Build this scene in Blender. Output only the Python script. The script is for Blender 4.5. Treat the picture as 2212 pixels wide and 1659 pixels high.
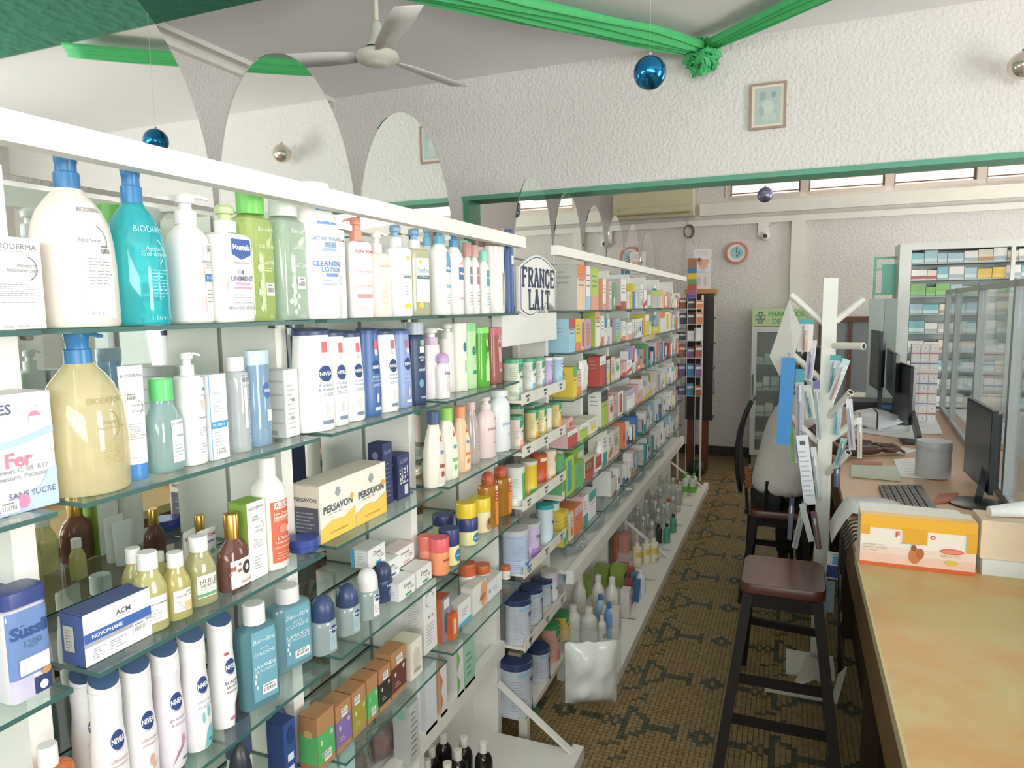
import bpy, math, random
from mathutils import Vector, Matrix, noise
for o in list(bpy.data.objects): bpy.data.objects.remove(o)
SC=bpy.context.scene; COL=SC.collection
# ---------------------------------------------------------------- camera
F=1500.;PSI=math.radians(22.04);TH=math.radians(6.3);RO=math.radians(.8);CAM=Vector((0,0,1.9))
_f0=Vector((-math.sin(PSI),math.cos(PSI),0));_r0=Vector((math.cos(PSI),math.sin(PSI),0));_z=Vector((0,0,1))
FW=_f0*math.cos(TH)-_z*math.sin(TH);_u=_z*math.cos(TH)+_f0*math.sin(TH)
RT=_r0*math.cos(RO)-_u*math.sin(RO);UP=_u*math.cos(RO)+_r0*math.sin(RO)
cd=bpy.data.cameras.new('camera');cam=bpy.data.objects.new('camera',cd);COL.objects.link(cam)
cam.matrix_world=Matrix(((RT.x,UP.x,-FW.x,CAM.x),(RT.y,UP.y,-FW.y,CAM.y),(RT.z,UP.z,-FW.z,CAM.z),(0,0,0,1)))
cd.sensor_width=36;cd.lens=F/2212*36;cd.clip_start=.05;SC.camera=cam
def proj(p):
    d=Vector(p)-CAM;z=d.dot(FW);return (1106+F*d.dot(RT)/z,829.5-F*d.dot(UP)/z,z)
def hit(px,py,ax,val):
    d=FW+RT*((px-1106)/F)-UP*((py-829.5)/F);return CAM+d*((val-CAM[ax])/d[ax])
def yat(px,a,z):
    lo,hi=.05,12.
    for _ in range(40):
        m=(lo+hi)/2
        if proj((-a,m,z))[0]<px: lo=m
        else: hi=m
    return lo
def zat(p,py):
    lo,hi=p[2]-.05,p[2]+2
    for _ in range(40):
        m=(lo+hi)/2
        if proj((p[0],p[1],m))[1]>py: lo=m
        else: hi=m
    return lo
# ---------------------------------------------------------------- light and exposure
w=bpy.data.worlds.new('world');SC.world=w;w.use_nodes=True
w.node_tree.nodes['Background'].inputs[0].default_value=(1,.95,.88,1);w.node_tree.nodes['Background'].inputs[1].default_value=1.6
SC.view_settings.view_transform='Standard';SC.view_settings.look='None';SC.view_settings.gamma=1;SC.view_settings.use_curve_mapping=False
SC.view_settings.exposure=0.0
def area(name,loc,size,d,power,col=(1,.97,.92)):
    l=bpy.data.lights.new(name,'AREA');l.shape='RECTANGLE';l.size,l.size_y=size;l.energy=power;l.color=col
    o=bpy.data.objects.new(name,l);COL.objects.link(o);o.location=loc;o.rotation_euler=Vector(d).to_track_quat('-Z','Z').to_euler();return o
area('window_light_front',(1.0,-2.85,2.35),(5.4,1.3),(-.3,1,.42),212,(1,1,1))
area('window_light_right',(4.35,1.6,2.05),(3.4,1.2),(-1,0,.35),195,(.97,.99,1))
area('window_light_right_far',(4.35,6.6,2.05),(2.6,1.3),(-1,-.1,.3),120,(1,.98,.96))
area('window_light_high',(1.8,8.9,3.42),(4.6,.4),(-.1,-1,-.25),35,(1,.9,.75))
# ---------------------------------------------------------------- materials
def lin(c):
    return tuple((x/12.92 if x<=.04045 else ((x+.055)/1.055)**2.4) for x in c)
def hx(h): return lin(tuple(int(h[i:i+2],16)/255 for i in (0,2,4)))+(1,)
_m={}
def nodes(name):
    m=bpy.data.materials.new(name);m.use_nodes=True;nt=m.node_tree
    return m,nt,nt.nodes['Principled BSDF']
def N(nt,t,**k):
    n=nt.nodes.new(t)
    for a,b in k.items():
        if a in n.inputs: n.inputs[a].default_value=b
        else: setattr(n,a,b)
    return n
def M(h,k='p'):
    key=(h,k)
    if key in _m: return _m[key]
    m,nt,b=nodes('m_'+h+k);L=nt.links
    c=hx(h);b.inputs['Base Color'].default_value=c
    if k in 'pcw':
        b.inputs['Roughness'].default_value={'p':.32,'c':.55,'w':.5}[k]
        tc=N(nt,'ShaderNodeTexCoord');no=N(nt,'ShaderNodeTexNoise',Scale={'p':9.,'c':25.,'w':6.}[k],Detail=3.)
        mx=N(nt,'ShaderNodeMix');mx.data_type='RGBA';mx.inputs[6].default_value=tuple(v*.94 for v in c[:3])+(1,);mx.inputs[7].default_value=tuple(min(1,v*1.04) for v in c[:3])+(1,)
        L.new(tc.outputs['Object'],no.inputs['Vector']);L.new(no.outputs[0],mx.inputs[0]);L.new(mx.outputs[2],b.inputs['Base Color'])
    elif k=='m': b.inputs['Metallic'].default_value=.9;b.inputs['Roughness'].default_value=.25
    elif k in 'gl':   # clear plastic / tinted liquid
        lc=tuple(v**.45 for v in c[:3])+(1,);c=tuple(min(1,v**.85) for v in c[:3])+(1,);tr=N(nt,'ShaderNodeBsdfTransparent',Color=lc);df=N(nt,'ShaderNodeBsdfDiffuse',Color=c);gl=N(nt,'ShaderNodeBsdfGlossy',Roughness=.06)
        tl=N(nt,'ShaderNodeBsdfTranslucent',Color=c)
        m0=N(nt,'ShaderNodeMixShader',Fac=.2);m1=N(nt,'ShaderNodeMixShader',Fac=.22 if k=='g' else .54);m2=N(nt,'ShaderNodeMixShader')
        L.new(df.outputs[0],m0.inputs[1]);L.new(tl.outputs[0],m0.inputs[2]);L.new(tr.outputs[0],m1.inputs[1]);L.new(m0.outputs[0],m1.inputs[2])
        L.new(schlick(nt,.05,.7),m2.inputs[0]);L.new(m1.outputs[0],m2.inputs[1]);L.new(gl.outputs[0],m2.inputs[2]);L.new(m2.outputs[0],nt.nodes['Material Output'].inputs[0])
    _m[key]=m;return m
def schlick(nt,lo,hi,p=4.):
    lw=N(nt,'ShaderNodeLayerWeight',Blend=.5);pw=N(nt,'ShaderNodeMath',operation='POWER');pw.inputs[1].default_value=p;mr=N(nt,'ShaderNodeMapRange');mr.inputs[3].default_value=lo;mr.inputs[4].default_value=hi
    nt.links.new(lw.outputs['Facing'],pw.inputs[0]);nt.links.new(pw.outputs[0],mr.inputs[0]);return mr.outputs[0]
def glass(name,tint,dif=.0,gloss=.04,hi=.75):
    m,nt,b=nodes(name);L=nt.links
    tr=N(nt,'ShaderNodeBsdfTransparent',Color=tint+(1,));gl=N(nt,'ShaderNodeBsdfGlossy',Roughness=gloss)
    df=N(nt,'ShaderNodeBsdfDiffuse',Color=(.75,.8,.78,1));m1=N(nt,'ShaderNodeMixShader',Fac=dif);m2=N(nt,'ShaderNodeMixShader')
    L.new(tr.outputs[0],m1.inputs[1]);L.new(df.outputs[0],m1.inputs[2]);L.new(schlick(nt,.04,hi),m2.inputs[0]);L.new(m1.outputs[0],m2.inputs[1]);L.new(gl.outputs[0],m2.inputs[2]);L.new(m2.outputs[0],nt.nodes['Material Output'].inputs[0])
    return m
GLASS=glass('shelf_glass',(.88,.95,.92),.05);PANE=glass('pane_glass',(.93,.97,.96),.10)
EDGE=M('3E6660','p')
def mirror():
    m,nt,b=nodes('mirror');b.inputs['Base Color'].default_value=(.86,.9,.87,1);b.inputs['Metallic'].default_value=1;b.inputs['Roughness'].default_value=.015
    no=N(nt,'ShaderNodeTexNoise',Scale=3.);mp=N(nt,'ShaderNodeMapRange');mp.inputs[3].default_value=.01;mp.inputs[4].default_value=.03
    nt.links.new(no.outputs[0],mp.inputs[0]);nt.links.new(mp.outputs[0],b.inputs['Roughness']);return m
MIR=mirror()
def plaster(name,h,sc,st,dist=.02):
    m,nt,b=nodes(name);L=nt.links;c=hx(h);b.inputs['Roughness'].default_value=.8
    tc=N(nt,'ShaderNodeTexCoord');n1=N(nt,'ShaderNodeTexNoise',Scale=sc,Detail=4.,Roughness=.6);n2=N(nt,'ShaderNodeTexNoise',Scale=1.3,Detail=3.)
    vo=N(nt,'ShaderNodeTexVoronoi',Scale=sc*.8);ad=N(nt,'ShaderNodeMath',operation='ADD')
    bp=N(nt,'ShaderNodeBump',Strength=st,Distance=dist);mx=N(nt,'ShaderNodeMix');mx.data_type='RGBA'
    mx.inputs[6].default_value=tuple(v*.9 for v in c[:3])+(1,);mx.inputs[7].default_value=c
    for a in (n1,n2,vo): L.new(tc.outputs['Object'],a.inputs['Vector'])
    L.new(n1.outputs[0],ad.inputs[0]);L.new(vo.outputs['Distance'],ad.inputs[1]);L.new(ad.outputs[0],bp.inputs['Height']);L.new(bp.outputs[0],b.inputs['Normal'])
    L.new(n2.outputs[0],mx.inputs[0]);L.new(mx.outputs[2],b.inputs['Base Color']);return m
WALL=plaster('rough_plaster','E8E4E0',55,.6,.009);CEIL=plaster('ceiling_paint','F4F2F2',8,.08);GREENW=plaster('green_paint','2F7F63',20,.5)
TRIM=M('EFECE4','w');WHITE=M('F4F2EC','p')
def wood(name,a,bb,sc=(2,14,14),r=.4,worn=None):
    m,nt,b=nodes(name);L=nt.links;b.inputs['Roughness'].default_value=r
    tc=N(nt,'ShaderNodeTexCoord');mp=N(nt,'ShaderNodeMapping');mp.inputs['Scale'].default_value=sc;no=N(nt,'ShaderNodeTexNoise',Scale=3.,Detail=5.,Distortion=1.)
    mx=N(nt,'ShaderNodeMix');mx.data_type='RGBA';mx.inputs[6].default_value=hx(a);mx.inputs[7].default_value=hx(bb)
    L.new(tc.outputs['Object'],mp.inputs[0]);L.new(mp.outputs[0],no.inputs['Vector']);L.new(no.outputs[0],mx.inputs[0]);out=mx.outputs[2]
    if worn:
        n2=N(nt,'ShaderNodeTexNoise',Scale=worn[1],Detail=5.,Roughness=.6,Distortion=.4);rp=N(nt,'ShaderNodeMapRange');rp.inputs[1].default_value=.44;rp.inputs[2].default_value=.6
        m2=N(nt,'ShaderNodeMix');m2.data_type='RGBA';m2.inputs[7].default_value=hx(worn[0])
        L.new(tc.outputs['Object'],n2.inputs['Vector']);L.new(n2.outputs[0],rp.inputs[0]);L.new(rp.outputs[0],m2.inputs[0]);L.new(out,m2.inputs[6]);out=m2.outputs[2]
    L.new(out,b.inputs['Base Color']);return m
# ---------------------------------------------------------------- mesh helpers
class MB:
    def __init__(s): s.v=[];s.f=[];s.m=[];s.mats=[]
    def mi(s,m):
        if m not in s.mats: s.mats.append(m)
        return s.mats.index(m)
    def add(s,v,f,m):
        o=len(s.v);s.v+=[tuple(p) for p in v];k=s.mi(m);s.f+=[tuple(i+o for i in q) for q in f];s.m+=[k]*len(f);return s
    def box(s,a,b,m,side=None):
        x0,y0,z0=a;x1,y1,z1=b
        v=[(x0,y0,z0),(x1,y0,z0),(x1,y1,z0),(x0,y1,z0),(x0,y0,z1),(x1,y0,z1),(x1,y1,z1),(x0,y1,z1)]
        f=[(0,3,2,1),(4,5,6,7),(0,1,5,4),(1,2,6,5),(2,3,7,6),(3,0,4,7)]
        if side is None: return s.add(v,f,m)
        s.add(v,[f[0],f[1],f[2],f[4]],side);return s.add(v,[f[3],f[5]],m)
    def bar(s,p,q,r,m,n=6,r2=None):
        p,q=Vector(p),Vector(q);d=(q-p).normalized();a=d.orthogonal().normalized();b=d.cross(a);r2=r if r2 is None else r2
        v=[p+(a*math.cos(t)+b*math.sin(t))*r for t in [2*math.pi*i/n for i in range(n)]]+[q+(a*math.cos(t)+b*math.sin(t))*r2 for t in [2*math.pi*i/n for i in range(n)]]
        return s.add(v,[(i,(i+1)%n,n+(i+1)%n,n+i) for i in range(n)]+[tuple(range(n))[::-1],tuple(range(n,2*n))],m)
    def beam(s,p,q,w,h,m,up=(0,0,1)):
        p,q=Vector(p),Vector(q);d=(q-p).normalized();b=d.cross(Vector(up)).normalized();a=b.cross(d)
        v=[e+b*(i*w/2)+a*(j*h/2) for e in (p,q) for i,j in ((-1,-1),(1,-1),(1,1),(-1,1))]
        return s.add(v,[(0,1,2,3),(7,6,5,4),(0,4,5,1),(1,5,6,2),(2,6,7,3),(3,7,4,0)],m)
    def tube(s,pts,r,m,n=6):
        for a,b in zip(pts,pts[1:]): s.bar(a,b,r,m,n)
        return s
    def lathe(s,prof,m,e=2.,n=20,c=(0,0,0),caps=True):
        v=[]
        for z,ry,rx in prof:
            for i in range(n):
                t=2*math.pi*i/n;cs,sn=math.cos(t),math.sin(t)
                v.append((c[0]+rx*math.copysign(abs(cs)**(2/e),cs),c[1]+ry*math.copysign(abs(sn)**(2/e),sn),c[2]+z))
        k=len(prof);f=[(j*n+i,j*n+(i+1)%n,(j+1)*n+(i+1)%n,(j+1)*n+i) for j in range(k-1) for i in range(n)]
        if caps: f+=[tuple(range(n))[::-1],tuple(range((k-1)*n,k*n))]
        return s.add(v,f,m)
    def build(s,name,parent=None,smooth=40,loc=None):
        me=bpy.data.meshes.new(name);me.from_pydata(s.v,[],s.f)
        for m in s.mats: me.materials.append(m)
        me.polygons.foreach_set('material_index',s.m)
        if smooth:
            me.polygons.foreach_set('use_smooth',[True]*len(s.f));me.set_sharp_from_angle(angle=math.radians(smooth))
        me.update();o=bpy.data.objects.new(name,me);COL.objects.link(o)
        if parent: o.parent=parent
        if loc: o.location=loc
        return o
def tag(o,label=None,cat=None,group=None,kind=None):
    for k,v in (('label',label),('category',cat),('group',group),('kind',kind)):
        if v: o[k]=v
    return o
def thing(name,label,cat,loc,rz=0,group=None):
    o=bpy.data.objects.new(name,None);COL.objects.link(o);o.location=loc;o.rotation_euler=(0,0,rz);o.empty_display_size=.05
    return tag(o,label,cat,group)
def struct(name,mb,parent=None,smooth=None):
    o=mb.build(name,parent,smooth)
    if not parent: o['kind']='structure'
    return o
# ---------------------------------------------------------------- text to triangles
_tc={}
def tfine(s,bold,sq):
    k=(s,bold,sq,'f')
    if k in _tc: return _tc[k]
    v,f,a,b=tmesh(s,bold,sq);v=list(v);st=[]
    for q in f:
        for i in range(1,len(q)-1): st.append((q[0],q[i],q[i+1]))
    out=[];L2=.2**2;mid={}
    while st:
        t=st.pop();e=[((v[t[i]][0]-v[t[(i+1)%3]][0])**2,i) for i in range(3)];m,i=max(e)
        if m<=L2: out.append(t);continue
        p,q,r=t[i],t[(i+1)%3],t[(i+2)%3];key=(min(p,q),max(p,q))
        if key not in mid: mid[key]=len(v);v.append(((v[p][0]+v[q][0])/2,(v[p][1]+v[q][1])/2))
        n=mid[key];st+=[(p,n,r),(n,q,r)]
    _tc[k]=(v,out,a,b);return _tc[k]
def tmesh(s,bold=0.,sq=0.):
    k=(s,bold,sq)
    if k in _tc: return _tc[k]
    c=bpy.data.curves.new('t','FONT');c.body=s;c.resolution_u=2;c.offset=bold;c.shear=sq;c.align_x='CENTER'
    o=bpy.data.objects.new('t',c);COL.objects.link(o);dg=bpy.context.evaluated_depsgraph_get();me=o.evaluated_get(dg).to_mesh()
    v=[(p.co.x,p.co.y) for p in me.vertices];f=[tuple(p.vertices) for p in me.polygons]
    o.evaluated_get(dg).to_mesh_clear();bpy.data.objects.remove(o);bpy.data.curves.remove(c)
    if not v: v=[(0,0)]
    x0=min(p[0] for p in v);x1=max(p[0] for p in v);y0=min(p[1] for p in v);y1=max(p[1] for p in v)
    _tc[k]=([(p[0]-(x0+x1)/2,p[1]-(y0+y1)/2) for p in v],f,x1-x0 or 1,y1-y0 or 1);return _tc[k]
def decals(root,surf,fw,fh,decs,lim=.95,curved=False):
    """surf(u,v,off)->point, u,v in metres from the centre bottom; decs in fractions: u -1..1 of half width, v 0..1 of height"""
    lab=MB();let=MB();off=.0005;TX=.0 if not curved else .0004
    for d in decs:
        off+=.0002;k=d[0]
        if k=='t':
            _,s,u,v,wf,col=d[:6];bold=d[6] if len(d)>6 else .01;hf=d[7] if len(d)>7 else None;sh=d[8] if len(d)>8 else 0.
            wf=min(wf,lim*.97);u=max(-(lim-wf),min(lim-wf,u));vs,fs,tw,th=(tfine if curved and len(s)<15 else tmesh)(s,bold,sh);sx=wf*fw/tw;sy=sx if hf is None else hf*fh/th
            let.add([surf(u*fw/2+a*sx,v*fh+b*sy,off+TX) for a,b in vs],fs,M(col,'c'))
        elif k=='r':
            _,u0,v0,u1,v1,col=d[:6];n=max(1,int(abs(u1-u0)*(6 if not curved else 11)));m=max(1,int(abs(v1-v0)*10))
            v=[surf((u0+(u1-u0)*i/n)*fw/2,(v0+(v1-v0)*j/m)*fh,off) for j in range(m+1) for i in range(n+1)]
            lab.add(v,[(j*(n+1)+i,j*(n+1)+i+1,(j+1)*(n+1)+i+1,(j+1)*(n+1)+i) for j in range(m) for i in range(n)],M(col,'c'))
        elif k=='o':
            _,u,v,ru,rv,col=d[:6];n=18;vs=[surf(u*fw/2,v*fh,off)]+[surf((u+q*ru*math.cos(2*math.pi*i/n))*fw/2,(v+q*rv*math.sin(2*math.pi*i/n))*fh,off) for q in (.4,.72,1) for i in range(n)]
            lab.add(vs,[(0,1+i,1+(i+1)%n) for i in range(n)]+[(1+r*n+i,1+(r+1)*n+i,1+(r+1)*n+(i+1)%n,1+r*n+(i+1)%n) for r in (0,1) for i in range(n)],M(col,'c'))
        elif k=='a':   # thin arc
            _,u,v,r,t0,t1,col=d[:7];n=14;vs=[]
            for i in range(n+1):
                t=math.radians(t0+(t1-t0)*i/n)
                for q in (r,r*.93): vs.append(surf(u*fw/2+q*fw*math.cos(t),v*fh+q*fw*math.sin(t),off))
            let.add(vs,[(2*i,2*i+1,2*i+3,2*i+2) for i in range(n)],M(col,'c'))
        elif k=='p':   # polygon
            _,pts,col=d[:3]
            if lim==.95 and curved is False: lab.add([surf(a*fw/2,b*fh,off) for a,b in pts],[tuple(range(len(pts)))],M(col,'c'))
            else:
                cx=sum(p[0] for p in pts)/len(pts);cy=sum(p[1] for p in pts)/len(pts);bd=[]
                for (a,b),(c,e) in zip(pts,pts[1:]+pts[:1]): bd+=[(a+(c-a)*i/4,b+(e-b)*i/4) for i in range(4)]
                K=len(bd);vs=[surf((cx+(a-cx)*r/4)*fw/2,(cy+(b-cy)*r/4)*fh,off) for r in range(1,5) for a,b in bd]+[surf(cx*fw/2,cy*fh,off)]
                lab.add(vs,[(r*K+i,r*K+(i+1)%K,(r+1)*K+(i+1)%K,(r+1)*K+i) for r in range(3) for i in range(K)]+[(4*K,i,(i+1)%K) for i in range(K)],M(col,'c'))
        elif k=='l':   # rows of small print
            _,u0,v0,u1,v1,n,col=d[:7];rr=random.Random(int(abs(v0)*999)+n)
            for j in range(n):
                vv=v1+(v0-v1)*(j+.5)/n;h=abs(v1-v0)/n*.3;uu=u0
                end=u0+(u1-u0)*(.55+.45*rr.random())
                while uu<end-.02:
                    ww=min(.08+.16*rr.random(),end-uu);let.add([surf(a*fw/2,b*fh,off) for a,b in ((uu,vv-h/2),(uu+ww,vv-h/2),(uu+ww,vv+h/2),(uu,vv+h/2))],[(0,1,2,3)],M(col,'c'));uu+=ww+.04
        elif k=='b':   # barcode sticker
            _,u,v,wu,hv=d[:5];lab.add([surf(a*fw/2,b*fh,off) for a,b in ((u-wu,v-hv),(u+wu,v-hv),(u+wu,v+hv),(u-wu,v+hv))],[(0,1,2,3)],M('F6F5F0','c'))
            rr=random.Random(int(v*99));x=u-wu*.8
            while x<u+wu*.8:
                ww=wu*(.03+.08*rr.random());let.add([surf(a*fw/2,b*fh,off+.0002) for a,b in ((x,v-hv*.5),(x+ww,v-hv*.5),(x+ww,v+hv*.25),(x,v+hv*.25))],[(0,1,2,3)],M('77797A','c'));x+=ww*2.2
            let.add([surf(a*fw/2,b*fh,off+.0002) for a,b in ((u-wu*.8,v+hv*.5),(u+wu*.5,v+hv*.5),(u+wu*.5,v+hv*.75),(u-wu*.8,v+hv*.75))],[(0,1,2,3)],M('8A8C8C','c'))
    if lab.f: lab.build('label',root,None)
    if let.f: let.build('lettering',root,None)
# ---------------------------------------------------------------- products
SH={'round':[(0,.93),(.02,1),(.8,1),(.88,.9),(.94,.68),(.98,.5),(1,.44)],
'dome':[(0,.96),(.02,1),(.45,.99),(.62,.95),(.74,.88),(.84,.74),(.92,.55),(.97,.4),(1,.34)],
'square':[(0,.95),(.02,1),(.9,1),(.96,.97),(.99,.8),(1,.5)],
'lotion':[(0,.9),(.02,.95),(.3,1),(.55,.97),(.75,.9),(.88,.92),(1,1)],
'lotion2':[(0,.9),(.03,.97),(.3,1),(.6,.93),(.82,.85),(1,.8)],
'taper':[(0,.88),(.03,.96),(.25,1),(.6,.92),(.85,.66),(.95,.5),(1,.48)],
'bell':[(0,.9),(.03,1),(.5,1),(.7,.94),(.85,.72),(.93,.5),(1,.42)],
'aero':[(0,.86),(.02,.92),(.12,1),(.4,1.04),(.6,1),(.78,.88),(.9,.86),(1,.9)],
'flask':[(0,.96),(.02,1),(.88,1),(.95,.93),(.99,.6),(1,.35)],
'jar':[(0,.9),(.05,1),(.9,1),(.97,.95),(1,.9)],
'oil':[(0,.92),(.03,1),(.62,1),(.74,.93),(.85,.74),(.93,.6),(1,.58)],
'can':[(0,1),(.03,1.02),(.05,.98),(.93,.98),(.95,1.02),(1,1.02)],
'ribcan':[(0,1),(.03,1.03),(.05,.98),(.3,.98),(.32,.955),(.36,.98),(.4,.955),(.44,.98),(.48,.955),(.52,.98),(.93,.98),(.95,1.02),(1,1.02)],
'vial':[(0,.95),(.02,1),(.45,.96),(.7,1),(.92,1),(.97,.9),(1,.8)],
'gold':[(0,.97),(.02,1),(.55,1),(.72,.93),(.86,.72),(.95,.48),(1,.42)]}
def bottle(label,z,px,wp,yt,a,shape,body,cap,decs=(),e=2.,dr=1.,rot=0,cat='bottle',name='bottle',nz=90,pos=None,HH=None,group=None,n=22,capf=.14,py0=None):
    if rot==0 and px>640 and dr<=1 and cat in('bottle','deodorant','jar'): rot=-24
    if pos is None:
        y=yat(px,a,z);pos=(-a,y,z);y=yat(px,a,z+.08);pos=(-a,y,z)
    d=proj((pos[0],pos[1],pos[2]+.08));wy=wp*d[2]/F/2
    H=HH or zat(pos,yt)-z
    # apparent width correction for flattened bottles seen obliquely
    if dr<.85:
        th=math.atan2(-pos[0],pos[1])-math.radians(rot)*-1;wy=wy/math.sqrt((math.sin(th))**2+(dr*math.cos(th))**2)
        if wy*2>wp*d[2]/F*1.35: wy=wp*d[2]/F*1.35/2
    wx=wy*dr
    root=thing(name,label,cat,pos,math.radians(rot),group)
    Hb=H*(1-capf) if cap else H
    pr=SH[shape];mb=MB();mb.lathe([(q*Hb,r*wy,r*wx) for q,r in pr],body,e,n);mb.build('body',root,35)
    if cap:
        ck,cm=cap[0],cap[1];cw=(cap[2] if len(cap)>2 else pr[-1][1])*wy;ch=H-Hb;c=MB()
        if ck=='cyl': c.lathe([(0,cw,cw),(ch*.94,cw,cw),(ch,cw*.92,cw*.92)],cm,2,16,(0,0,Hb)).build('cap',root,30)
        elif ck=='flat': 
            cwx=cw*dr;c.lathe([(0,cw,cwx),(ch*.7,cw*1.0,cwx),(ch*.97,cw*1.0,cwx*.98),(ch,cw*.93,cwx*.9)],cm,e,n,(0,0,Hb)).build('cap',root,30)
        elif ck=='dome': c.lathe([(0,cw,cw),(ch*.35,cw,cw),(ch*.6,cw*.93,cw*.93),(ch*.82,cw*.72,cw*.72),(ch*.95,cw*.4,cw*.4),(ch,cw*.1,cw*.1)],cm,2,18,(0,0,Hb)).build('cap',root,50)
        elif ck=='lid': c.lathe([(0,cw*1.03,cw*1.03*dr),(ch*.9,cw*1.03,cw*1.03*dr),(ch,cw*.98,cw*.98*dr)],cm,e,n,(0,0,Hb)).build('lid',root,30)
        elif ck=='slant':
            n2=n;pr2=[(0,cw,cw*dr),(ch*.5,cw*1.02,cw*dr*1.02)];c.lathe(pr2,cm,e,n2,(0,0,Hb),caps=False)
            v=[];base=[]
            for i in range(n2):
                t=2*math.pi*i/n2;cs,sn=math.cos(t),math.sin(t);v.append((cw*dr*math.copysign(abs(cs)**(2/e),cs),cw*math.copysign(abs(sn)**(2/e),sn),Hb+ch*.5))
            o=len(v);v+=[(p[0]*.97,p[1]*.97,Hb+ch*(.8-.2*p[0]/(cw*dr))) for p in v[:o]]
            c.add(v,[(i,(i+1)%o,o+(i+1)%o,o+i) for i in range(o)]+[tuple(range(o,2*o))],cm);c.build('cap',root,30)
        elif ck=='pump':
            cr=cw;cr2=cw;m2=cap[3] if len(cap)>3 else cm
            MB().lathe([(0,cr,cr),(ch*.42,cr,cr),(ch*.45,cr*.9,cr*.9)],cm,2,16,(0,0,Hb)).build('collar',root,30)
            p=MB();k_=.82 if cw<.36*wy else .58
            p.lathe([(ch*.44,cr*k_,cr*k_),(ch*.66,cr*k_,cr*k_),(ch*.70,cr*.88,cr*.88),(ch*.90,cr*.94,cr*.94),(ch,cr*.7,cr*.7)],m2,2,16,(0,0,Hb))
            an=math.radians(nz);q=Vector((math.cos(an),math.sin(an),0));s0=Vector((0,0,Hb+ch*.9));p.beam(s0,s0+q*cr*1.3+Vector((0,0,ch*.02)),cr*.7,ch*.12,m2);p.beam(s0+q*cr*1.2+Vector((0,0,ch*.02)),s0+q*cr*2.1-Vector((0,0,ch*.07)),cr*.5,ch*.09,m2)
            p.build('pump_head',root,40)
    def wid(zz):
        t=max(0,min(1,zz/Hb));
        for (z0,r0),(z1,r1) in zip(pr,pr[1:]):
            if t<=z1: return r0+(r1-r0)*(t-z0)/max(1e-6,z1-z0)
        return pr[-1][1]
    def surf(u,v,off):
        r=wid(v);ry,rx=r*wy,r*wx
        if e<=3:
            t=max(-1.5,min(1.5,u/wy));q=math.sin(t);return (rx*(1-abs(q)**e)**(1/e)+off*math.cos(t),ry*q+off*q,v)
        q=max(-.985,min(.985,u/wy));return (rx*(1-abs(q)**e)**(1/e)+off,q*ry,v)
    if decs: decals(root,surf,2*wy,Hb,decs,1.3 if e<=3 else .9401,True)
    return root
def carton(label,z,p0,p1,yt,a,depth,front,side=None,decs=(),sdecs=(),cat='carton',name='carton',group=None,rot=0,pos=None,W=None,HH=None,tdecs=(),top=None):
    if pos is None:
        y0=yat(p0,a,z+.05);y1=yat(p1,a,z+.05);W=y1-y0;HH=HH or zat((-a,y0,z),yt)-z;pos=(-a-depth/2,(y0+y1)/2,z)
    root=thing(name,label,cat,pos,math.radians(rot),group);side=side or front
    D=depth/2;m=MB();m.add([(-D,-W/2,0),(D,-W/2,0),(D,W/2,0),(-D,W/2,0),(-D,-W/2,HH),(D,-W/2,HH),(D,W/2,HH),(-D,W/2,HH)],[(1,2,6,5),(3,0,4,7)],front)
    b=.0015;m.add([(-D,-W/2,0),(D,-W/2,0),(D,W/2,0),(-D,W/2,0),(-D,-W/2,HH-b),(D,-W/2,HH-b),(D,W/2,HH-b),(-D,W/2,HH-b)],[(0,1,5,4),(2,3,7,6),(0,3,2,1)],side)
    bd=m.build('box_body',root,None)
    f=MB();f.box((-D+.0006,-W/2+.0006,HH-.0012),(D-.0006,W/2-.0006,HH+.0004),top or side).build('top_flap',root,None)
    if decs: decals(root,lambda u,v,o:(D+o,u,v),W,HH,decs)
    if sdecs: decals(root,lambda u,v,o:(u,-W/2-o,v),depth,HH,sdecs)
    if tdecs: decals(root,lambda u,v,o:(D-v,u,HH+.0004+o),W,depth,tdecs)
    return root
# ================================================================ the room
def bx(name,a,b,m,parent=None): return struct(name,MB().box(a,b,m),parent)
def floor_mat():
    m,nt,b=nodes('mosaic_far');L=nt.links
    tc=N(nt,'ShaderNodeTexCoord');br=N(nt,'ShaderNodeTexBrick',Scale=1.);br.offset=0;br.inputs['Brick Width'].default_value=.0225;br.inputs['Row Height'].default_value=.0225;br.inputs['Mortar Size'].default_value=.0018
    br.inputs[1].default_value=hx('957D52');br.inputs[2].default_value=hx('8C744B');br.inputs[3].default_value=hx('3A3228')
    L.new(tc.outputs['Object'],br.inputs['Vector']);L.new(br.outputs['Color'],b.inputs['Base Color']);b.inputs['Roughness'].default_value=.45;return m
floor=bx('floor',(-3.5,-3.1,-.2),(4.6,9.2,-.004),floor_mat())
ROWS=['......##....................','.....#......................','............................','............................','.....##.....................','.....##.....................','.....#.##...................','.....#..##.....#....#.......','.#.#.#...#.....#...###......','#.#.##...#######..##.##.####','#.#.##...#######..##.##.####','.#.#.#...#.....#...###......','.....#..##.....#....#.......','.....#.##...................','.....##.....................','.....##.....................','............................','....##......................','..##........................','.......#....................','............................']
P=.0225
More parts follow.
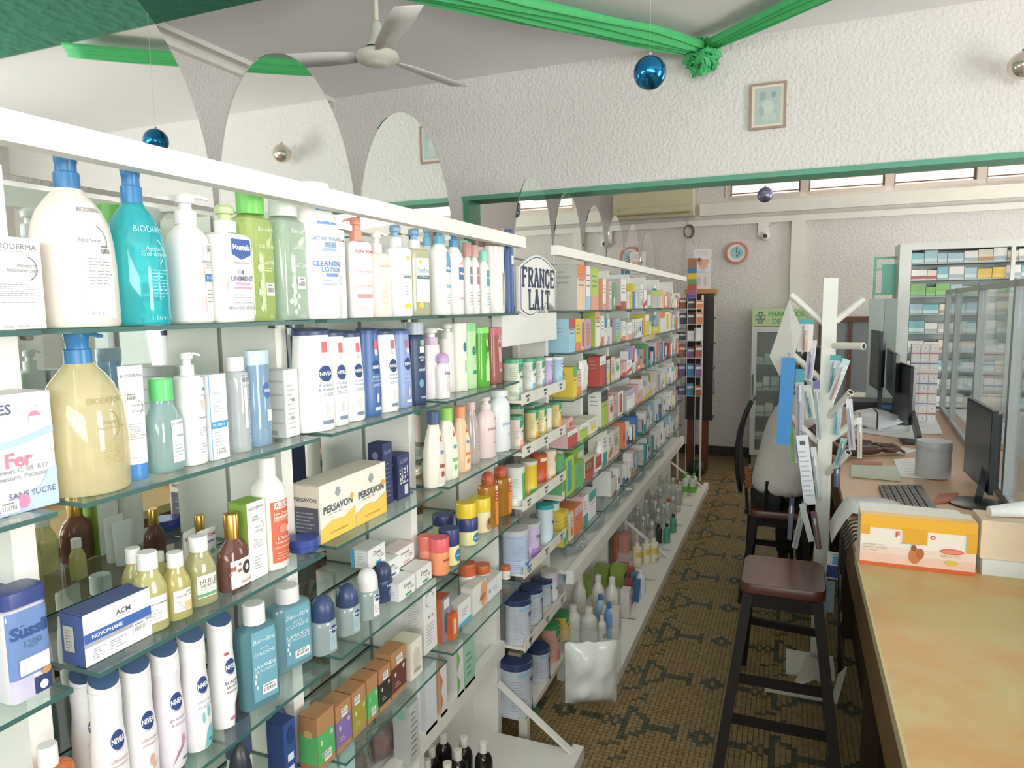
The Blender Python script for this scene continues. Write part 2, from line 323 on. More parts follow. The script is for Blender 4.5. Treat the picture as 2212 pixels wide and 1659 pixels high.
def tiles():
    random.seed(3);ms=[M('957D52','c'),M('8C744B','c'),M('9B845A','c'),M('53553F','c'),M('464A38','c')]
    v=[];f=[];mi=[];g=.0015;nx=86;ny=252;x0=-1.305;y0=2.3625
    for j in range(ny):
        for i in range(nx):
            ch=ROWS[20-((j+5)%21)][(i+5)%28]
            x=x0+i*P;y=y0+j*P;h=random.uniform(-.0006,.0006);o=len(v);c=.0012
            v+=[(x+g,y+g,-.004),(x+P-g,y+g,-.004),(x+P-g,y+P-g,-.004),(x+g,y+P-g,-.004),(x+g,y+g,h),(x+P-g,y+g,h),(x+P-g,y+P-g,h),(x+g,y+P-g,h)]
            f+=[(o+4,o+5,o+6,o+7),(o,o+1,o+5,o+4),(o+1,o+2,o+6,o+5),(o+2,o+3,o+7,o+6),(o+3,o,o+4,o+7)]
            k=random.choice([3,4]) if ch=='#' else random.choice([0,0,1,2]);mi+=[k]*5
    me=bpy.data.meshes.new('mosaic_tiles');me.from_pydata(v,[],f)
    for m in ms: me.materials.append(m)
    me.polygons.foreach_set('material_index',mi);o=bpy.data.objects.new('mosaic_tiles',me);COL.objects.link(o);o.parent=floor;o['kind']='stuff'
tiles()
bx('ceiling',(-3.5,-3.1,3.5),(4.6,4.62,3.6),CEIL)
bx('ceiling_back_room',(-3.5,4.62,3.95),(4.6,9.2,4.05),CEIL)
bx('wall_left',(-3.56,-3.1,0),(-3.36,9.2,3.95),WALL)
# right wall with two openings
wr=MB()
for a,b in (((4.45,-3.1,0),(4.65,9.2,1.25)),((4.45,-3.1,2.75),(4.65,9.2,3.95)),((4.45,-3.1,1.25),(4.65,-.1,2.75)),((4.45,3.3,1.25),(4.65,5.3,2.75)),((4.45,7.9,1.25),(4.65,9.2,2.75))): wr.box(a,b,WALL)
struct('wall_right',wr)
wf=MB()
for a,b in (((-3.5,-3.1,0),(-1.7,-2.95,3.5)),((4.1,-3.1,0),(4.5,-2.95,3.5)),((-1.7,-3.1,3.1),(4.1,-2.95,3.5)),((-1.7,-3.1,0),(4.1,-2.95,1.4))): wf.box(a,b,WALL)
struct('wall_front',wf)
wb=MB();wb.box((-3.5,9.0,0),(4.6,9.2,3.19),WALL).box((-3.5,9.0,3.19),(-.82,9.2,3.95),WALL).box((-.82,9.0,3.66),(4.6,9.2,3.95),WALL)
struct('wall_back',wb)
# dividing wall with wide opening
dw=MB();dw.box((-3.36,4.6,0),(-2.2,4.78,3.5),WALL).box((-2.2,4.6,2.69),(4.45,4.78,3.5),WALL).box((4.2,4.6,0),(4.45,4.78,2.69),WALL)
struct('wall_divider',dw)
gt=MB();gt.box((-2.225,4.585,2.66),(4.2,4.785,2.692),M('5FA387','w')).box((-2.215,4.585,0),(-2.17,4.785,2.66),M('4E9A7A','w'));struct('trim_opening',gt)
# green ceiling beam near the camera
bx('trim_ceiling_beam',(-3.36,2.35,3.44),(4.45,2.93,3.5),GREENW)
struct('trim_cornice',MB().box((-3.36,2.93,3.40),(-3.31,4.6,3.43),TRIM).box((-3.36,2.93,3.47),(-3.29,4.6,3.5),TRIM))
# clerestory windows
xs=-.8
for i in range(6):
    x0=-.8+i*.88;wn=struct('window_%d'%(i+1),MB().box((x0,9.0,3.19),(x0+.045,9.15,3.66),M('D8CCC0','w')).box((x0+.835,9.0,3.19),(x0+.88,9.15,3.66),M('D8CCC0','w')).box((x0+.045,8.99,3.16),(x0+.835,9.15,3.20),M('D8CCC0','w')))
    for k in range(4): MB().box((x0+.06,9.06,3.23+k*.105),(x0+.82,9.085,3.24+k*.105),M('9A6A48','w')).build('louvre_slat',wn,None)
    fr=MB();fr.box((x0+.045,9.05,3.2),(x0+.062,9.1,3.66),M('7F6552','w')).box((x0+.818,9.05,3.2),(x0+.835,9.1,3.66),M('7F6552','w')).build('window_frame',wn,None)
    MB().box((x0+.062,9.1,3.2),(x0+.818,9.104,3.66),PANE).build('window_pane',wn,None)
t=MB();t.box((-1.1,8.93,2.98),(4.4,9.0,3.12),TRIM).box((-2.2,8.95,2.86),(4.4,9.0,2.93),TRIM).box((-.05,8.94,.0),(.10,9.0,2.86),TRIM).box((-.42,8.95,2.70),(-.30,9.0,2.86),TRIM)
struct('trim_back_wall',t)
struct('baseboard_back',MB().box((-3.3,8.98,0),(4.4,9.0,.12),M('2E2620','w')))
# right-hand openings frames
for n,(y0,y1) in enumerate(((-.1,3.3),(5.3,7.9))):
    wn=struct('window_%d'%(7+n),MB().box((4.46,y0,1.25),(4.54,y0+.05,2.75),TRIM).box((4.46,y1-.05,1.25),(4.54,y1,2.75),TRIM).box((4.46,y0,2.7),(4.54,y1,2.75),TRIM).box((4.46,y0,1.25),(4.54,y1,1.3),TRIM).box((4.47,(y0+y1)/2-.03,1.3),(4.53,(y0+y1)/2+.03,2.7),TRIM))
    MB().box((4.49,y0+.05,1.3),(4.495,y1-.05,2.7),PANE).build('window_pane',wn,None)
wn=struct('window_9',MB().box((-1.7,-3.05,1.4),(-1.64,-2.98,3.1),TRIM).box((4.04,-3.05,1.4),(4.1,-2.98,3.1),TRIM).box((1.1,-3.05,1.4),(1.16,-2.98,3.1),TRIM).box((-1.7,-3.05,2.45),(4.1,-2.98,2.5),TRIM))
MB().box((-1.64,-3.02,1.4),(4.04,-3.015,3.1),PANE).build('window_pane',wn,None)
# ================================================================ shelving units
PW=M('F0EEE7','w')
def unit(name,label,parts,rows,led,bend,struts,la):
    r=thing(name,label,'shelving unit',(-1.2,(parts[0]+parts[-1])/2,0))
    o=Vector(r.location)
    def part(n,mb,sm=None):
        ob=mb.build(n,r,sm);ob.location=-o;return ob
    for y in parts: part('partition',MB().box((-1.305,y-.019,0),(-1.14,y+.019,2.13),PW))
    for a,b in zip(parts,parts[1:]):
        part('mirror_panel',MB().box((-1.318,a+.019,led[1]),(-1.312,b-.019,2.13),MIR))
        part('lower_panel',MB().box((-1.27,a+.019,.06),(-1.255,(a+b)/2-.002,led[0]),PW));part('lower_panel',MB().box((-1.27,(a+b)/2+.002,.06),(-1.255,b-.019,led[0]),PW))
        part('bottom_board',MB().box((-1.255,a+.019,.045),(-.812,b-.019,.06),PW))
        w=(b-a-.04);c=(a+b)/2;v=[(-1.312,c-w/2,2.13)]
        pts=[(c+w/2*1.03*math.cos(t),2.15+.45*math.sin(t)) for t in [math.pi*k/28 for k in range(29)]]
        n=len(pts);v=[(-1.312,p,q) for p,q in pts]+[(-1.318,p,q) for p,q in pts]
        part('arched_mirror',MB().add(v,[tuple(range(n))[::-1],tuple(range(n,2*n))]+[(i,(i+1)%n,n+(i+1)%n,n+i) for i in range(n)],MIR))
    part('back_board',MB().box((-1.34,parts[0],0),(-1.318,parts[-1],2.14),PW))
    part('top_beam',MB().box((-1.035,parts[0]-(.02 if parts[0]<2 else .24),2.135),(-1.0,parts[-1]+.02,2.178),PW))
    part('ledge_beam',MB().box((-la-.04+(.02 if la>1.1 else 0),parts[0]-.02,led[0]),(-la+(.02 if la>1.1 else 0),parts[-1]+.02,led[1]),PW))
    part('ledge_board',MB().box((-1.312,parts[0],led[1]-.03),(-la-.02,parts[-1],led[1]-.012),PW))
    part('base_beam',MB().box((-.812,parts[0]-.02,0),(-.765,bend,.062),PW))
    for y in struts: part('diagonal_strut',MB().beam((-1.13,y,.30),(-.80,y,.06),.03,.012,PW))
    pin=None
    for k,y in enumerate(parts):
        for z in rows:
            for dy in (-.03,.03):
                if pin is None: pin=part('shelf_pin',MB().bar((-1.145,0,-.014),(-1.125,0,-.014),.0055,M('8E8E8A','m')));pm=pin
                else: pm=pin.copy();COL.objects.link(pm)
                pm.location=-o+Vector((0,y+dy,z))
    return r
ORD=['first','second','third','fourth','fifth','sixth','seventh','eighth','ninth','tenth','eleventh','twelfth','thirteenth','fourteenth','fifteenth','sixteenth','seventeenth','eighteenth','nineteenth','twentieth']+['twenty-'+x for x in ('first','second','third','fourth','fifth','sixth','seventh','eighth','ninth')]+['thirtieth']+['thirty-'+x for x in ('first','second','third','fourth','fifth','sixth','seventh','eighth','ninth')]+['fortieth']+['forty-'+x for x in ('first','second','third','fourth','fifth','sixth','seventh','eighth','ninth')]+['fiftieth']
LP=[.09,.71,1.34,1.94,2.62]; LZ=[1.877,1.604,1.323,1.038,.756]
FP=[3.29,3.91,4.53,5.15,5.77,6.39,7.15]; FZ=[1.877,1.667,1.43,1.18,.935,.685]
unit('shelving_unit','long white near shelving unit with mirror backs and arched mirrors on top',LP,LZ,(.40,.465),2.64,[2.585],1.14)
unit('shelving_unit','white far shelving unit with arched mirrors, beyond the milk display stand',FP,FZ,(.49,.56),7.30,[5.0,7.1],1.0)
BN=['nearest','second','third','fourth','fifth','sixth']
def shelves(P_,Z,nm):
    for j,z in enumerate(Z):
        for i,(a,b) in enumerate(zip(P_,P_[1:])):
            xa=-1.02;m=MB();y0,y1=a+.022,b-.022;x1=-1.308
            v=[(x1,y0,z-.008),(xa,y0,z-.008),(xa,y1,z-.008),(x1,y1,z-.008),(x1,y0,z),(xa,y0,z),(xa,y1,z),(x1,y1,z)]
            m.add(v,[(0,3,2,1),(4,5,6,7)],GLASS);m.add(v,[(0,1,5,4),(1,2,6,5),(2,3,7,6),(3,0,4,7)],EDGE)
            o=m.build('glass_shelf',None,None);tag(o,'clear glass shelf, %s from top, %s bay of the %s unit'%(ORD[j],BN[i],nm),'shelf','glass shelves of the %s unit'%nm)
shelves(LP,LZ,'near');shelves(FP,FZ,'far')
# ================================================================ milk powder display stand
FLZ=[1.515,1.293,1.063,.768,.438,.125]
st=thing('display_stand','white metal milk powder display stand with six price strip shelves','display stand',(-1.17,2.95,0));o0=Vector(st.location)
def sp(n,mb,sm=None,par=None):
    ob=mb.build(n,par or st,sm)
    if par is None: ob.location=-o0
    return ob
CR=M('EDE9DC','p')
for y in (2.665,3.235):
    sp('side_frame',MB().box((-1.30,y-.012,0),(-1.27,y+.012,1.74),CR))
def strip(z,i):
    m=MB();m.box((-1.30,2.655,z-.012),(-1.035,3.245,z),CR);m.box((-1.035,2.655,z-.02),(-1.031,3.245,z+.028),CR);sh=sp('shelf_plate',m)
    L=MB()
    for u in (.12,.5,.88):
        y=2.655+.59*u
        for k,s in enumerate(('FRANCE','LAIT')):
            vs,fs,tw,th=tmesh(s,.05);sc=.045/tw if k==0 else .03/tw
            L.add([(-1.0303,y+a*sc,z+.012-.017*k+b*sc*1.1) for a,b in vs],fs,M('23303F','c'))
    for u in (.31,.69):
        y=2.655+.59*u;L.add([(-1.0304,y+.007*math.cos(t),z+.004+.011*math.sin(t)) for t in [k*math.pi/5 for k in range(10)]]+[(-1.0304,y+.0058*math.cos(t),z+.004+.0095*math.sin(t)) for t in [k*math.pi/5 for k in range(10)]],[(k,(k+1)%10,10+(k+1)%10,10+k) for k in range(10)],M('B9B7AC','c'))
    l=L.build('lettering',sh,None)
for i,z in enumerate(FLZ[:5]): strip(z,i)
sp('bottom_frame',MB().box((-1.30,2.655,.10),(-1.035,3.245,.125),CR).box((-1.07,2.665,0),(-1.03,2.70,.10),CR).box((-1.07,3.20,0),(-1.03,3.235,.10),CR))
sp('back_panel',MB().box((-1.308,2.66,.1),(-1.30,3.24,1.74),M('6E716B','p')))
sp('header_box',MB().box((-1.28,2.665,1.742),(-1.12,3.22,1.868),WHITE).box((-1.12,2.56,1.742),(-1.075,3.25,1.872),WHITE))
# plaque with slab lettering
def plaque():
    ya,yb=2.735,3.225;top=2.07;n=16;pts=[]
    for i in range(n+1):
        t=i/n;pts.append((ya+(yb-ya)*t,1.885-.028*math.sin(math.pi*2*t)))
    for i in range(n+1):
        t=1-i/n;pts.append((ya+(yb-ya)*t,top+.06*math.sin(math.pi*t)))
    def poly(pp,x0,x1,m):
        k=len(pp);v=[(x1,a,b) for a,b in pp]+[(x0,a,b) for a,b in pp];return MB().add(v,[tuple(range(k)),tuple(range(k,2*k))[::-1]]+[(i,k+i,k+(i+1)%k,(i+1)%k) for i in range(k)],m)
    pl=sp('sign_plaque',poly(pts,-1.082,-1.068,WHITE))
    cy=(ya+yb)/2;cz=1.99
    def sc(p,s): return (cy+(p[0]-cy)*s,cz+(p[1]-cz)*s)
    o_=[sc(p,.94) for p in pts];i_=[sc(p,.915) for p in pts];k=len(pts)
    MB().add([(-1.0675,a,b) for a,b in o_]+[(-1.0675,a,b) for a,b in i_],[(i,(i+1)%k,k+(i+1)%k,k+i) for i in range(k)],M('2E3E66','c')).build('border_line',pl,None)
    # stroke letters on a 4 x 6 grid
    GL={'F':[(1,0,1,6),(1,6,4,6),(1,3.2,3.2,3.2),'s1,0','t4,6,4,4.8','t3.2,3.9,3.2,2.5'],'R':[(1,0,1,6),(1,6,3.2,6),(3.2,6,3.8,5),(3.8,5,3.2,3.1),(3.2,3.1,1,3.1),(2.2,3.1,3.8,0),'s1,0','s3.9,0'],
    'A':[(.8,0,2.4,6),(2.4,6,4,0),(1.5,2.1,3.3,2.1),'s.8,0','s4,0','s2.2,6'],'N':[(1,0,1,6),(1,6,3.8,0),(3.8,0,3.8,6),'s1,0','s1,6','s3.8,6'],
    'C':[(4,4.6,3.6,5.7),(3.6,5.7,2.4,6),(2.4,6,1.1,5),(1.1,5,1,3),(1,3,1.2,1),(1.2,1,2.4,0),(2.4,0,3.6,.3),(3.6,.3,4,1.4)],'E':[(1,0,1,6),(1,6,4,6),(1,3.1,3.2,3.1),(1,0,4,0),'t4,6,4,4.8','t4,0,4,1.3','t3.2,3.8,3.2,2.4'],
    'L':[(1,0,1,6),(1,0,4,0),'s1,6','t4,0,4,1.6'],'I':[(2.4,0,2.4,6),'s2.4,0','s2.4,6'],'T':[(2.4,0,2.4,6),(.6,6,4.2,6),'s2.4,0','t.6,6,.6,4.7','t4.2,6,4.2,4.7']}
    m=MB()
    def word(s,y0,y1,zb,h):
        n=len(s);w=(y1-y0)/n;sx=w/4.9;sz=h/6;x=[0]
        for i,ch in enumerate(s):
            yo=y0+i*w;x[0]+=1
            def ln(a,b,c,d,t,e=0):
                p=Vector((0,yo+a*sx,zb+b*sz));q=Vector((0,yo+c*sx,zb+d*sz));dd=(q-p).normalized();nn=Vector((0,-dd.z,dd.y))*t/2;p-=dd*t*.35*e;q+=dd*t*.35*e
                X=-1.0668+.00005*len(m.f)*.1;m.add([(X,r.y,r.z) for r in (p-nn,q-nn,q+nn,p+nn)],[(0,1,2,3)],M('2B3A62','c'))
            for g in GL[ch]:
                if isinstance(g,str):
                    q=[float(z) for z in g[1:].split(',')]
                    if g[0]=='s': ln(q[0]-1.1,q[1],q[0]+1.1,q[1],h*.13)
                    else: ln(*q,h*.13)
                else: ln(*g,h*.25 if abs(g[0]-g[2])<2.3 and g[1]!=g[3] else h*.15,1)
    word('FRANCE',2.765,3.20,1.992,.074);word('LAIT',2.84,3.13,1.893,.078)
    m.build('lettering',pl,None)
plaque()
# ================================================================ products on the near unit
W_='F4F2EE';Z1,Z2,Z3,Z4,Z5=LZ
E1=.001
def nb(txt,u=.25,v=.66,w=1.0,col='F4F2EE',disc='25406F',r=.55,rv=.085,tw=.85):
    return [('o',u,v,r,rv,disc),('t',txt,u,v,tw*r,col,.03)]
# ---- top row
carton('white skincare carton at the left end of the top glass shelf',Z1+E1,-10,95,508,1.06,.05,M(W_,'c'),M('E9E9E6','c'),
 [('t','BIODERMA',.0,.90,.82,'7A7F88',0),('t','LABORATOIRE DERMATOLOGIQUE',0,.845,.8,'9A9DA2',0),('t','Atoderm',.35,.70,.42,'8D9096',0),('t','Intensive pain',.2,.64,.66,'8D9096',0),('a',.25,.665,.27,-70,75,'6F747B'),('l',-.85,.28,.75,.50,9,'9EA1A6'),('t','150 g e   Net Wt. 5.2 OZ',.0,.03,.8,'A0A2A6',0)])
bottle('big cream pump bottle with blue pump and white label',Z1+E1,161,166,326,1.10,'dome',M('EFE6DA','p'),('pump',M('3F7FB5','p'),.30),
 [('r',-.25,.06,.62,.90,W_),('t','BIODERMA',.18,.84,.40,'8C9096',0),('t','Atoderm',.0,.62,.3,'8C9096',0),('a',.1,.62,.2,-60,70,'8C9096'),('b',.4,.55,.17,.045),('l',-.1,.30,.55,.50,9,'A4A6AA'),('t','1 litre e',.0,.1,.2,'A4A6AA',0)],capf=.215,nz=20,rot=-12)
bottle('turquoise shower gel pump bottle with blue pump',Z1+E1,297,124,357,1.09,'dome',M('3FD0DC','l'),('pump',M('3F86C0','p'),.34),
 [('t','BIODERMA',.2,.78,.75,'BDEFF5',0),('t','Atoderm',.2,.62,.4,'BDEFF5',0),('t','Gel douche',.2,.58,.55,'BDEFF5',0),('a',.05,.6,.24,-60,60,'BDEFF5'),('l',-.05,.22,.6,.46,9,'A9E8EF'),('t','1 litre',.1,.06,.25,'BDEFF5',0)],capf=.235,nz=10,rot=-10)
bottle('slim white pump bottle with red stripe and blue name band',Z1+E1,410,88,419,1.09,'round',M(W_,'p'),('pump',M(W_,'p'),.5),
 [('r',-.02,.1,.0,.85,'D88A86'),('t','KERACNYL',.33,.62,.45,'6E757C',0),('b',.45,.75,.22,.05),('r',.02,.42,.8,.5,'4F86B8'),('t','DUCRAY',.42,.46,.34,'E8F0F6',.01),('l',.08,.55,.7,.6,2,'A0A4A8'),('l',.08,.2,.7,.35,4,'A0A4A8')],capf=.235,nz=40)
bottle('squarish white baby liniment bottle with pale green pump',Z1+E1,493,86,444,1.08,'square',M('F3F1EE','p'),('pump',M('F2F2F0','p'),.42,M('C7DBA0','p')),
 [('p',[(-.3,.93),(.75,.93),(.75,.76),(.2,.70),(-.3,.76)],'4668A8'),('t','Mustela',.22,.84,.47,'F5F5F5',.03),('t','Bebe-Enfant',.22,.67,.4,'7C8CA8',0),('t','LINIMENT',.2,.49,.62,'7A74A0',.01),('r',-.15,.42,.6,.445,'D3A9CC'),('r',-.25,.37,.7,.395,'D3A9CC'),('o',.05,.57,.06,.03,'C9C4DC'),('o',.22,.56,.06,.025,'6C7CB4'),('l',-.3,.2,.7,.32,4,'B4B0C4'),('t','400 ml 13.52 US FL. OZ',.2,.16,.8,'6E6E92',0),('o',-.6,.42,.03,.08,'B8D0B8')],e=5,dr=.55,capf=.235,nz=150)
bottle('yellow-green cologne bottle with bright green cap',Z1+E1,549,73,414,1.10,'flask',M('CFE58C','l'),('cyl',M('7FD46A','p'),.66),
 [('t','Bien-être',.25,.86,.6,'F2F8DC',0,None,.3),('t','COLOGNE',.25,.70,.56,'F2F8DC',0),('t','FRAICHE',.25,.55,.5,'F2F8DC',0),('l',-.3,.46,.7,.51,2,'E6F2C4'),('b',.35,.30,.3,.06)]+[('o',-.3+.12*math.sin(k*2.1),.12+k*.075,.10,.03,'EAF5CC') for k in range(7)],e=4,dr=.7,capf=.175)
bottle('clear pale green cologne bottle with frosted white cap',Z1+E1,619,74,429,1.10,'flask',M('CFE6D2','l'),('cyl',M('E9F0EC','p'),.66),
 [('t','Bien-être',.25,.86,.6,'F6FAF6',0,None,.3),('t','COLOGNE',.25,.70,.56,'F6FAF6',0),('t','NATURE',.25,.53,.5,'F6FAF6',0),('b',.25,.36,.3,.06)]+[('o',-.25+.3*math.sin(k*2.4),.08+k*.05,.12,.025,'F0F7EE') for k in range(7)],e=4,dr=.7,capf=.15)
bottle('tall white cleansing milk bottle with blue cross panel',Z1+E1,683,76,397,1.09,'round',M('F3F1EC','p'),('cyl',M('F1EFEA','p'),.7),
 [('r',-.2,.80,.8,.93,'7FADDD'),('r',.2,.83,.27,.9,'E8F2FA'),('r',.1,.855,.37,.875,'E8F2FA'),('t','LAIT DE TOILETTE',.3,.68,.8,'6D97CE',.01),('t','BEBE',.4,.63,.3,'6D97CE',.01),('r',.0,.575,.7,.60,'A6C3E6'),('t','CLEANSING',.3,.47,.8,'5E8CC8',.015),('t','LOTION',.4,.42,.5,'5E8CC8',.015),('r',.1,.36,.7,.39,'6F9AD0'),('l',-.1,.28,.7,.34,2,'9FBDE2')],e=3,dr=.7,capf=.13)
carton('narrow white carton with pink heading between lotion bottles',Z1+E1,723,749,494,1.05,.045,M('F5F1F1','c'),M('EFEBEC','c'),[('t','TOPICREM',0,.88,.9,'D98A90',.01),('l',-.6,.38,.6,.48,4,'A9A4A6'),('l',-.6,.1,.6,.2,3,'C4C0C2')])
bottle('white body milk bottle with coral pump head',Z1+E1,773,46,470,1.085,'square',M('F5F1ED','p'),('pump',M('F0A290','p'),.42),[('t','TOPICREM',.2,.86,.7,'CF6F78',.01),('t','ULTRA-HYDRA',.2,.60,.7,'D49090',0),('t','ULTRA-MOIST',.2,.42,.7,'D49090',0),('r',-.4,.26,.8,.31,'E29C9C'),('l',-.4,.08,.7,.16,3,'D8C4C4')],e=5,dr=.6,capf=.235,nz=-120)
bottle('pale peach pump bottle with white pump',Z1+E1,816,42,500,1.085,'square',M('F6E3D6','p'),('pump',M('F7EFE8','p'),.42),[('l',0,.2,.7,.5,7,'D9C2B4'),('t','douche',.3,.8,.5,'D9B9A6',0)],e=5,dr=.65,capf=.25,nz=90)
bottle('white baby bottle with pale blue print and blue-topped pump',Z1+E1,857,46,487,1.085,'square',M('EFF3F3','p'),('pump',M('F2F2F0','p'),.44,M('8FB5DA','p')),[('r',-.1,.08,.8,.90,'DCEAF2'),('r',.0,.2,.8,.82,'F2F4F0'),('r',.1,.55,.8,.59,'3C6A68'),('t','KLORANE',.45,.57,.3,'EAF0EC',0),('o',.4,.15,.25,.04,'F0CF4E'),('o',.5,.84,.12,.03,'F0CF4E'),('l',.2,.3,.7,.45,4,'A8B4B4')],e=5,dr=.7,capf=.235,nz=150)
bottle('clear pale yellow baby gel bottle with teal name band',Z1+E1,897,44,494,1.085,'square',M('E9E6C4','l'),('pump',M('F2F2F0','p'),.44,M('8FB5DA','p')),[('r',-.4,.2,.8,.86,'E6EDE8'),('r',-.3,.55,.8,.60,'2F5F5E'),('t','KLORANE',.25,.575,.45,'EAF0EC',0),('t','bebe',.3,.68,.5,'9DB4B4',0),('o',.0,.16,.25,.04,'F0CF4E'),('o',.0,.8,.12,.03,'F0CF4E'),('o',.4,.16,.12,.02,'9CC4DC')],e=5,dr=.7,capf=.23,nz=150)
mx=lambda c,s='Mixa':[('r',.0,.52,.85,.82,c),('t',s,.42,.68,.36,'F4F6F6',.03),('l',.0,.15,.7,.4,5,c)]
bottle('white lotion bottle with light blue pump, tucked behind its neighbour',Z1+E1,925,28,489,1.15,'taper',M('F2F1ED','p'),('pump',M('7DBBD6','p'),.5),mx('3F84B0'),capf=.22,nz=90,dr=.7)
bottle('white lotion bottle with blue crest and light blue pump, fuller one in front',Z1+E1,951,40,488,1.08,'round',M('F4F3EF','p'),('pump',M('74B6D6','p'),.45),[('o',.45,.78,.3,.12,'6FA6CE'),('r',.1,.6,.8,.7,'5C97C6'),('t','Mixa',.45,.66,.36,'F4F6F6',.03),('r',.1,.38,.8,.43,'8CC6DC'),('l',.1,.15,.7,.3,4,'B8C4C8')],capf=.2,nz=90,dr=.7)
bottle('white lotion bottle with darker blue pump and coral wedge label',Z1+E1,982,34,497,1.075,'round',M('F4F3EF','p'),('pump',M('4C9ACB','p'),.45),[('r',.0,.52,.85,.7,'4E7EB4'),('t','Mixa',.42,.61,.36,'F4F6F6',.03),('p',[(.0,.74),(.85,.74),(.85,.82)],'F0B0A0'),('r',.1,.22,.8,.26,'E9B8C0')],capf=.2,nz=90,dr=.7)
bottle('small white bottle with rose-brown cap and grey print, left of a pair',Z1+E1,1010,20,523,1.075,'round',M('F3F0EC','p'),('cyl',M('C99A94','p'),.8),mx('8B8F92'),capf=.2,dr=.8)
bottle('small white bottle with turquoise cap behind the rose-capped pair',Z1+E1,1005,18,520,1.16,'round',M('F3F0EC','p'),('cyl',M('8FD9C6','p'),.8),capf=.2,dr=.8)
bottle('small white bottle with dusty pink cap, right of the rose-capped pair',Z1+E1,1025,20,530,1.075,'round',M('F3F0EC','p'),('cyl',M('DDAFA8','p'),.8),mx('B08A8A'),capf=.17,dr=.8)
bottle('small white bottle with mint green cap at the right of the small bottles',Z1+E1,1045,22,543,1.07,'round',M('F4F3EF','p'),('cyl',M('92DDC4','p'),.75),mx('4FA5A0'),capf=.15,dr=.8)
bottle('white shampoo bottle with brown flat cap, half hidden behind its twin',Z1+E1,1042,26,494,1.20,'lotion',M('F1EEE8','p'),('flat',M('93766A','p'),1.0),capf=.22,dr=.6)
bottle('white shampoo bottle with brown cap and price tag',Z1+E1,1070,38,492,1.09,'lotion',M('F3F1EC','p'),('flat',M('93766A','p'),1.0),[('r',.3,.05,.65,.62,'E8D8C4'),('r',.38,.12,.58,.6,'A07A5E'),('r',.3,1.02,.7,1.1,'F0EEEA')],capf=.22,dr=.6)
bottle('dark blue shampoo bottle at the right end of the top glass shelf',Z1+E1,1098,26,496,1.08,'lotion2',M('3E5A8E','p'),('flat',M('34497A','p'),.95),[('r',.1,.68,.8,.8,'DCE4EE'),('r',.5,.1,.62,.66,'DCE4EE')],capf=.14,dr=.6)
# ---- second row
carton('white effervescent vitamin carton with pink umbrella, left edge',Z2+E1,-140,121,874,1.065,.085,M('F3F2F2','c'),M('ECECEC','c'),
 [('t','VITAMINES',-.33,.88,.62,'5E6C8E',.02),('t','Enfant',-.42,.70,.45,'5E6C8E',.0),('t','effervescent',-.1,.60,.35,'8FA6C8',.0),('p',[(-1,.50),(.3,.56),(1,.64),(1,.70),(.3,.62),(-1,.58)],'B9D2EA'),('t','Fer',.35,.45,.24,'D98AA4',.03),('t','Vitamines C, B9, B12',.3,.36,.55,'8A8E98',0),('t','Magnesium, Potassium',.35,.30,.58,'8A8E98',0),('p',[(-.2,0),(1,0),(1,.34),(.85,.33),(.7,.2),(.4,.14),(.1,.12)],'BFD6EE'),('t','SANS SUCRE',.68,.15,.42,'66708A',.01),('o',.36,.09,.11,.06,'E58FB4'),('o',.68,.80,.10,.045,'E88FA6'),('r',.57,.74,.8,.80,W_),('o',.62,.87,.015,.008,'E88FA6'),('o',.70,.885,.015,.008,'E88FA6'),('b',.1,.07,.16,.05)])
bottle('big yellow cleansing oil pump bottle with blue pump',Z2+E1,184,166,715,1.10,'dome',M('FAEDBC','l'),('pump',M('3F82BA','p'),.33),
 [('t','BIODERMA',.25,.72,.55,'B2A66E',0),('t','Atoderm',.3,.55,.28,'B2A66E',0),('t','Huile de douche',.3,.51,.4,'B2A66E',0),('a',.1,.53,.2,-60,60,'B2A66E'),('l',.0,.22,.55,.42,9,'C2B680')],capf=.2,nz=25,rot=-12)
# standing tube
def tube(label,z,px,wp,yt,a,body,capm,decs=(),rot=0,capf=.14,group=None):
    y=yat(px,a,z+.08);pos=(-a,y,z);d=proj((-a,y,z+.08))[2];w=wp*d/F/2;H=zat(pos,yt)-z;ch=H*capf
    r=thing('tube',label,'tube',pos,math.radians(rot),group);n=20;v=[];K=8
    MB().lathe([(0,w*.82,w*.55),(ch,w*.86,w*.58)],capm,2,n).build('cap',r,30)
    for j in range(K+1):
        t=j/K;wy=w*(.86+.14*t);wx=w*(.6*(1-t)**.8+.02)
        for i in range(n):
            q=2*math.pi*i/n;v.append((wx*math.cos(q),wy*math.sin(q),ch+(H-ch)*t))
    MB().add(v,[(j*n+i,j*n+(i+1)%n,(j+1)*n+(i+1)%n,(j+1)*n+i) for j in range(K) for i in range(n)]+[tuple(range(n))[::-1],tuple(range(K*n,K*n+n))],body).build('body',r,60)
    def surf(u,vv,off):
        t=vv/(H-ch);wy=w*(.86+.14*t);wx=w*(.6*max(0,1-t)**.8+.02);q=max(-.98,min(.98,u/wy));return (wx*math.sqrt(1-q*q)+off,q*wy,ch+vv)
    if decs: decals(r,surf,2*w,H-ch,decs)
    return r
tube('white balm tube standing on its blue cap beside the yellow oil',Z2+E1,291,56,790,1.08,M(W_,'p'),M('4E8FD0','p'),[('t','BIODERMA',0,.9,.85,'7A7F88',0),('t','Atoderm',.2,.6,.5,'8D9096',0),('t','PP baume',.2,.54,.5,'8D9096',0),('a',.15,.58,.26,-70,75,'6F747B'),('b',-.2,.68,.45,.05),('l',-.6,.25,.6,.42,7,'A6A8AC'),('t','200 ml e',-.3,.07,.3,'9A9CA0',0)],rot=-8)
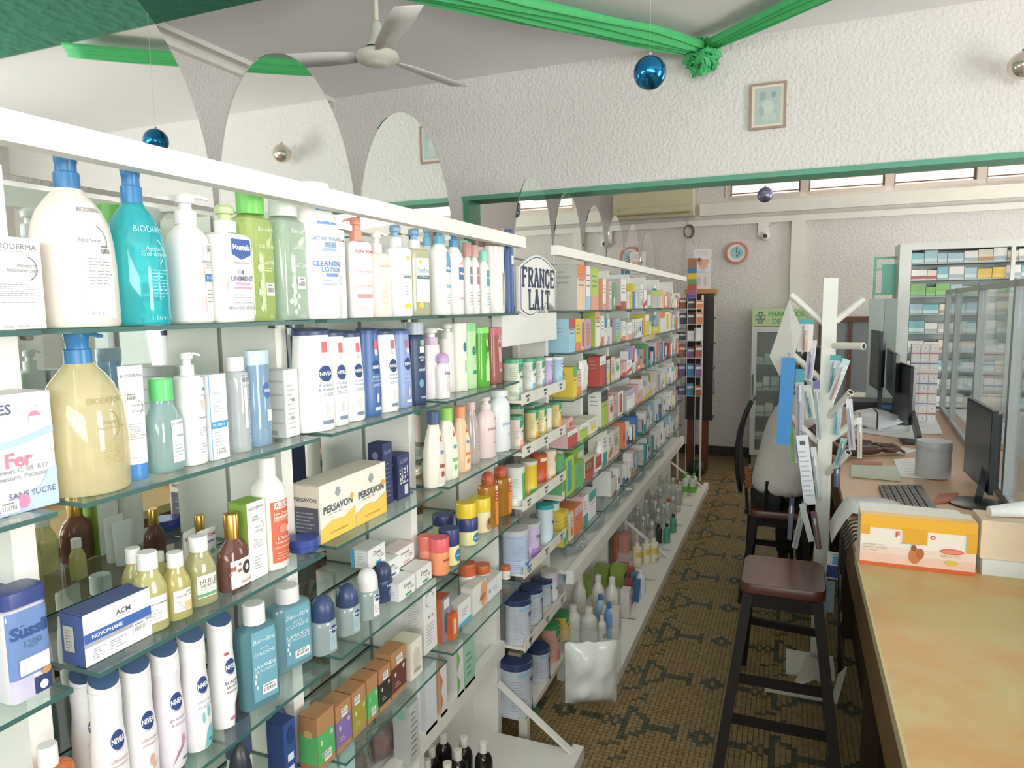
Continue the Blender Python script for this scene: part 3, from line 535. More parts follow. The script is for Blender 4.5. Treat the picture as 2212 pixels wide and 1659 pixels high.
bottle('clear blue-green micellar bottle with bright green cap',Z2+E1,353,70,817,1.085,'oil',M('B5D8D6','l'),('cyl',M('66D47E','p'),.6),[('r',-.1,.12,.85,.72,'E3ECEC'),('t','BIODERMA',.36,.67,.42,'8A9498',0),('t','Sebium',.5,.5,.3,'8A9498',0),('l',.1,.2,.7,.38,4,'A4B0B4')],capf=.235,e=3,dr=.7)
bottle('slim white pump bottle with small blue square logo',Z2+E1,411,58,761,1.085,'square',M('F2F2F0','p'),('pump',M('F2F2F0','p'),.5),[('r',.45,.82,.8,.98,'5B95CE'),('r',.2,.62,.8,.72,'F0D6C8'),('t','LA ROCHE',.42,.77,.4,'8A9094',0),('t','CICAPLAST',.35,.52,.5,'6C7276',.01),('l',-.1,.32,.7,.42,4,'B0B4B8'),('l',-.1,.12,.7,.24,4,'B0B4B8')],e=2.6,capf=.2,nz=80)
carton('white cream carton with blue edge and slanted name band',Z2+E1,457,494,811,1.06,.05,M('F2F5F8','c'),M('E4E9EC','c'),[('r',-1,0,-.93,1,'64B0E0'),('t','KERACNYL',-.1,.78,.6,'9DB4CC',0),('p',[(-.9,.37),(.75,.37),(1,.45),(-.9,.45)],'4C9CCB'),('t','DUCRAY',-.1,.41,.7,'E8F2F8',.01),('l',-.7,.55,.6,.7,5,'B4C0CC'),('l',-.7,.15,.6,.34,5,'B4C0CC'),('b',.1,.09,.55,.05)],[('l',-.7,.1,.7,.9,18,'C0C6CA')])
bottle('clear lotion bottle with white cap and price sticker',Z2+E1,514,50,770,1.085,'square',M('E4EAEC','l'),('cyl',M('F0F0EE','p'),.7),[('b',.2,.9,.6,.07),('r',-.2,.3,.1,.8,'F2F4F4'),('l',.15,.1,.8,.75,12,'B4BEC4')],capf=.15)
bottle('light blue shower bottle with round navy emblem',Z2+E1,560,50,756,1.085,'lotion',M('A9CDEA','l'),('flat',M('C4DBEC','p'),1.0),[('o',.3,.68,.45,.10,'4674AE'),('t','NIVEA',.3,.68,.4,'F0F4F8',.03,.045),('r',.1,.30,.75,.44,'EDF0F2'),('t','Creme care',.3,.24,.6,'7FA6CC',0)],capf=.15,dr=.6)
carton('grey-white carton with printed panels at the end of its glass shelf',Z2+E1,617,646,800,1.085,.07,M('EEEFEC','c'),M('DEE0DD','c'),[('l',-.6,.1,.6,.8,10,'C0C2BE'),('o',.2,.55,.25,.03,'9FA09C'),('o',.0,.28,.25,.03,'A8A9A5')],[('r',-.9,.2,.9,.23,'C4C6C2'),('r',-.9,.4,.9,.43,'C4C6C2'),('r',-.9,.62,.9,.65,'C4C6C2'),('r',-.9,.82,.9,.85,'C4C6C2'),('r',-.3,.03,.3,.1,'B4B6B2')])
def nivea(label,px,w,yt,col,cap,sub,tc='7D8CA8',a=1.09,pink=True,cc='slant'):
    d=[('o',.42,.60,.42,.085,'274A80'),('t','NIVEA',.42,.60,.38,'F4F4F4',.03,.042),('t',sub[0],.4,.48,.4,tc,.0,.03),('t',sub[1],.4,.435,.46,tc,.0,.032),('l',-.0,.36,.8,.40,2,tc),('r',.1,.07,.75,.11,tc),('o',.4,.22,.12,.06,'E8D6DC')]
    if pink: d+=[('r',.25,.82,.62,.93,'D9707E'),('r',.28,.74,.6,.81,'F3F1EE'),('l',.3,.745,.56,.80,3,'A88890')]
    return bottle(label,Z2+E1,px,w,yt,a,'lotion2',M(col,'p'),(cc,M(cap,'p'),.86),d,e=2.4,dr=.62,capf=.07)
nivea('tall white body lotion bottle with navy cap, first from the left',677,72,708,'F4F3F0','3D4F78',('Perfect','& Radiant'))
nivea('tall white body lotion bottle with navy cap, second from the left',719,52,712,'F4F3F0','3D4F78',('Perfect','& Radiant'))
nivea('white body lotion bottle with navy cap, third in the lotion row',757,48,714,'F4F3F0','3D4F78',('Express','Hydration'))
nivea('mid-blue body lotion bottle between white ones',796,44,708,'4B6FA8','3A5488',('Rich','Nourishing'),'D5DEEC')
nivea('white body lotion bottle right of the mid-blue one',832,46,710,'F4F3F0','3D4F78',('Express','Hydration'))
nivea('periwinkle blue body lotion bottle',866,38,710,'93A8D6','5A6FA6',('Irresistibly','Smooth'),'E6EAF6')
bottle('dark navy shower bottle with grey hook cap',Z2+E1,899,31,696,1.085,'square',M('34496A','p'),('cyl',M('B9C3CC','p'),.9),[('r',.2,.84,.7,.92,'8EC88E'),('r',.1,.74,.7,.83,'E9ECEE'),('o',.35,.66,.4,.08,'22344F'),('t','NIVEA',.35,.675,.36,'E6EAEE',.03,.035),('t','MEN',.35,.63,.22,'E6EAEE',.02,.025),('t','cool',.3,.5,.4,'DCE6EE',.02),('o',.2,.3,.3,.06,'6FA9C0'),('r',.1,.08,.7,.11,'9FB0C4')],e=4,dr=.6,capf=.15)
bottle('white lotion bottle with lilac collar and white pump',Z2+E1,933,36,708,1.10,'lotion2',M('F3EEEE','p'),('pump',M('DDBBDD','p'),.62,M('F0ECEC','p')),[('o',.6,.78,.2,.04,'E0B078'),('t','Mixa',.6,.66,.4,'8F7FA8',.03),('l',.3,.2,.8,.5,6,'D0C4CC')],capf=.24,nz=90,dr=.65)
bottle('small white bottle with lilac flip cap in front of the lotion row',Z2+E1,956,26,762,1.065,'round',M('F4EFEF','p'),('dome',M('CDA9D6','p'),.85),[('t','Mixa',.4,.7,.6,'A08AB0',.03),('r',.1,.2,.6,.45,'D9D2D6'),('l',.1,.5,.7,.62,3,'C4B8C0')],capf=.2,dr=.7)
bottle('cream lotion bottle with white pump behind the lilac-capped one',Z2+E1,968,32,699,1.13,'lotion2',M('F2EBE6','p'),('pump',M('F1EFEA','p'),.55),[('r',.5,.62,.8,.7,'D9A878'),('r',.5,.15,.7,.35,'D2A890')],capf=.22,nz=80,dr=.65)
bottle('off-white shampoo bottle with round dark green emblem',Z2+E1,993,28,698,1.10,'lotion',M('EFF0E2','p'),('flat',M('F0F0E6','p'),.98),[('o',.5,.72,.32,.08,'3E7F80'),('l',.3,.58,.8,.66,3,'B8BCA8'),('r',.35,.3,.6,.5,'B9C8B4')],capf=.1,dr=.6,e=3)
bottle('light green shampoo bottle with green cap',Z2+E1,1014,26,697,1.10,'lotion',M('BFE6AC','p'),('flat',M('8FD98E','p'),.98),[('o',.4,.66,.36,.08,'2F7F70'),('t','Vaseline',.4,.66,.32,'E8F4EA',.02),('r',.1,.25,.8,.32,'3E9A6A'),('l',.3,.42,.8,.56,4,'8FC48A')],capf=.13,dr=.6,e=3)
bottle('vivid green translucent shower gel bottle',Z2+E1,1041,28,707,1.08,'lotion2',M('7BDD55','l'),('flat',M('8EE070','p'),.95),[('p',[(.1,.1),(.8,.1),(.8,.85),(.3,.9),(.5,.6),(.1,.4)],'BFE89A'),('o',.5,.7,.3,.06,'2F8F4E')],capf=.1,dr=.6,e=3)
bottle('rose-red shower bottle at the right end of the near lotion row',Z2+E1,1068,28,707,1.08,'lotion2',M('C98078','l'),('flat',M('C06A72','p'),.9),[('r',.2,.25,.8,.9,'D9A8A0'),('o',.5,.8,.3,.06,'B4505A'),('r',.3,.3,.8,.45,'C06068')],capf=.14,dr=.6,e=3)
# ---- third row
def sweet(label,px,yt,a):
    bottle(label,Z3+E1,px,88,yt,a,'square',M('E6E4E8','p'),('flat',M('3D4B86','p'),1.02),[('r',-.95,.25,.9,.96,'6E8CBE'),('r',-.95,.02,.0,.25,'C9C4DC'),('r',.0,.02,.85,.2,'35406F'),('t','Sussli',.0,.74,.86,'35508E',.04),('o',-.36,.80,.03,.008,'35508E'),('o',-.27,.80,.03,.008,'35508E'),('t','1200',.1,.60,.4,'5E7FA0',0),('t','Stuck',.1,.56,.2,'5E7FA0',0),('r',-.6,.28,.8,.45,'EDEAF0'),('o',.6,.24,.25,.04,'C79A6A'),('o',.4,.1,.2,.05,'D9DCE8')],e=5,dr=.8,capf=.14,cat='tub',name='tub')
sweet('blue-lidded white sweetener tub at the left edge',42,1268,1.075);sweet('second sweetener tub partly hidden behind the front one',6,1254,1.19)
for k,(a,lb,g) in enumerate(((1.055,'blue and white hair supplement carton lying in front',1),(1.115,'blue hair supplement carton lying behind the front one',0))):
    carton(lb,Z3+E1,181,325,1332,a,.054,M('EFF0EE','c'),M('3E5896','c'),
     [('t','ACM',.15,.78,.22,'6A6E74',.02),('t','LABORATOIRE',.15,.69,.2,'9A9EA2',0),('r',-1,.44,1,.62,'3F66AE'),('t','NOVOPHANE',-.35,.53,.44,'EEF0F4',.03),('r',-1,.36,1,.44,'A9AFB8'),('l',-.8,.08,-.4,.30,5,'A8ACB2'),('l',-.3,.1,.2,.30,4,'A8ACB2'),('b',.6,.3,.2,.12),('a',.72,.33,.06,-80,80,'A8ACB2')],[('r',-.75,.25,.15,.75,'C9C9BE'),('l',-.6,.3,.0,.7,7,'8A8C88')],HH=None,top=M('45598F','c'))
def oil(label,px,w,yt,a,txt,col='E9E39A',band=None,extra=()):
    bottle(label,Z3+E1,px,w,yt,a,'oil',M(col,'l'),('cyl',M('F1F0EC','p'),.62),[('r',-.75,.16,.75,.58,'EDE9E0'),('t',txt,.1,.46,.62,'7A7468',.01),('l',-.5,.2,.6,.38,4,'B4AEA4')]+list(extra),capf=.215,e=3,dr=.85,rot=-14)
oil('yellow oil bottle in front with camphor label, beside the blue carton',322,66,1191,1.075,'HUILE CAMPHREE')
oil('yellow oil bottle half hidden behind the camphor oil',290,48,1183,1.16,'HUILE')
oil('yellow oil bottle peeping out between two white caps',343,34,1192,1.19,'HUILE')
oil('almond oil bottle with beige and round logo label',380,54,1192,1.07,"HUILE D'AMANDE",'E6D98A',None,[('o',.45,.52,.25,.07,'E8E6DE'),('t','JCD',.45,.52,.2,'5E8A60',.03),('r',.1,.18,.7,.34,'D9BE86')])
oil('larger castor oil bottle with white label and green band',431,62,1157,1.08,'HUILE','D6D29A',None,[('t','DE RICIN',.1,.38,.55,'7A8A78',.01),('r',-.75,.18,.75,.24,'6FA878')])
tube('white toothpaste tube with red lettering behind the castor oil',Z3+E1,447,50,1142,1.17,M('F3F2F0','p'),M('F0F0EE','p'),[('t','VEGECURE',0,.86,.9,'A8403E',.03),('r',-.6,.70,.6,.74,'6B7DB0'),('o',.2,.5,.3,.06,'7FC49A'),('l',-.4,.2,.6,.4,4,'A8C4B0')],capf=.08)
tube('second white toothpaste tube leaning left of the first',Z3+E1,410,46,1145,1.21,M('F1F1EF','p'),M('F0F0EE','p'),[('t','VEGE',-.2,.82,.7,'A8403E',.03),('r',-.6,.68,.4,.72,'6B7DB0')],rot=14,capf=.08)
def patch(label,px,w,yt,a):
    bottle(label,Z3+E1,px,w,yt,a,'gold',M('8A5A50','l'),('cyl',M('C9A052','m'),.42),[('r',-.8,.05,.8,.60,'EFE9E2'),('o',.35,.40,.34,.14,'3F4248'),('o',.35,.40,.14,.06,'E6E2DC'),('t','Patchouli',.3,.14,.42,'8A7A70',0)]+[('o',-.5+.35*math.sin(k*1.9),.5-.03*math.cos(k*3.1)-k*.02,.09,.03,'9A6A58') for k in range(8)],e=2.4,dr=.6,capf=.33)
patch('brown fragrance bottle with gold cap and round dark emblem',503,64,1109,1.075)
patch('gold-capped fragrance bottle hidden behind the tubes',432,42,1112,1.24)
carton('white and green skincare carton standing by the orange lotion bottle',Z3+E1,539,577,1090,1.06,.05,M('F1F1EE','c'),M('8DB34E','c'),[('t','BIODERMA',0,.92,.8,'7A7F7E',0),('b',-.1,.78,.5,.05),('t','Sebium',.1,.67,.4,'9A9E9C',0),('t','Global',.1,.62,.4,'9A9E9C',0),('a',.15,.66,.28,-70,75,'8A8E8C'),('l',-.5,.4,.6,.52,4,'B0B2B0'),('l',-.5,.12,.6,.3,5,'B0B2B0')],top=M('8DB34E','c'))
bottle('tall white body milk bottle with big orange-red label',Z3+E1,583,74,988,1.085,'round',M('F0ECE6','p'),('cyl',M('F0EDE8','p'),.50),
 [('r',-.75,.08,.8,.74,'CF6A48'),('r',-.55,.66,.78,.73,'F0E6DA'),('t','AUDRA',.12,.695,.6,'C25E40',.0,.05),('t','Lait Douceur',.05,.61,.6,'F4E6DC',.01),('r',-.6,.53,.75,.58,'E9C8B4'),('t','Éclaircissant',.07,.555,.62,'C25E40',.0),('o',.0,.44,.35,.05,'D98E7C'),('o',.4,.42,.18,.035,'F0E0D4'),('t',"à l'huile de",.05,.345,.5,'F4E6DC',.01),('t','Noix de Cajou',.05,.295,.62,'F4E6DC',.01),('t','Lightening Body Lotion',.05,.245,.7,'F4E6DC',.0),('l',-.5,.11,.7,.2,3,'E8B8A4')],capf=.16)
bottle('flat round dark blue cream tin lying on the glass',Z3+E1,653,64,1160,1.085,'jar',M('3C4C90','p'),('lid',M('404F9A','p'),1.0),[],capf=.55,cat='tin',name='cream_tin',dr=1.)
def soap(label,p0,p1,yt,a,D,z=Z3+E1,n=2,decs=True,col='F1ECDD'):
    d=[]
    if decs:
        for k in range(n):
            u=-1+(2*k+1)/n;w=1/n
            d+=[('p',[(u-w,0),(u+w*.98,0),(u+w*.98,.42),(u+w*.3,.30),(u-w*.3,.34),(u-w,.24)],'F0CB5C'),('t','PERSAVON',u,.55,.82/n,'5E6468',.03),('p',[(u-.08,.78),(u-.03,.88),(u+.04,.88),(u+.08,.78),(u,.70)],'9CA4A8'),('o',u+w*.8,.62,.05,.06,'E6B84A'),('l',u-w*.6,.43,u+w*.6,.47,1,'9A9C98'),('t','SAVON DE MARSEILLE',u,.12,.5/n,'A88A3A',0)]
    return carton(label,z,p0,p1,yt,a,D,M(col,'c'),M('E4D8C8','c'),d,[('r',-.9,.02,.9,.62,'5A5A66'),('l',-.7,.1,.7,.55,7,'A8A8AE'),('t','PERSAVON',0,.75,.8,'6A6A6E',.02)] if decs else (),cat='soap',name='soap_pack')
soap('cream and yellow soap multipack lying along the glass shelf',692,834,1052,1.065,.085)
def beldam(label,p0,p1,yt,a,z=Z3+E1,tx=True):
    carton(label,z,p0,p1,yt,a,.05,M('3B426C','c'),M('30365C','c'),[('r',-.7,.35,.7,.72,'E4E2DE'),('t','BEL',0,.62,.9,'3B426C',.03),('t','DAM',0,.45,.9,'3B426C',.03),('t','SOAP',0,.85,.7,'9CA0B8',.01),('r',0,.08,.6,.3,'D8D6D6')] if tx else [('t','SOAP',0,.85,.7,'9CA0B8',.01),('l',-.6,.1,.6,.7,8,'7A80A0')],[('o',0,.8,.4,.07,'7A7F98')],cat='carton')
beldam('navy carton standing left of its twin, taller one',829,849,960,1.10,tx=False);beldam('navy carton with white name panel',860,885,986,1.09)
def tapb(label,px,w,yt,a,body,cap,c1,c2):
    bottle(label,Z3+E1,px,w,yt,a,'taper',M(body,'p'),('cyl',M(cap,'p'),.52),[('p',[(-.1,.05),(.75,.05),(.9,.5),(.55,.88),(.2,.6)],c1),('r',.1,.30,.7,.36,c2),('o',.45,.55,.25,.035,'6F9AC4'),('o',.4,.2,.2,.05,c2),('p',[(.35,.72),(.65,.72),(.5,.84)],'C9584A')],capf=.17,e=2.6,dr=.6)
tapb('cream lotion bottle with slate blue cap',938,40,888,1.07,'EFE9DA','4C6188','E9D8CC','A0604A')
tapb('cream lotion bottle with lime green cap',966,40,880,1.075,'EFE9DA','9AD36A','E6F0DA','7FC46A')
tapb('orange-white lotion bottle with orange cap',995,36,877,1.08,'F0C8A0','EE9A6A','F4D8B8','E08A4A')
bottle('clear pale pink baby oil bottle',Z3+E1,1019,32,868,1.10,'taper',M('EADAD8','l'),('cyl',M('EAC8C6','p'),.5),[('l',.1,.2,.7,.6,6,'D9B8B8')],capf=.13,dr=.8)
bottle('pink baby lotion bottle with pump, before the white powder',Z3+E1,1050,36,857,1.09,'round',M('F1D9D6','p'),('pump',M('F1E4E0','p'),.5),[('t',"johnson's",.4,.6,.75,'C98A9A',.02),('r',.3,.3,.8,.34,'E0A49A'),('o',.7,.8,.1,.03,'E08A7A')],capf=.2,nz=-60,dr=.7)
bottle('white baby powder bottle with white cap, right end of its row',Z3+E1,1079,40,842,1.09,'round',M('EFF1F2','p'),('cyl',M('F0F0F0','p'),.72),[('t',"johnson's",.45,.5,.75,'9DB4D4',.02),('o',.5,.3,.2,.04,'BFD0E4')],capf=.1,dr=.7)
# ---- fourth row
def aero(label,px,w,yt,a,sub,tc,accent=None,extra=(),body='F0EEEE'):
    bottle(label,Z4+E1,px,w,yt,a,'aero',M(body,'p'),('slant',M('F1F0EF','p'),.88),[('o',.28,.70,.48,.085,'2B4480'),('t','NIVEA',.28,.70,.43,'F4F4F4',.03,.05),('t',sub[0],.3,.53,.56,tc,.0,.035),('t',sub[1],.3,.475,.5,tc,.0,.035),('l',.0,.6,.5,.62,1,'A8A8B0'),('t','48h',.55,.1,.2,'4A4A60',.02)]+list(extra),capf=.22,rot=-18,cat='deodorant',name='spray_can')
    o=COL.objects
arc=lambda c:[('p',[(-.3,.06),(.1,.2),(.7,.3),(.7,.285),(.15,.17)],c)]
for args in (('white aerosol deodorant at the back left, half hidden',190,58,1446,1.17,('ultimate','protect'),'C49AA0'),('white aerosol deodorant standing frontmost at the left',239,70,1450,1.07,('ultimate','protect'),'C8A098',None,arc('D9BFB4')+[('o',.3,.32,.15,.06,'D8B09A')]),
 ('white aerosol deodorant, second from the front left',303,68,1418,1.075,('ultimate','protect'),'C8A098',None,arc('D9BFB4')+[('o',.3,.32,.15,.06,'D8B09A')]),
 ('pale lilac-white aerosol deodorant with pink pearl print',364,66,1385,1.08,('pearl','& beauty'),'A890A8',None,arc('A87890')+[('o',.5,.3,.12,.05,'D49AC0')],'EDE6EC'),
 ('white aerosol deodorant with turquoise swoosh',421,62,1356,1.08,('dry','fresh'),'A8C8CC',None,[('p',[(.15,.02),(.85,.02),(.85,.22),(.6,.26),(.3,.18)],'6CC8CC'),('o',.1,.36,.08,.06,'6CC8C4'),('o',.5,.4,.08,.06,'6CC8C4')]),
 ('white aerosol deodorant with black side panel',481,58,1324,1.085,('BLACK&','WHITE'),'33363A',None,[('p',[(.35,.02),(.95,.02),(.95,.40),(.7,.36),(.4,.26)],'2E3136'),('t','INVISIBLE',.3,.425,.5,'44474A',.0,.025),('t','x5',.1,.12,.2,'C05A80',.03),('r',-.2,.84,.15,.87,'C05060')])):
    aero(*args)
# dark disc on the deodorant tops
def discs():
    for o in list(COL.objects):
        if o.get('category')=='deodorant' and o.type=='EMPTY':
            c=[x for x in o.children if x.name.startswith('cap')]
            if not c: continue
            c=c[0];me=c.data;me.materials.append(M('4A6184','p'));big=max(me.polygons,key=lambda p:(p.center.z,p.area) if p.normal.z>.5 else (-1,0));big.material_index=len(me.materials)-1
discs()
def colog(label,px,w,yt,a,col):
    bottle(label,Z4+E1,px,w,yt,a,'flask',M(col,'l'),('cyl',M('F0F0EE','p'),.52),[('r',-.55,.08,.8,.93,'6FA6B8'),('t','Bien-être',.12,.81,.6,'E6F2F4',.0,None,.3),('t','EAU DE',.12,.71,.22,'E6F2F4',0),('t','COLOGNE',.12,.65,.56,'E6F2F4',.0),('t','LAVANDE',.12,.50,.58,'E6F2F4',.01),('t','DE PROVENCE',.12,.44,.58,'E6F2F4',.0),('b',.3,.2,.4,.06),('o',-.4,.4,.05,.03,'E6F2F4'),('o',-.45,.33,.05,.03,'E6F2F4'),('o',-.38,.26,.05,.03,'E6F2F4')],e=5,dr=.5,capf=.19,rot=-14)
colog('teal lavender cologne bottle in front, left one of two',555,66,1302,1.075,'6FA8B4');colog('pale blue lavender cologne bottle, right one of two',624,72,1264,1.12,'94C4D4')
def roll(label,px,w,yt,a,body,cap,lab):
    bottle(label,Z4+E1,px,w,yt,a,'vial',M(body,'l' if lab!='n' else 'p'),('dome',M(cap,'p'),.92),[('r',.1,.1,.85,.85,'F1EEEE' if lab=='w' else ('A9BFC4' if lab=='g' else '33466E')),('o',.5,.72,.32,.12,'2B4070'),('t','NIVEA',.5,.72,.45,'E8ECF0',.02),('l',.2,.2,.75,.5,4,'8A98A8' if lab!='w' else 'C06A78')],capf=.42,e=3,dr=.75,cat='deodorant',name='roll_on_deodorant')
roll('clear roll-on deodorant with navy dome cap, nearest',698,42,1284,1.08,'C4D6D4','3D4E74','g');roll('clear roll-on deodorant with navy dome cap, second',750,40,1260,1.085,'C4D6D4','3D4E74','g')
roll('clear roll-on deodorant with white dome cap',794,37,1226,1.085,'C8DCD8','EDEBE8','w');roll('all-navy roll-on deodorant behind the white-capped one',825,34,1213,1.11,'3A4868','3A4868','n')
def dove(label,a,y0,y1,z,h,D,col='4FA45A',side='EDEDEA',tn='Dove'):
    carton(label,z,0,0,0,a,D,M('F1F0EC','c'),M(side,'c'),[('t',tn,.0,.68,.42,'5A6470',.01,None,.2),('o',.1,.45,.05,.06,'B09A60'),('r',-.2,.08,.5,.2,col),('b',.6,.4,.22,.14)],[('r',-1,0,-.55,1,col),('l',-.2,.15,.6,.85,5,'B8B8B4')],pos=(-a-D/2,(y0+y1)/2,z),W=y1-y0,HH=h,cat='soap',name='soap_carton')
hz=.033
dove('white soap carton with green stripe at the front right',1.055,1.80,1.895,Z4+E1,.055,.06)
dove('white soap carton with green stripe left of the front one',1.055,1.695,1.79,Z4+E1,.055,.06)
dove('white soap carton with navy stripe, second from top of the pile',1.10,1.68,1.775,Z4+.057,.055,.065,'3E5580')
dove('white soap carton with sky blue stripe, topmost of the pile',1.12,1.64,1.73,Z4+.113,.055,.06,'58AAD0')
dove('pale pink soap carton on the green-striped ones',1.12,1.785,1.90,Z4+.057,.055,.06,'EAB8B8','F0DAD6','Dermophil')
def jar(label,z,px,w,yt,a,body,lid,decs=(),capf=.38,bk='p',shape='jar'):
    bottle(label,z,px,w,yt,a,shape,M(body,bk),('lid',M(lid,'p'),1.0),decs,capf=capf,cat='jar',name='jar')
jar('white cream jar with yellow lid, left one',Z4+E1,1007,44,1084,1.10,'F0E2B8','F0D23C');jar('white cream jar with yellow lid and portrait label, right one',Z4+E1,1037,46,1073,1.105,'F0E0B4','F0D23C',[('o',.3,.4,.45,.3,'C08A60'),('o',.3,.5,.2,.15,'7A4A38')])
jar('yellow petroleum jelly jar with dark blue lid, back left',Z4+E1,957,44,1110,1.19,'E8E2A0','3A4578');jar('yellow petroleum jelly jar with dark blue lid, right one',Z4+E1,1009,46,1117,1.09,'EFE9A8','3A4578',[('o',.35,.5,.5,.33,'3E86B4'),('t','Vaseline',.35,.5,.42,'E8F0F4',.02)],.45)
jar('yellow petroleum jelly jar with dark blue lid, front left',Z4+E1,970,44,1140,1.06,'EFE9A8','3A4578',[('o',.4,.5,.5,.33,'3E86B4'),('t','Vaseline',.4,.5,.42,'E8F0F4',.02)],.45)
jar('coral hair cream jar, left one',Z4+E1,921,34,1156,1.10,'EE9A80','E8806E');jar('orange hair cream jar with pink lid and price tag',Z4+E1,949,42,1160,1.05,'F09A6A','E86A70',[('t','MAKARI',.35,.65,.6,'8A4A3A',.03),('o',.3,.25,.3,.12,'D9A06A')],.36)
for px,yt,lb in ((1055,1018,'amber body oil bottle with red-brown cap, front one'),(1083,1005,'amber body oil bottle with red-brown cap, rear one')):
    bottle(lb,Z4+E1,px,32,yt,1.095 if px<1060 else 1.11,'flask',M('D9963A','l'),('dome',M('C05A3A','p'),.66),[('r',.3,.05,.8,.6,'E8923E'),('r',.3,.6,.8,.85,'C0563C'),('r',.4,.78,.75,.95,'EFEAE4'),('l',.4,.62,.7,.76,2,'F0D0B0')],e=4,dr=.7,capf=.22)
# ---- fifth row
jar('navy-capped deodorant pot with green leaf mark',Z5+E1,521,52,1544,1.12,'EDEDEC','4A5878',[('r',-.9,.5,.9,.62,'2F3F66'),('o',.0,.7,.12,.1,'6FB070')],.36)
bottle('black-capped deodorant can in front, mostly below the frame',Z5+E1,527,56,1605,1.03,'vial',M('2F343C','p'),('dome',M('31363E','p'),.9),capf=.5,cat='deodorant',name='spray_can')
carton('navy deodorant carton with white bars',Z5+E1,617,642,1568,1.075,.05,M('34508C','c'),M('2C4478','c'),[('r',-.5,.1,.5,.2,'DDE4EE'),('r',-.5,.28,.5,.38,'DDE4EE'),('r',-.5,.46,.5,.56,'DDE4EE'),('o',.2,.8,.6,.12,'27406F')])
bottle('navy deodorant bottle with dome cap behind the navy carton',Z5+E1,606,40,1524,1.15,'vial',M('2F3F66','p'),('dome',M('33436C','p'),.95),capf=.5,cat='deodorant',name='roll_on_deodorant')
bottle('orange bottle with white cap at the bottom left corner',Z4+E1,112,84,1608,1.09,'flask',M('EC8A4E','l'),('cyl',M('F0EEEA','p'),.42),capf=.2,e=4,dr=.6)
kr=[(687,724,'green','5DB86A',1555),(727,760,'purple','8A72B4',1530),(762,792,'olive','A8A040',1500),(794,817,'bright green','5DC070',1470),(820,845,'black','3A3634',1450),(847,878,'dark brown','6E4038',1415)]
for i,(p0,p1,nm,c,yt) in enumerate(kr):
    carton('kraft soap carton with %s lower half, %s in the row'%(nm,ORD[i]),Z5+E1,p0,p1-1,yt,1.06-.0*i,.055,M('B98A60','c'),M('B08258','c'),[('r',-1,.12,1,.66,c),('o',.65,.56,.16,.05,'D8CCB8'),('l',-.6,.2,.3,.32,2,'D9D9C0'),('b',.1 if i!=2 else -.3,.2 if i in(0,3) else .78,.42,.09),('o',-.55,.5,.12,.05,'E4DCCB')],[('r',-1,.12,1,.66,c),('o',0,.68,.5,.08,'C9B070')],name='soap_carton',cat='soap')
carton('beige squat carton behind the tall white one, left',Z5+E1,868,890,1392,1.11,.06,M('E9E0CE','c'),M('DDD3BE','c'),[('o',0,.5,.5,.25,'C8BCA4')])
carton('cream carton with fan emblem in front of the tall white one',Z5+E1,888,912,1392,1.06,.07,M('EFE9DA','c'),M('E4DCC8','c'),[('o',0,.5,.6,.3,'DCD2BE'),('t','Aloe',0,.2,.6,'8A8A78',.01)],[('o',0,.6,.5,.15,'D0C6B0')])
carton('tall white glucose meter carton',Z5+E1,916,944,1268,1.10,.07,M('F0EEEA','c'),M('E2E0DC','c'),[('a',0,.75,.3,0,270,'4A4E58'),('l',-.6,.85,.6,.95,2,'9A9A98'),('o',-.2,.5,.12,.02,'B0907A'),('o',.3,.5,.12,.02,'B0907A'),('l',-.6,.1,.6,.42,7,'B4B4B0')],[('l',-.7,.1,.7,.9,22,'B8B6B0')])
carton('rust-orange support bandage carton, taller of two',Z5+E1,956,975,1297,1.08,.05,M('8E8C98','c'),M('B05A34','c'),[('r',-.6,.75,.6,.95,'EAE6E2'),('o',0,.4,.5,.25,'5A5E74')])
carton('small bright orange carton beside the bandage carton',Z5+E1,977,988,1330,1.06,.03,M('E07038','c'),M('D0602E','c'),[('r',-.5,.2,.5,.8,'EAD0B8')])
carton('white cream carton with sky blue edge',Z5+E1,990,1017,1310,1.08,.04,M('EFEEEA','c'),M('DCDAD4','c'),[('r',-1,.0,1,.16,'62B4D8'),('l',-.4,.35,.5,.7,3,'8E9AA0')])
carton('white and apricot carton with round orange panel',Z5+E1,1022,1050,1273,1.075,.05,M('EDEAE2','c'),M('E0DCD2','c'),[('o',.6,.5,.45,.5,'ECA878'),('t','ANY',.5,.4,.5,'9A5A3A',.03)])
carton('white carton with blue mark lying under the cream one',Z5+E1,1053,1084,1262,1.075,.06,M('EEEDE9','c'),M('D9D8D2','c'),[('r',-.8,.4,-.6,.6,'4F9CC8'),('l',-.3,.3,.6,.6,2,'A8B4B8')])
jar('white ointment jar with orange lid, nearest',Z5+E1,1010,36,1215,1.15,'EDE8E0','D06A3E',[('o',0,.4,.25,.2,'D9A07A')],.3);jar('white ointment jar with orange lid, middle',Z5+E1,1042,34,1218,1.14,'EDE8E0','D06A3E',[],.3);jar('white ointment jar with orange lid, at the shelf end',Z5+E1,1092,20,1222,1.10,'EDE8E0','D06A3E',[('l',-.5,.3,.5,.6,2,'B06A5A')],.3)
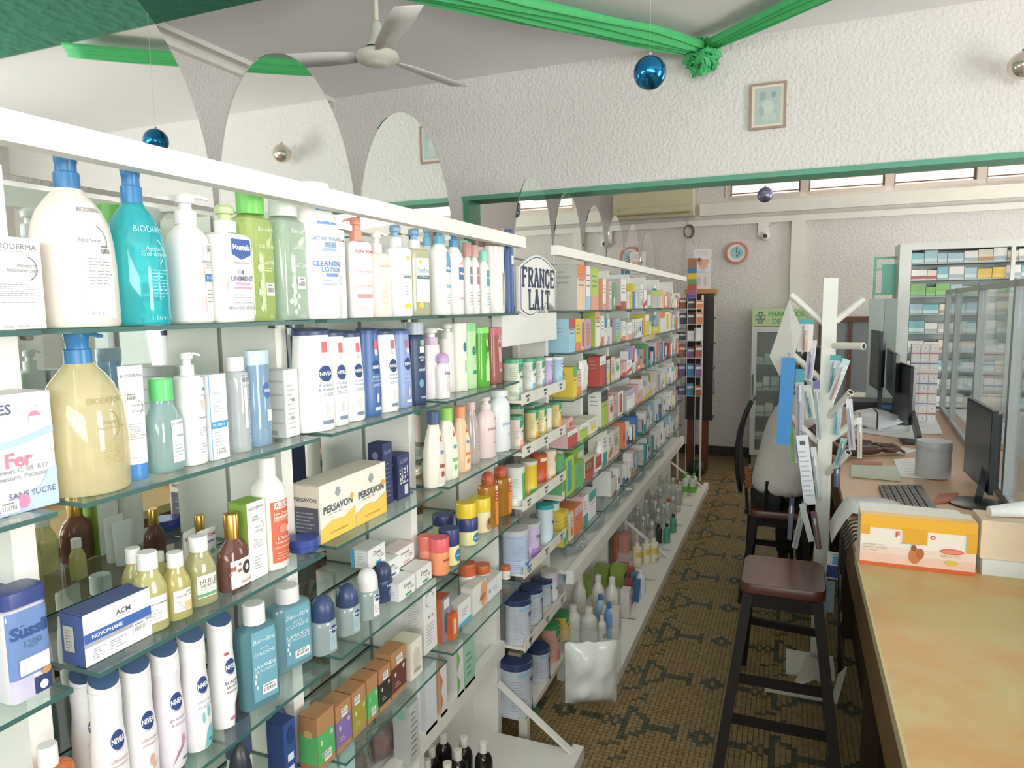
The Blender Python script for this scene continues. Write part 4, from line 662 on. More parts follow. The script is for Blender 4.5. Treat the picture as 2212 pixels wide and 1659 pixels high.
# ---- ledge
LG=.463
def lcar(label,p0,p1,yt,a,D,c,s,decs=(),sd=()): carton(label,LG-.01,p0,p1,yt,a,D,M(c,'c'),M(s,'c'),decs,sd)
lcar('white carton with orange zigzag on the ledge',952,966,1444,1.12,.06,'EFEDE9','D8A890',[('p',[(-1,.9),(-.2,.7),(-.8,.5),(-.2,.3),(-1,.1)],'E08A5A')])
lcar('slim white carton left of the orange zigzag one',920,944,1450,1.12,.06,'E6E9EC','D4D8DC')
lcar('white carton with green zigzag on the ledge',988,1002,1396,1.12,.08,'EEEFEC','D8D9D4',[('p',[(-1,.95),(0,.7),(-1,.5)],'7FC46A'),('p',[(-1,.45),(0,.25),(-1,.05)],'7FC46A')])
lcar('mint green carton at the far end of the ledge',1004,1026,1394,1.12,.08,'A9D4BC','98C4AC',[('l',-.6,.2,.6,.8,4,'6FA890')])
lcar('grey and pink printed carton on the ledge beside the clear bags',886,906,1530,1.09,.06,'C9CCC8','B8BCB8',[('l',-.7,.1,.7,.9,8,'8A8E8C')],[('o',0,.85,.6,.1,'8FBCA8')])
lcar('aqua carton at the near end of the ledge',700,735,1600,1.08,.08,'A9D0C8','9CC4BC')
lcar('pale aqua carton behind the clear bag',742,772,1590,1.08,.08,'B8D8D4','A8CCC4')
def bag(label,loc,s,m,name='plastic_bag',cat='bag',seed=1,fill=None,parent=None):
    r=thing(name,label,cat,loc);mb=MB();n=14;v=[];f=[]
    for side in (1,-1):
        for j in range(n+1):
            for i in range(n+1):
                a,b=i/n*2-1,j/n*2-1;e=(1-a**4)*(1-b**4);q=noise.noise(Vector((a*2.2+seed,b*2.2,side*3)))*.3+noise.noise(Vector((a*6+seed,b*6,side*9)))*.14
                v.append((side*s[0]/2*max(0.03,e*(.8+q)),a*s[1]/2*(1+.08*q),(b+1)*s[2]/2*(1+.05*noise.noise(Vector((a*3,seed,b*2))))))
    N_=(n+1)**2
    for side in (0,1):
        for j in range(n):
            for i in range(n):
                q=[side*N_+j*(n+1)+i,side*N_+j*(n+1)+i+1,side*N_+(j+1)*(n+1)+i+1,side*N_+(j+1)*(n+1)+i];f.append(tuple(q if side==0 else q[::-1]))
    mb.add(v,f,m).build('bag_film',r,60)
    if fill:
        mb=MB();mb.add([(p[0]*.8,p[1]*.86,p[2]*.8+s[2]*.04) for p in v],f,fill).build('contents',r,60)
    return r
FILM=glass('clear_film',(.9,.92,.9),.12,.12,.6)
bag('clear bag of brown dried goods on the ledge, middle',(-1.20,1.62,LG-.01),(.12,.16,.13),FILM,seed=2,fill=M('7A5A50','w'))
bag('clear bag of olive dried goods on the ledge, nearer',(-1.20,1.45,LG-.01),(.11,.13,.14),FILM,seed=5,fill=M('9A9A60','w'))
bag('clear bag of reddish dried goods next to the printed carton',(-1.2,1.80,LG-.01),(.10,.12,.12),FILM,seed=8,fill=M('84544C','w'))
# dark bottles on the base
k=0
for (px,py) in ((957,1582),(1001,1590),(1044,1602),(931,1612),(989,1618),(921,1640),(966,1646)):
    p=hit(px,py+4,2,.30);k+=1
    r=thing('bottle','dark syrup bottle with white cap under the ledge, %s from the rear'%ORD[k-1],'bottle',(p.x,p.y,.061),0,'dark syrup bottles')
    MB().lathe([(q*.21,.034*s_,.034*s_) for q,s_ in SH['round']],M('26231F','l'),2,16).build('body',r,35);MB().lathe([(.205,.016,.016),(.243,.016,.016),(.245,.014,.014)],M('E6E4D8','p'),2,14).build('cap',r,30)
# ================================================================ milk powder tins on the display stand
def tin(label,z,px,w,yt,a,body,lid,decs=(),shape='can',capf=.1,group=None):
    bottle(label,z+.001,px,w,yt,a,shape,M(body,'p'),('lid',M(lid,'p'),1.0) if lid else None,decs,capf=capf,cat='tin',name='milk_tin',group=group,n=24,rot=-10)
def nurs(t2,c,c2='EFEDE8',tc='2F7A4E'):
    return [('r',-.4,.0,1.2,.35,c),('p',[(-.4,.72),(1.2,.95),(1.2,.99),(-.4,.99)],'3F9A6A'),('t','Nursie',.4,.62,.55,tc,.03),('t',t2,.5,.44,.3,tc,.03),('o',.25,.2,.2,.12,'EBBE96'),('l',-1.3,.1,-.5,.9,14,'9FA89A')]
r1,r2,r3,r4,r5,r6=FLZ
tin('green-lidded milk tin, nearest on the top shelf of the stand',r1,1108,44,775,1.09,'DDE3CE','57AE84',nurs('','9CD2E4'))
tin('green-lidded milk tin with AR lettering',r1,1140,36,774,1.09,'E6E8E0','57AE84',nurs('AR','7FC4DC'))
tin('green-lidded milk tin beside the lilac one',r1,1163,28,772,1.10,'E6E8E0','57AE84',nurs('2','7FC4DC'))
def flt(c,t):return [('r',-.6,.0,1.2,.3,c),('r',-.1,.55,1.1,.9,'EFEFF2'),('t','FRANCE',.5,.80,.7,'34406E',.04),('t','LAIT',.5,.66,.45,'34406E',.04),('t',t,.55,.3,.4,'34406E',.04)]
tin('lilac and white milk tin on the top shelf of the stand',r1,1181,26,772,1.10,'CDB6DE','ECE8EC',flt('C9A6DC','PRO'))
tin('light blue milk tin at the far end of the top shelf',r1,1203,27,770,1.11,'B4D2E8','EDEEF0',flt('9CC4E4','2'))
tin('pink and green milk tin, nearest on the second shelf',r2,1114,34,897,1.08,'EBD8CE','4FA27A',nurs('','EDB4A0'))
tin('dull green lidded milk tin at the back of the second shelf',r2,1112,40,875,1.22,'DDE3CE','4FA27A')
tin('another green lidded milk tin at the back of the second shelf',r2,1146,34,868,1.22,'DDE3CE','4FA27A')
tin('yellow milk tin with green lid, marked 1',r2,1148,30,884,1.09,'F0DCA0','4FA27A',nurs('','F0C04A'))
tin('lemon milk tin with green lid, second yellow one',r2,1168,26,878,1.095,'F0E4B0','4FA27A',nurs('1','F0CC5A'))
tin('white milk tin with violet face mark and green lid',r2,1182,20,875,1.10,'F0EEE4','4FA27A',[('o',.5,.6,.4,.2,'EFEFF2'),('o',.5,.35,.25,.12,'5A5AA0')])
tin('orange-yellow milk tin with red 2 and green lid',r2,1200,25,868,1.11,'F2D690','4FA27A',nurs('','F0B84A')+[('t','2',.6,.42,.3,'C0483A',.05)])
tin('green and white baby milk tin with grey lid, third shelf',r3,1112,44,1006,1.085,'E2E8E0','D8DAD4',[('p',[(-.2,.9),(.5,.95),(.2,.4),(.9,0),(-.1,0)],'5CB860'),('o',.7,.6,.3,.2,'E8EEE8'),('t','SENS',.7,.6,.4,'4A8A54',.02),('l',-1.2,.2,-.4,.8,10,'B0B8AE')])
tin('yellow and green milk tin with pale lid, third shelf',r3,1142,38,994,1.09,'F0CC4A','D9D4C4',[('r',-.9,.0,1.2,.2,'7FC46A'),('o',.6,.55,.35,.3,'EFE8D4')])
tin('orange milk tin with round yellow logo, third shelf',r3,1163,36,980,1.12,'D9623A','C9572E',[('o',.55,.6,.4,.28,'F0C84A'),('t','N',.55,.6,.25,'4A6A3A',.06),('r',-.8,.85,1.2,.99,'EFE0C4')])
def cer(label,px,w,yt,a): tin(label,r3,px,w,yt,a,'ECDCC4','E4D8C4',[('o',.35,.78,.55,.14,'D9512E'),('t','Cerelac',.35,.78,.45,'F4ECE0',.04),('o',.3,.4,.3,.12,'5A8ABA'),('r',-.8,0,1.2,.12,'E8A04A'),('o',.6,.2,.25,.1,'C07A4A')])
cer('beige infant cereal tin with red oval, left one of two',1187,30,972,1.09);cer('beige infant cereal tin with red oval, right one of two',1206,24,965,1.11)
tin('blue-grey milk tin with silver lid, nearest on the fourth shelf',r4,1113,60,1140,1.09,'B4C4DA','C8CAC8',[('r',-.2,.0,1.2,.25,'4F8EC0'),('t','BLED',.6,.45,.4,'4A6AA4',.02),('l',-1.2,.1,-.3,.8,14,'8FA0B4')],'ribcan')
tin('lilac milk tin marked 2 with silver lid',r4,1143,48,1126,1.10,'D9C4E4','C8CAC8',[('t','Primalac',.5,.66,.8,'7A3A6A',.03),('t','2',.6,.44,.2,'5A3A7A',.05),('r',-.8,.02,1.2,.3,'B48AD0')],'ribcan')
tin('pale green milk tin with silver lid behind the lilac one',r4,1166,42,1113,1.12,'DCE6DC','C8CAC8',[('r',.2,.1,.8,.4,'8FC48A')],'ribcan')
tin('teal-lidded milk tin, lower one in front',r4,1177,38,1088,1.08,'D4E6EA','3FA0A8',[('t','NAN',.5,.62,.6,'34466E',.05),('t','1',.6,.3,.2,'4FB0B8',.05),('p',[(-.5,.1),(.4,.3),(1,.1),(1,0),(-.5,0)],'4FB0B8')])
tin('teal-lidded milk tin, taller one at the rear',r4,1190,38,1078,1.13,'D4E6EA','3FA0A8',[('t','NAN',.6,.66,.6,'34466E',.05)])
def phys(label,z,px,w,yt,a,n): tin(label,z,px,w,yt,a,'C9CFD8','33406A',[('t','Physio',.5,.72,.6,'3A4A78',.03,None,.3),('t',n,.6,.42,.22,'3A4A78',.05),('r',.1,.02,1.2,.12,'4A4A7E'),('o',.6,.16,.2,.08,'B89468'),('r',-.9,.86,1.2,.97,'9CC0D8'),('l',-1.3,.15,-.4,.8,12,'A4ACB8')],'ribcan',.12)
phys('navy-lidded silver milk tin, nearest on the fifth shelf',r5,1118,58,1288,1.09,'')
phys('navy-lidded silver milk tin, second on the fifth shelf',r5,1147,50,1266,1.10,'1')
phys('navy-lidded silver milk tin, third on the fifth shelf',r5,1170,46,1249,1.12,'1')
tin('white milk tin with grey lid and pink band, fifth shelf',r5,1186,40,1232,1.10,'E4E6EA','C4C0BC',[('t','Nactalia',.5,.5,.65,'3A5A94',.03),('o',.6,.25,.15,.08,'D98AA4'),('r',-.8,.8,1.2,.9,'E0B4CC')])
tin('pale blue milk tin with green rim at the far end of the fifth shelf',r5,1208,36,1218,1.12,'C4D8E8','C8CAC0',[('a',.5,.5,.25,0,360,'4A6A9A'),('t','Nac',.5,.5,.3,'3A5A94',.03),('r',-.8,.85,1.2,.97,'8FCF9A')])
phys('navy-lidded silver milk tin, nearest on the lowest shelf',r6,1115,72,1420,1.09,'')
carton('small brown-grey carton lying on the nearest navy tin',0,0,0,0,0,.06,M('B4A48E','c'),M('A89880','c'),[('l',-.8,.1,.8,.9,4,'8A7E6A')],pos=(-1.1,2.735,zat((-1.09,2.74,r6),1420)+.004),W=.07,HH=.035)
phys('navy-lidded silver milk tin, second on the lowest shelf',r6,1163,50,1395,1.09,'1')
tin('pink milk tin with green lid on the lowest shelf',r6,1188,44,1345,1.10,'E4A894','3F8E58',nurs('','E09A86','EFEDE8'))
tin('yellow-orange milk tin with green lid on the lowest shelf',r6,1210,40,1322,1.12,'EDC45A','3F8E58',nurs('','EAB04A'))
tin('green and cream milk tin on the floor under the stand',.0,1130,74,1552,1.13,'5C8A60','C9C8B8',[('r',-.2,.5,1.2,.85,'DDDCCB'),('t','Blédine',.4,.7,.8,'3F6A3E',.03),('o',.6,.25,.3,.12,'D9884A'),('l',-1.3,.5,-.4,.9,8,'9CB09A')],'ribcan',.06)
tb=hit(1190,1590,0,-1.12)
for k in range(2):
    r=thing('milk_tin','light blue milk tin on the floor under the stand, %s of two stacked'%('lower','upper')[k],'tin',(-1.15,3.10,.001+.1055*k),-.2)
    H_=.105;R_=.062;MB().lathe([(q*H_,p*R_,p*R_) for q,p in SH['ribcan']],M('7FB0DC','p'),2,24).build('body',r,35);MB().lathe([(.0,R_*.96,R_*.96),(.0003,R_*.94,R_*.94)],M('D0D4D8','p'),2,24,(0,0,H_)).build('lid',r,30)
    decals(r,lambda u,v,o:((R_+o+.001)*math.cos(u/R_),(R_+o+.001)*math.sin(u/R_),v),2*R_,H_,[('r',.0,.5,1.1,.9,'E6EAF0'),('t','FRANCE',.55,.76,.7,'34406E',.04),('t','LAIT',.55,.62,.45,'34406E',.04)])
# ================================================================ far unit stock
CW={'W':('white','EEECE8'),'G':('grey','C4C2BC'),'L':('lime','B4CC58'),'g':('green','6FB47A'),'O':('orange','E58A5A'),'R':('red','C2574E'),'Y':('yellow','E6CC4E'),'B':('blue','4F82BC'),'b':('light blue','A4CCE0'),'P':('pink','E4BCBA'),'V':('lilac','C4AACC'),'T':('teal','4FA8A0'),'C':('cream','E8E0CE'),'K':('navy','3E4C78'),'S':('salmon','E8A48E'),'M':('mauve','C490A0'),'D':('dark grey','4A4C4E'),'N':('brown','8A5A46'),'E':('peach','F0CDB4')}
RN=['top','second','third','fourth','fifth','lowest']
def fc(v): return M(CW[v][1],'c')
cnt=[0]*6
XC={'b','T','B'}
def fbox(row,y0,y1,H,D,a,c,side,acc,det):
    z=FZ[row]+.0008;k=cnt[row];cnt[row]+=1
    lb='%s carton, %s, %s along the far unit %s shelf'%(CW[c][0],CW[acc][0]+' marks' if acc else 'faint print',ORD[min(k,len(ORD)-1)],RN[row])
    W=y1-y0
    if any(y0-.02<p<y1+.02 for p in FP): D=min(D,1.138-a)
    rr=random.Random(k*7+row*131);t=rr.random();decs=[]
    ac=CW[acc][1] if acc else 'B4B2AE'
    if t<.3: decs.append(('r',-1,0,1,.18+.2*rr.random(),ac))
    elif t<.5: decs.append(('r',-1,.7,1,1,ac))
    elif t<.7: decs.append(('o',0,.3+.3*rr.random(),.6,.16,ac))
    elif t<.85: decs.append(('p',[(-1,0),(1,.2),(1,.5),(-1,.25)],ac))
    else: decs.append(('r',-.5,.1,.5,.9,ac))
    if det: decs.append(('l',-.7,.5,.7,.85,3,'8E8E90' if c not in 'DKN' else 'D8D8D8'))
    sd=[('r',-1,.0,1,.12,ac)] if t<.25 else [('l',-.7,.55,.7,.9,3,'A0A09C')] if det else []
    if y1>5.3: decs=decs[:1];sd=[]
    carton(lb,z,0,0,0,a,D,fc(c),fc(side),decs,sd,pos=(-a-D/2,(y0+y1)/2,z),W=W,HH=H,name='medicine_carton',group=None)
def frow(row,items):
    """p0,p1,ytop,colour,side,accent,depth"""
    for it in items:
        p0,p1,yt,c,sd,acc=it[:6];D=it[6] if len(it)>6 else .1;a=it[7] if len(it)>7 else 1.045;z=FZ[row]
        y0=yat(p0,a,z+.03);y1=yat(p1,a,z+.03)-.004;H=zat((-a,y0,z),yt)-z
        fbox(row,y0,y1,min(H,.24),D,a,c,sd,acc,True)
frow(0,[(1203,1214,556,'g','g','E',.10,1.16),(1247,1265,560,'E','G','O',.16),(1266,1276,564,'W','G','b',.14),(1277,1293,568,'L','G','S',.14),(1302,1309,602,'W','S','S',.06),(1315,1322,607,'P','P','W',.06),(1324,1330,612,'g','g','W',.05),(1341,1353,602,'W','G','R',.09),(1357,1364,630,'W','W','Y',.05,1.06),(1366,1371,613,'B','Y','Y',.08),(1372,1378,614,'b','b','W',.05),(1384,1389,614,'W','W','',.05),(1390,1397,626,'W','N','R',.05),(1401,1406,637,'W','W','g',.04),(1408,1432,627,'G','G','L',.08),(1434,1443,636,'O','E','W',.06)])
frow(1,[(1229,1243,689,'b','b','R',.12),(1244,1255,689,'Y','Y','O',.1),(1256,1263,690,'P','W','R',.1),(1265,1277,690,'V','P','O',.1),(1286,1297,671,'W','L','S',.07),(1299,1305,683,'W','W','O',.06),(1306,1312,690,'W','W','B',.07),(1313,1317,690,'W','W','V',.07),(1318,1322,690,'W','W','K',.07),(1331,1341,689,'b','G','L',.1),(1345,1351,694,'W','W','O',.06),(1357,1365,697,'W','W','S',.06),(1366,1370,690,'W','G','',.07),(1371,1375,690,'W','G','',.07),(1376,1380,689,'W','G','',.07),(1381,1385,688,'W','G','K',.07),(1386,1390,688,'W','W','K',.07),(1393,1402,680,'Y','Y','W',.1),(1403,1407,695,'W','W','b',.06),(1408,1425,706,'Y','Y','C',.1),(1426,1436,674,'W','C','O',.12),(1437,1447,675,'W','W','Y',.1)])
frow(2,[(1238,1247,794,'Y','Y','g',.14),(1248,1256,800,'P','P','O',.08),(1295,1309,771,'R','R','W',.07),(1310,1318,778,'C','K','Y',.08),(1320,1328,772,'C','N','',.08),(1329,1340,776,'W','W','g',.08),(1343,1352,785,'P','P','R',.09),(1354,1365,780,'W','P','R',.08),(1366,1371,784,'W','W','V',.06),(1376,1385,782,'O','O','W',.08),(1386,1392,788,'P','P','',.06)])
frow(3,[(1226,1248,935,'R','P','W',.16),(1252,1270,920,'L','C','W',.1),(1272,1291,908,'C','C','Y',.1),(1299,1313,847,'L','W','D',.08),(1316,1325,857,'W','P','R',.09),(1327,1333,856,'P','P','',.07),(1336,1346,848,'W','P','R',.09),(1354,1371,845,'W','G','V',.1),(1373,1389,850,'P','P','S',.1),(1391,1410,838,'C','C','Y',.12)])
frow(4,[(1213,1220,985,'g','g','C',.14),(1222,1240,992,'L','g','T',.16),(1243,1262,1005,'g','L','g',.12),(1264,1283,1000,'N','C','R',.1),(1286,1300,990,'R','C','W',.08),(1302,1312,935,'W','C','T',.09),(1314,1323,938,'W','C','O',.08),(1325,1338,930,'C','C','',.1)])
frow(5,[(1218,1228,1108,'Y','Y','g',.12),(1231,1240,1112,'C','C','O',.09),(1242,1258,1100,'O','O','P',.14),(1260,1270,1075,'W','P','T',.1),(1272,1288,1068,'W','W','T',.08)])
# second layer and the rest of the bays, seen small
PALS=['WWGEObWYPWWSRWCG','WYbWLWOWVWPYWGWB','WPRWSVMYgLWBWOWK','WPWVWSCYWPWOWbWW','WPBWWbKWPWWOWWCW','WWGbWWTWPWWGWWWb']  # extra whites: haze over the far bays is put into the carton colours
rnd=random.Random(11)
starts=[5.95,6.0,4.72,5.05,4.45,4.25]
for row in range(6):
    y=starts[row]
    while y<7.05:
        W=rnd.uniform(.03,.085);H=rnd.uniform(.09,.19 if row else .17);c=rnd.choice(PALS[row]);s_=rnd.choice(['W','G',c,c]);acc=rnd.choice('OBgRYVTKbS')
        if any(abs(y+W/2-p)<W/2+.03 for p in FP): y+=.03;continue
        if y+W>7.08: break
        fbox(row,y,y+W,H,rnd.choice([.06,.09,.12]),1.04+rnd.uniform(0,.02),c,s_,acc,False);y+=W+rnd.choice([.003,.003,.006,.03])
# bottles among the cartons of the far unit
def fbot(row,y,H,r,body,cap,lb,k='p',a=1.07,sh='round'):
    z=FZ[row]+.0008;o=thing('bottle',lb,'bottle',(-a-.0,y,z));MB().lathe([(q*H*.85,p*r,p*r*.8) for q,p in SH[sh]],M(body,k),2,14).build('body',o,35);MB().lathe([(0,r*.5,r*.5),(H*.15,r*.48,r*.48)],M(cap,'p'),2,12,(0,0,H*.85)).build('cap',o,30)
fbot(0,5.80,.19,.032,'3FA8CC','E4EEF0','bright blue mouthwash bottle near the far end of the top shelf','l')
fbot(1,5.82,.18,.03,'9FCBE0','DDE8EE','light blue clear bottle, second shelf of the far unit','l')
for k,(y) in enumerate((4.02,4.09,4.16,4.23)): fbot(4,y,.155-.01*(k%2),.028,'ECEBE8','E4E4E2','white plastic bottle, %s of four in the fifth row of the far unit'%ORD[k])
# stacked upper cartons
def up(label,px0,px1,zb,H,a,D,c,s,acc=None,row=0):
    y0=yat(px0,a,zb);y1=yat(px1,a,zb)
    carton(label,zb,0,0,0,a,D,fc(c),fc(s),[('r',-.7,.2,.7,.6,CW[acc][1])] if acc else [],pos=(-a-D/2,(y0+y1)/2,zb),W=y1-y0,HH=H,name='medicine_carton')
up('pale rose carton lying on the red and pink one, fourth shelf',1228,1238,FZ[3]+.075,.06,1.08,.1,'P','P','R')
up('green tea-style carton stacked on the lime one, fifth shelf',1224,1240,FZ[4]+.095,.075,1.06,.14,'L','g','D')
up('grey-green carton stacked at the back, fifth shelf',1246,1262,FZ[4]+.10,.08,1.10,.14,'g','L','G')
up('blue capsule carton stacked on the third shelf, upper',1402,1418,FZ[2]+.005,.09,1.06,.08,'B','B','K',)
# green display boxes and wipes bag on row three
carton('transparent green display box lying above the yellow packs',0,0,0,0,0,.14,M('7FB08A','g'),M('6FA47A','g'),[('r',-.6,.3,.3,.8,'A8CFA8')],pos=(-1.16,3.60,FZ[2]+.145),W=.30,HH=.05) if False else None
bag('white baby wipes pouch with red label and blue corner',(-1.08,3.72,FZ[2]+.001),(.05,.17,.17),M('EDEBE8','p'),name='wipes_pouch',cat='pouch',seed=3)
tp=hit(1273,790,0,-1.052)
carton('green topped baby wipes carton behind the wipes pouch',FZ[2]+.001,1262,1292,772,1.14,.10,M('8FC49A','c'),M('7FB48A','c'),[('o',0,.6,.5,.2,'D9E8D4')])
# hanging sign tag and tapes
carton('white tall carton with faint print standing on the fifth shelf back',FZ[4]+.001,1345,1356,945,1.10,.1,fc('W'),fc('G'),[('l',-.6,.3,.6,.8,4,'A0A09C')])
# ================================================================ ledge of far unit : rolled papers
for k in range(7):
    y=3.6+k*.42
    bag('crumpled clear plastic bag lying on the far ledge, %s from the near end'%ORD[k],(-1.10,y,.552),(.14,.28,.06+.02*(k%3)),M('DCE4E6','g'),seed=20+k)
# ================================================================ things on the base boards of the far unit
ZB=.0612
def base_item(kind,px,py,H,r,c,cap,label,k='p',W=None,acc=None,sh='round',grp=None):
    p=hit(px,py,2,ZB);x=min(max(p.x,-1.2),-.86);y=p.y
    if x!=p.x:
        # slide along the view column
        y=yat(px,-x,ZB)
    if kind=='b':
        o=thing('bottle',label,'bottle',(x,y,ZB),0,grp)
        MB().lathe([(q*H*.84,s*r,s*r) for q,s in SH[sh]],M(c,k),2,14).build('body',o,35)
        if cap: MB().lathe([(0,r*.5,r*.5),(H*.14,r*.48,r*.48),(H*.16,r*.38,r*.38)],M(cap,'p'),2,12,(0,0,H*.84)).build('cap',o,30)
        if acc: decals(o,lambda u,v,of:((r+of)*math.cos(u/r-.6),(r+of)*math.sin(u/r-.6),v),2*r,H*.8,acc)
    else:
        carton(label,ZB,0,0,0,0,W[0],M(c,'c'),M(cap or c,'c'),acc or (),pos=(x,y,ZB),W=W[1],HH=H)
BI=[('b',1252,1330,.25,.042,'E6E2D6','E6E2D6','white antiseptic bottle with long neck, nearest the stand','p',None,None,'bell'),
('b',1292,1325,.24,.04,'E6E2D6','E6E2D6','white antiseptic bottle with long neck before the lime cartons','p',None,None,'bell'),
('b',1322,1330,.24,.04,'E8E4DA','E8E4DA','white antiseptic bottle with long neck, third of three','p',None,None,'bell'),
('b',1272,1395,.22,.045,'DADDD6','E2E0D6','whitish bottle behind the plastic bag, right one'),('b',1238,1390,.22,.045,'DADDD6','E2E0D6','whitish bottle behind the plastic bag, left one'),
('b',1297,1352,.19,.028,'A8C8DC','4F78B4','pale blue bottle with blue cap, rear one of two'),('b',1316,1375,.20,.028,'6FA4D0','4F78B4','mid-blue bottle with blue cap, front one of two'),
('b',1306,1362,.15,.02,'EAE8E0','EAE8E0','small white spray bottle between the blue-capped ones'),
('b',1300,1390,.16,.024,'EAE8E0','EAE8E0','white bottle with red label in front of the blue-capped ones','p',None,[('r',-.5,.3,.5,.5,'C06058')]),
('c',1330,1375,.17,0,'E6E0DC','DAD4D0','white carton with grey print beside the blue bottle','p',(.05,.06),[('l',-.6,.2,.6,.8,6,'A09C98')]),
('c',1352,1330,.17,0,'E8DEDC','DCD2D0','white carton behind the maroon one','p',(.05,.06),[('r',-.6,.6,.6,.8,'D0A0A0')]),
('c',1357,1305,.16,0,'9C5A54','8A4C48','maroon carton with white sticker on the base board','p',(.05,.05),[('r',-.5,.4,.3,.7,'CFC8C4')]),
('c',1300,1262,.13,0,'A8C060','98B054','lime green diaper pill carton, left one','p',(.09,.10),[('r',-.9,.2,.9,.6,'88A844')]),
('c',1336,1262,.13,0,'A8C060','98B054','lime green carton marked Fill, right one','p',(.09,.10),[('t','Fill',0,.45,.8,'3A3E34',.03,.4)]),
('c',1260,1262,.12,0,'A8C060','98B054','lime green carton nearest the milk stand','p',(.09,.10),None),
('c',1296,1205,.20,0,'E07A50','B85E3E','tall orange carton, left one of two','p',(.06,.07),None),('c',1324,1210,.20,0,'E07A50','C86A44','tall orange carton, right one of two','p',(.06,.07),None),
('c',1350,1190,.14,0,'E8AC9C','DC9C8C','salmon pink carton behind the orange ones','p',(.07,.1),None),('c',1347,1245,.09,0,'D9694A','C85A3C','small orange carton in front of the pink ones','p',(.06,.06),None),
('c',1352,1225,.05,0,'E6D6D4','D8C8C6','low white and pink carton on the base board','p',(.08,.08),None),
('c',1364,1258,.10,0,'C0625A','B0544C','small red carton beside the blue packet','p',(.04,.05),None),
('b',1376,1222,.17,.035,'EFE6CC','EDE4D4','white tub with yellow label, left one of three','p',None,[('r',-.9,.5,1,.8,'E6C04A')],'square'),('b',1396,1215,.17,.035,'EFE6CC','EDE4D4','white tub with yellow label, middle of three','p',None,[('r',-.9,.5,1,.8,'E6C04A')],'square'),('b',1412,1212,.17,.035,'EFE6CC','EDE4D4','white tub with yellow label, right one of three','p',None,[('r',-.9,.5,1,.8,'E6C04A'),('r',-.5,.1,.5,.2,'C07A6A')],'square'),
('b',1372,1185,.16,.032,'EDE6D8','EDE6D8','plain white tub behind the yellow-labelled ones'),('c',1372,1270,.1,0,'5A94C4','4A84B4','blue tissue packet on the base board','p',(.05,.06),None),
('b',1384,1285,.16,.03,'DCE4EA','E8E8E6','white and pale blue bottle with flat cap',),('c',1376,1300,.13,0,'4F7CB8','3F6CA8','blue wave-printed packet near the base beam','p',(.03,.06),[('p',[(-1,0),(1,0),(1,.7),(-1,.2)],'A8CCE0')]),
('b',1422,1172,.15,.028,'3A3E3C','2A2C2C','dark bottle with black pointed cap, left'),('b',1440,1171,.15,.028,'5FA88C','2A3A34','green bottle with black pointed cap, left one of two','p',None,None,'bell'),('b',1454,1170,.15,.028,'5FA88C','2A3A34','green bottle with black pointed cap, right one of two','p',None,None,'bell'),
('b',1418,1165,.14,.028,'E8E2DC','C04A44','white bottle with red cap, low one left','p',None,[('r',-.6,.2,.6,.6,'C0564E')]),('b',1406,1178,.14,.028,'E8E2DC','C04A44','white bottle with red cap, lowest left one'),
('b',1408,1112,.17,.035,'E8E2DC','C0605A','white bottle with red cap, left one of the upper three'),('b',1426,1110,.17,.035,'E8E2DC','C0605A','white bottle with red cap, middle of the upper three'),('b',1444,1118,.17,.035,'E8E2DC','C0605A','white bottle with red cap, right one of the upper three','p',None,[('r',.3,.1,.7,.4,'C9605E')])]
for t in BI: base_item(*t)
rr=random.Random(5)
for k in range(26):
    y=5.05+ (k//4)*.28+rr.uniform(-.04,.04);x=-1.18+.085*(k%4)+rr.uniform(-.015,.015)
    o=thing('bottle','clear plastic bottle on the far base board, %s row, %s from the wall'%(ORD[k//4],ORD[k%4]),'bottle',(x,y,ZB),0,'clear plastic bottles on the far base board')
    H=rr.uniform(.2,.27);R_=rr.uniform(.03,.036)
    MB().lathe([(q*H*.9,s*R_,s*R_) for q,s in SH['bell']],M('DDE2DE','g'),2,12).build('body',o,35);MB().lathe([(0,.013,.013),(.022,.012,.012)],M('E8E8E4','p'),2,10,(0,0,H*.9)).build('cap',o,30)
for k in range(4):
    o=thing('bottle','white bottle with green label at the end of base board, %s %s'%(('near','far')[k//2],('right','left')[k%2]),'bottle',(-.86-.07*(k%2),6.75+.12*(k//2),ZB),0,'green-labelled bottles at the far end')
    MB().lathe([(q*.17,s*.03,s*.03) for q,s in SH['round']],M('E4E6DE','p'),2,12).build('body',o,35);MB().lathe([(0,.014,.014),(.025,.013,.013)],M('6FBF5A','p'),2,10,(0,0,.17)).build('cap',o,30);MB().lathe([(.03,.0305,.0305),(.09,.0305,.0305)],M('6FBF4A','p'),2,12,caps=False).build('label',o,30)
carton('dark grey electronic scale box standing on the base board',0,0,0,0,0,.05,M('4A4C48','p'),M('3C3E3A','p'),pos=(-1.17,4.62,ZB),W=.16,HH=.28)
# plastic bag hanging at the stand
bg=bag('white plastic-wrapped cotton pack in a clear bag leaning on the base beam',(-.84,3.02,.02),(.19,.29,.37),glass('bag_film',(.97,.98,.97),.06,.1,.35),seed=12,fill=M('FAF9F6','c'));bg.rotation_euler=(0,0,math.radians(-62))
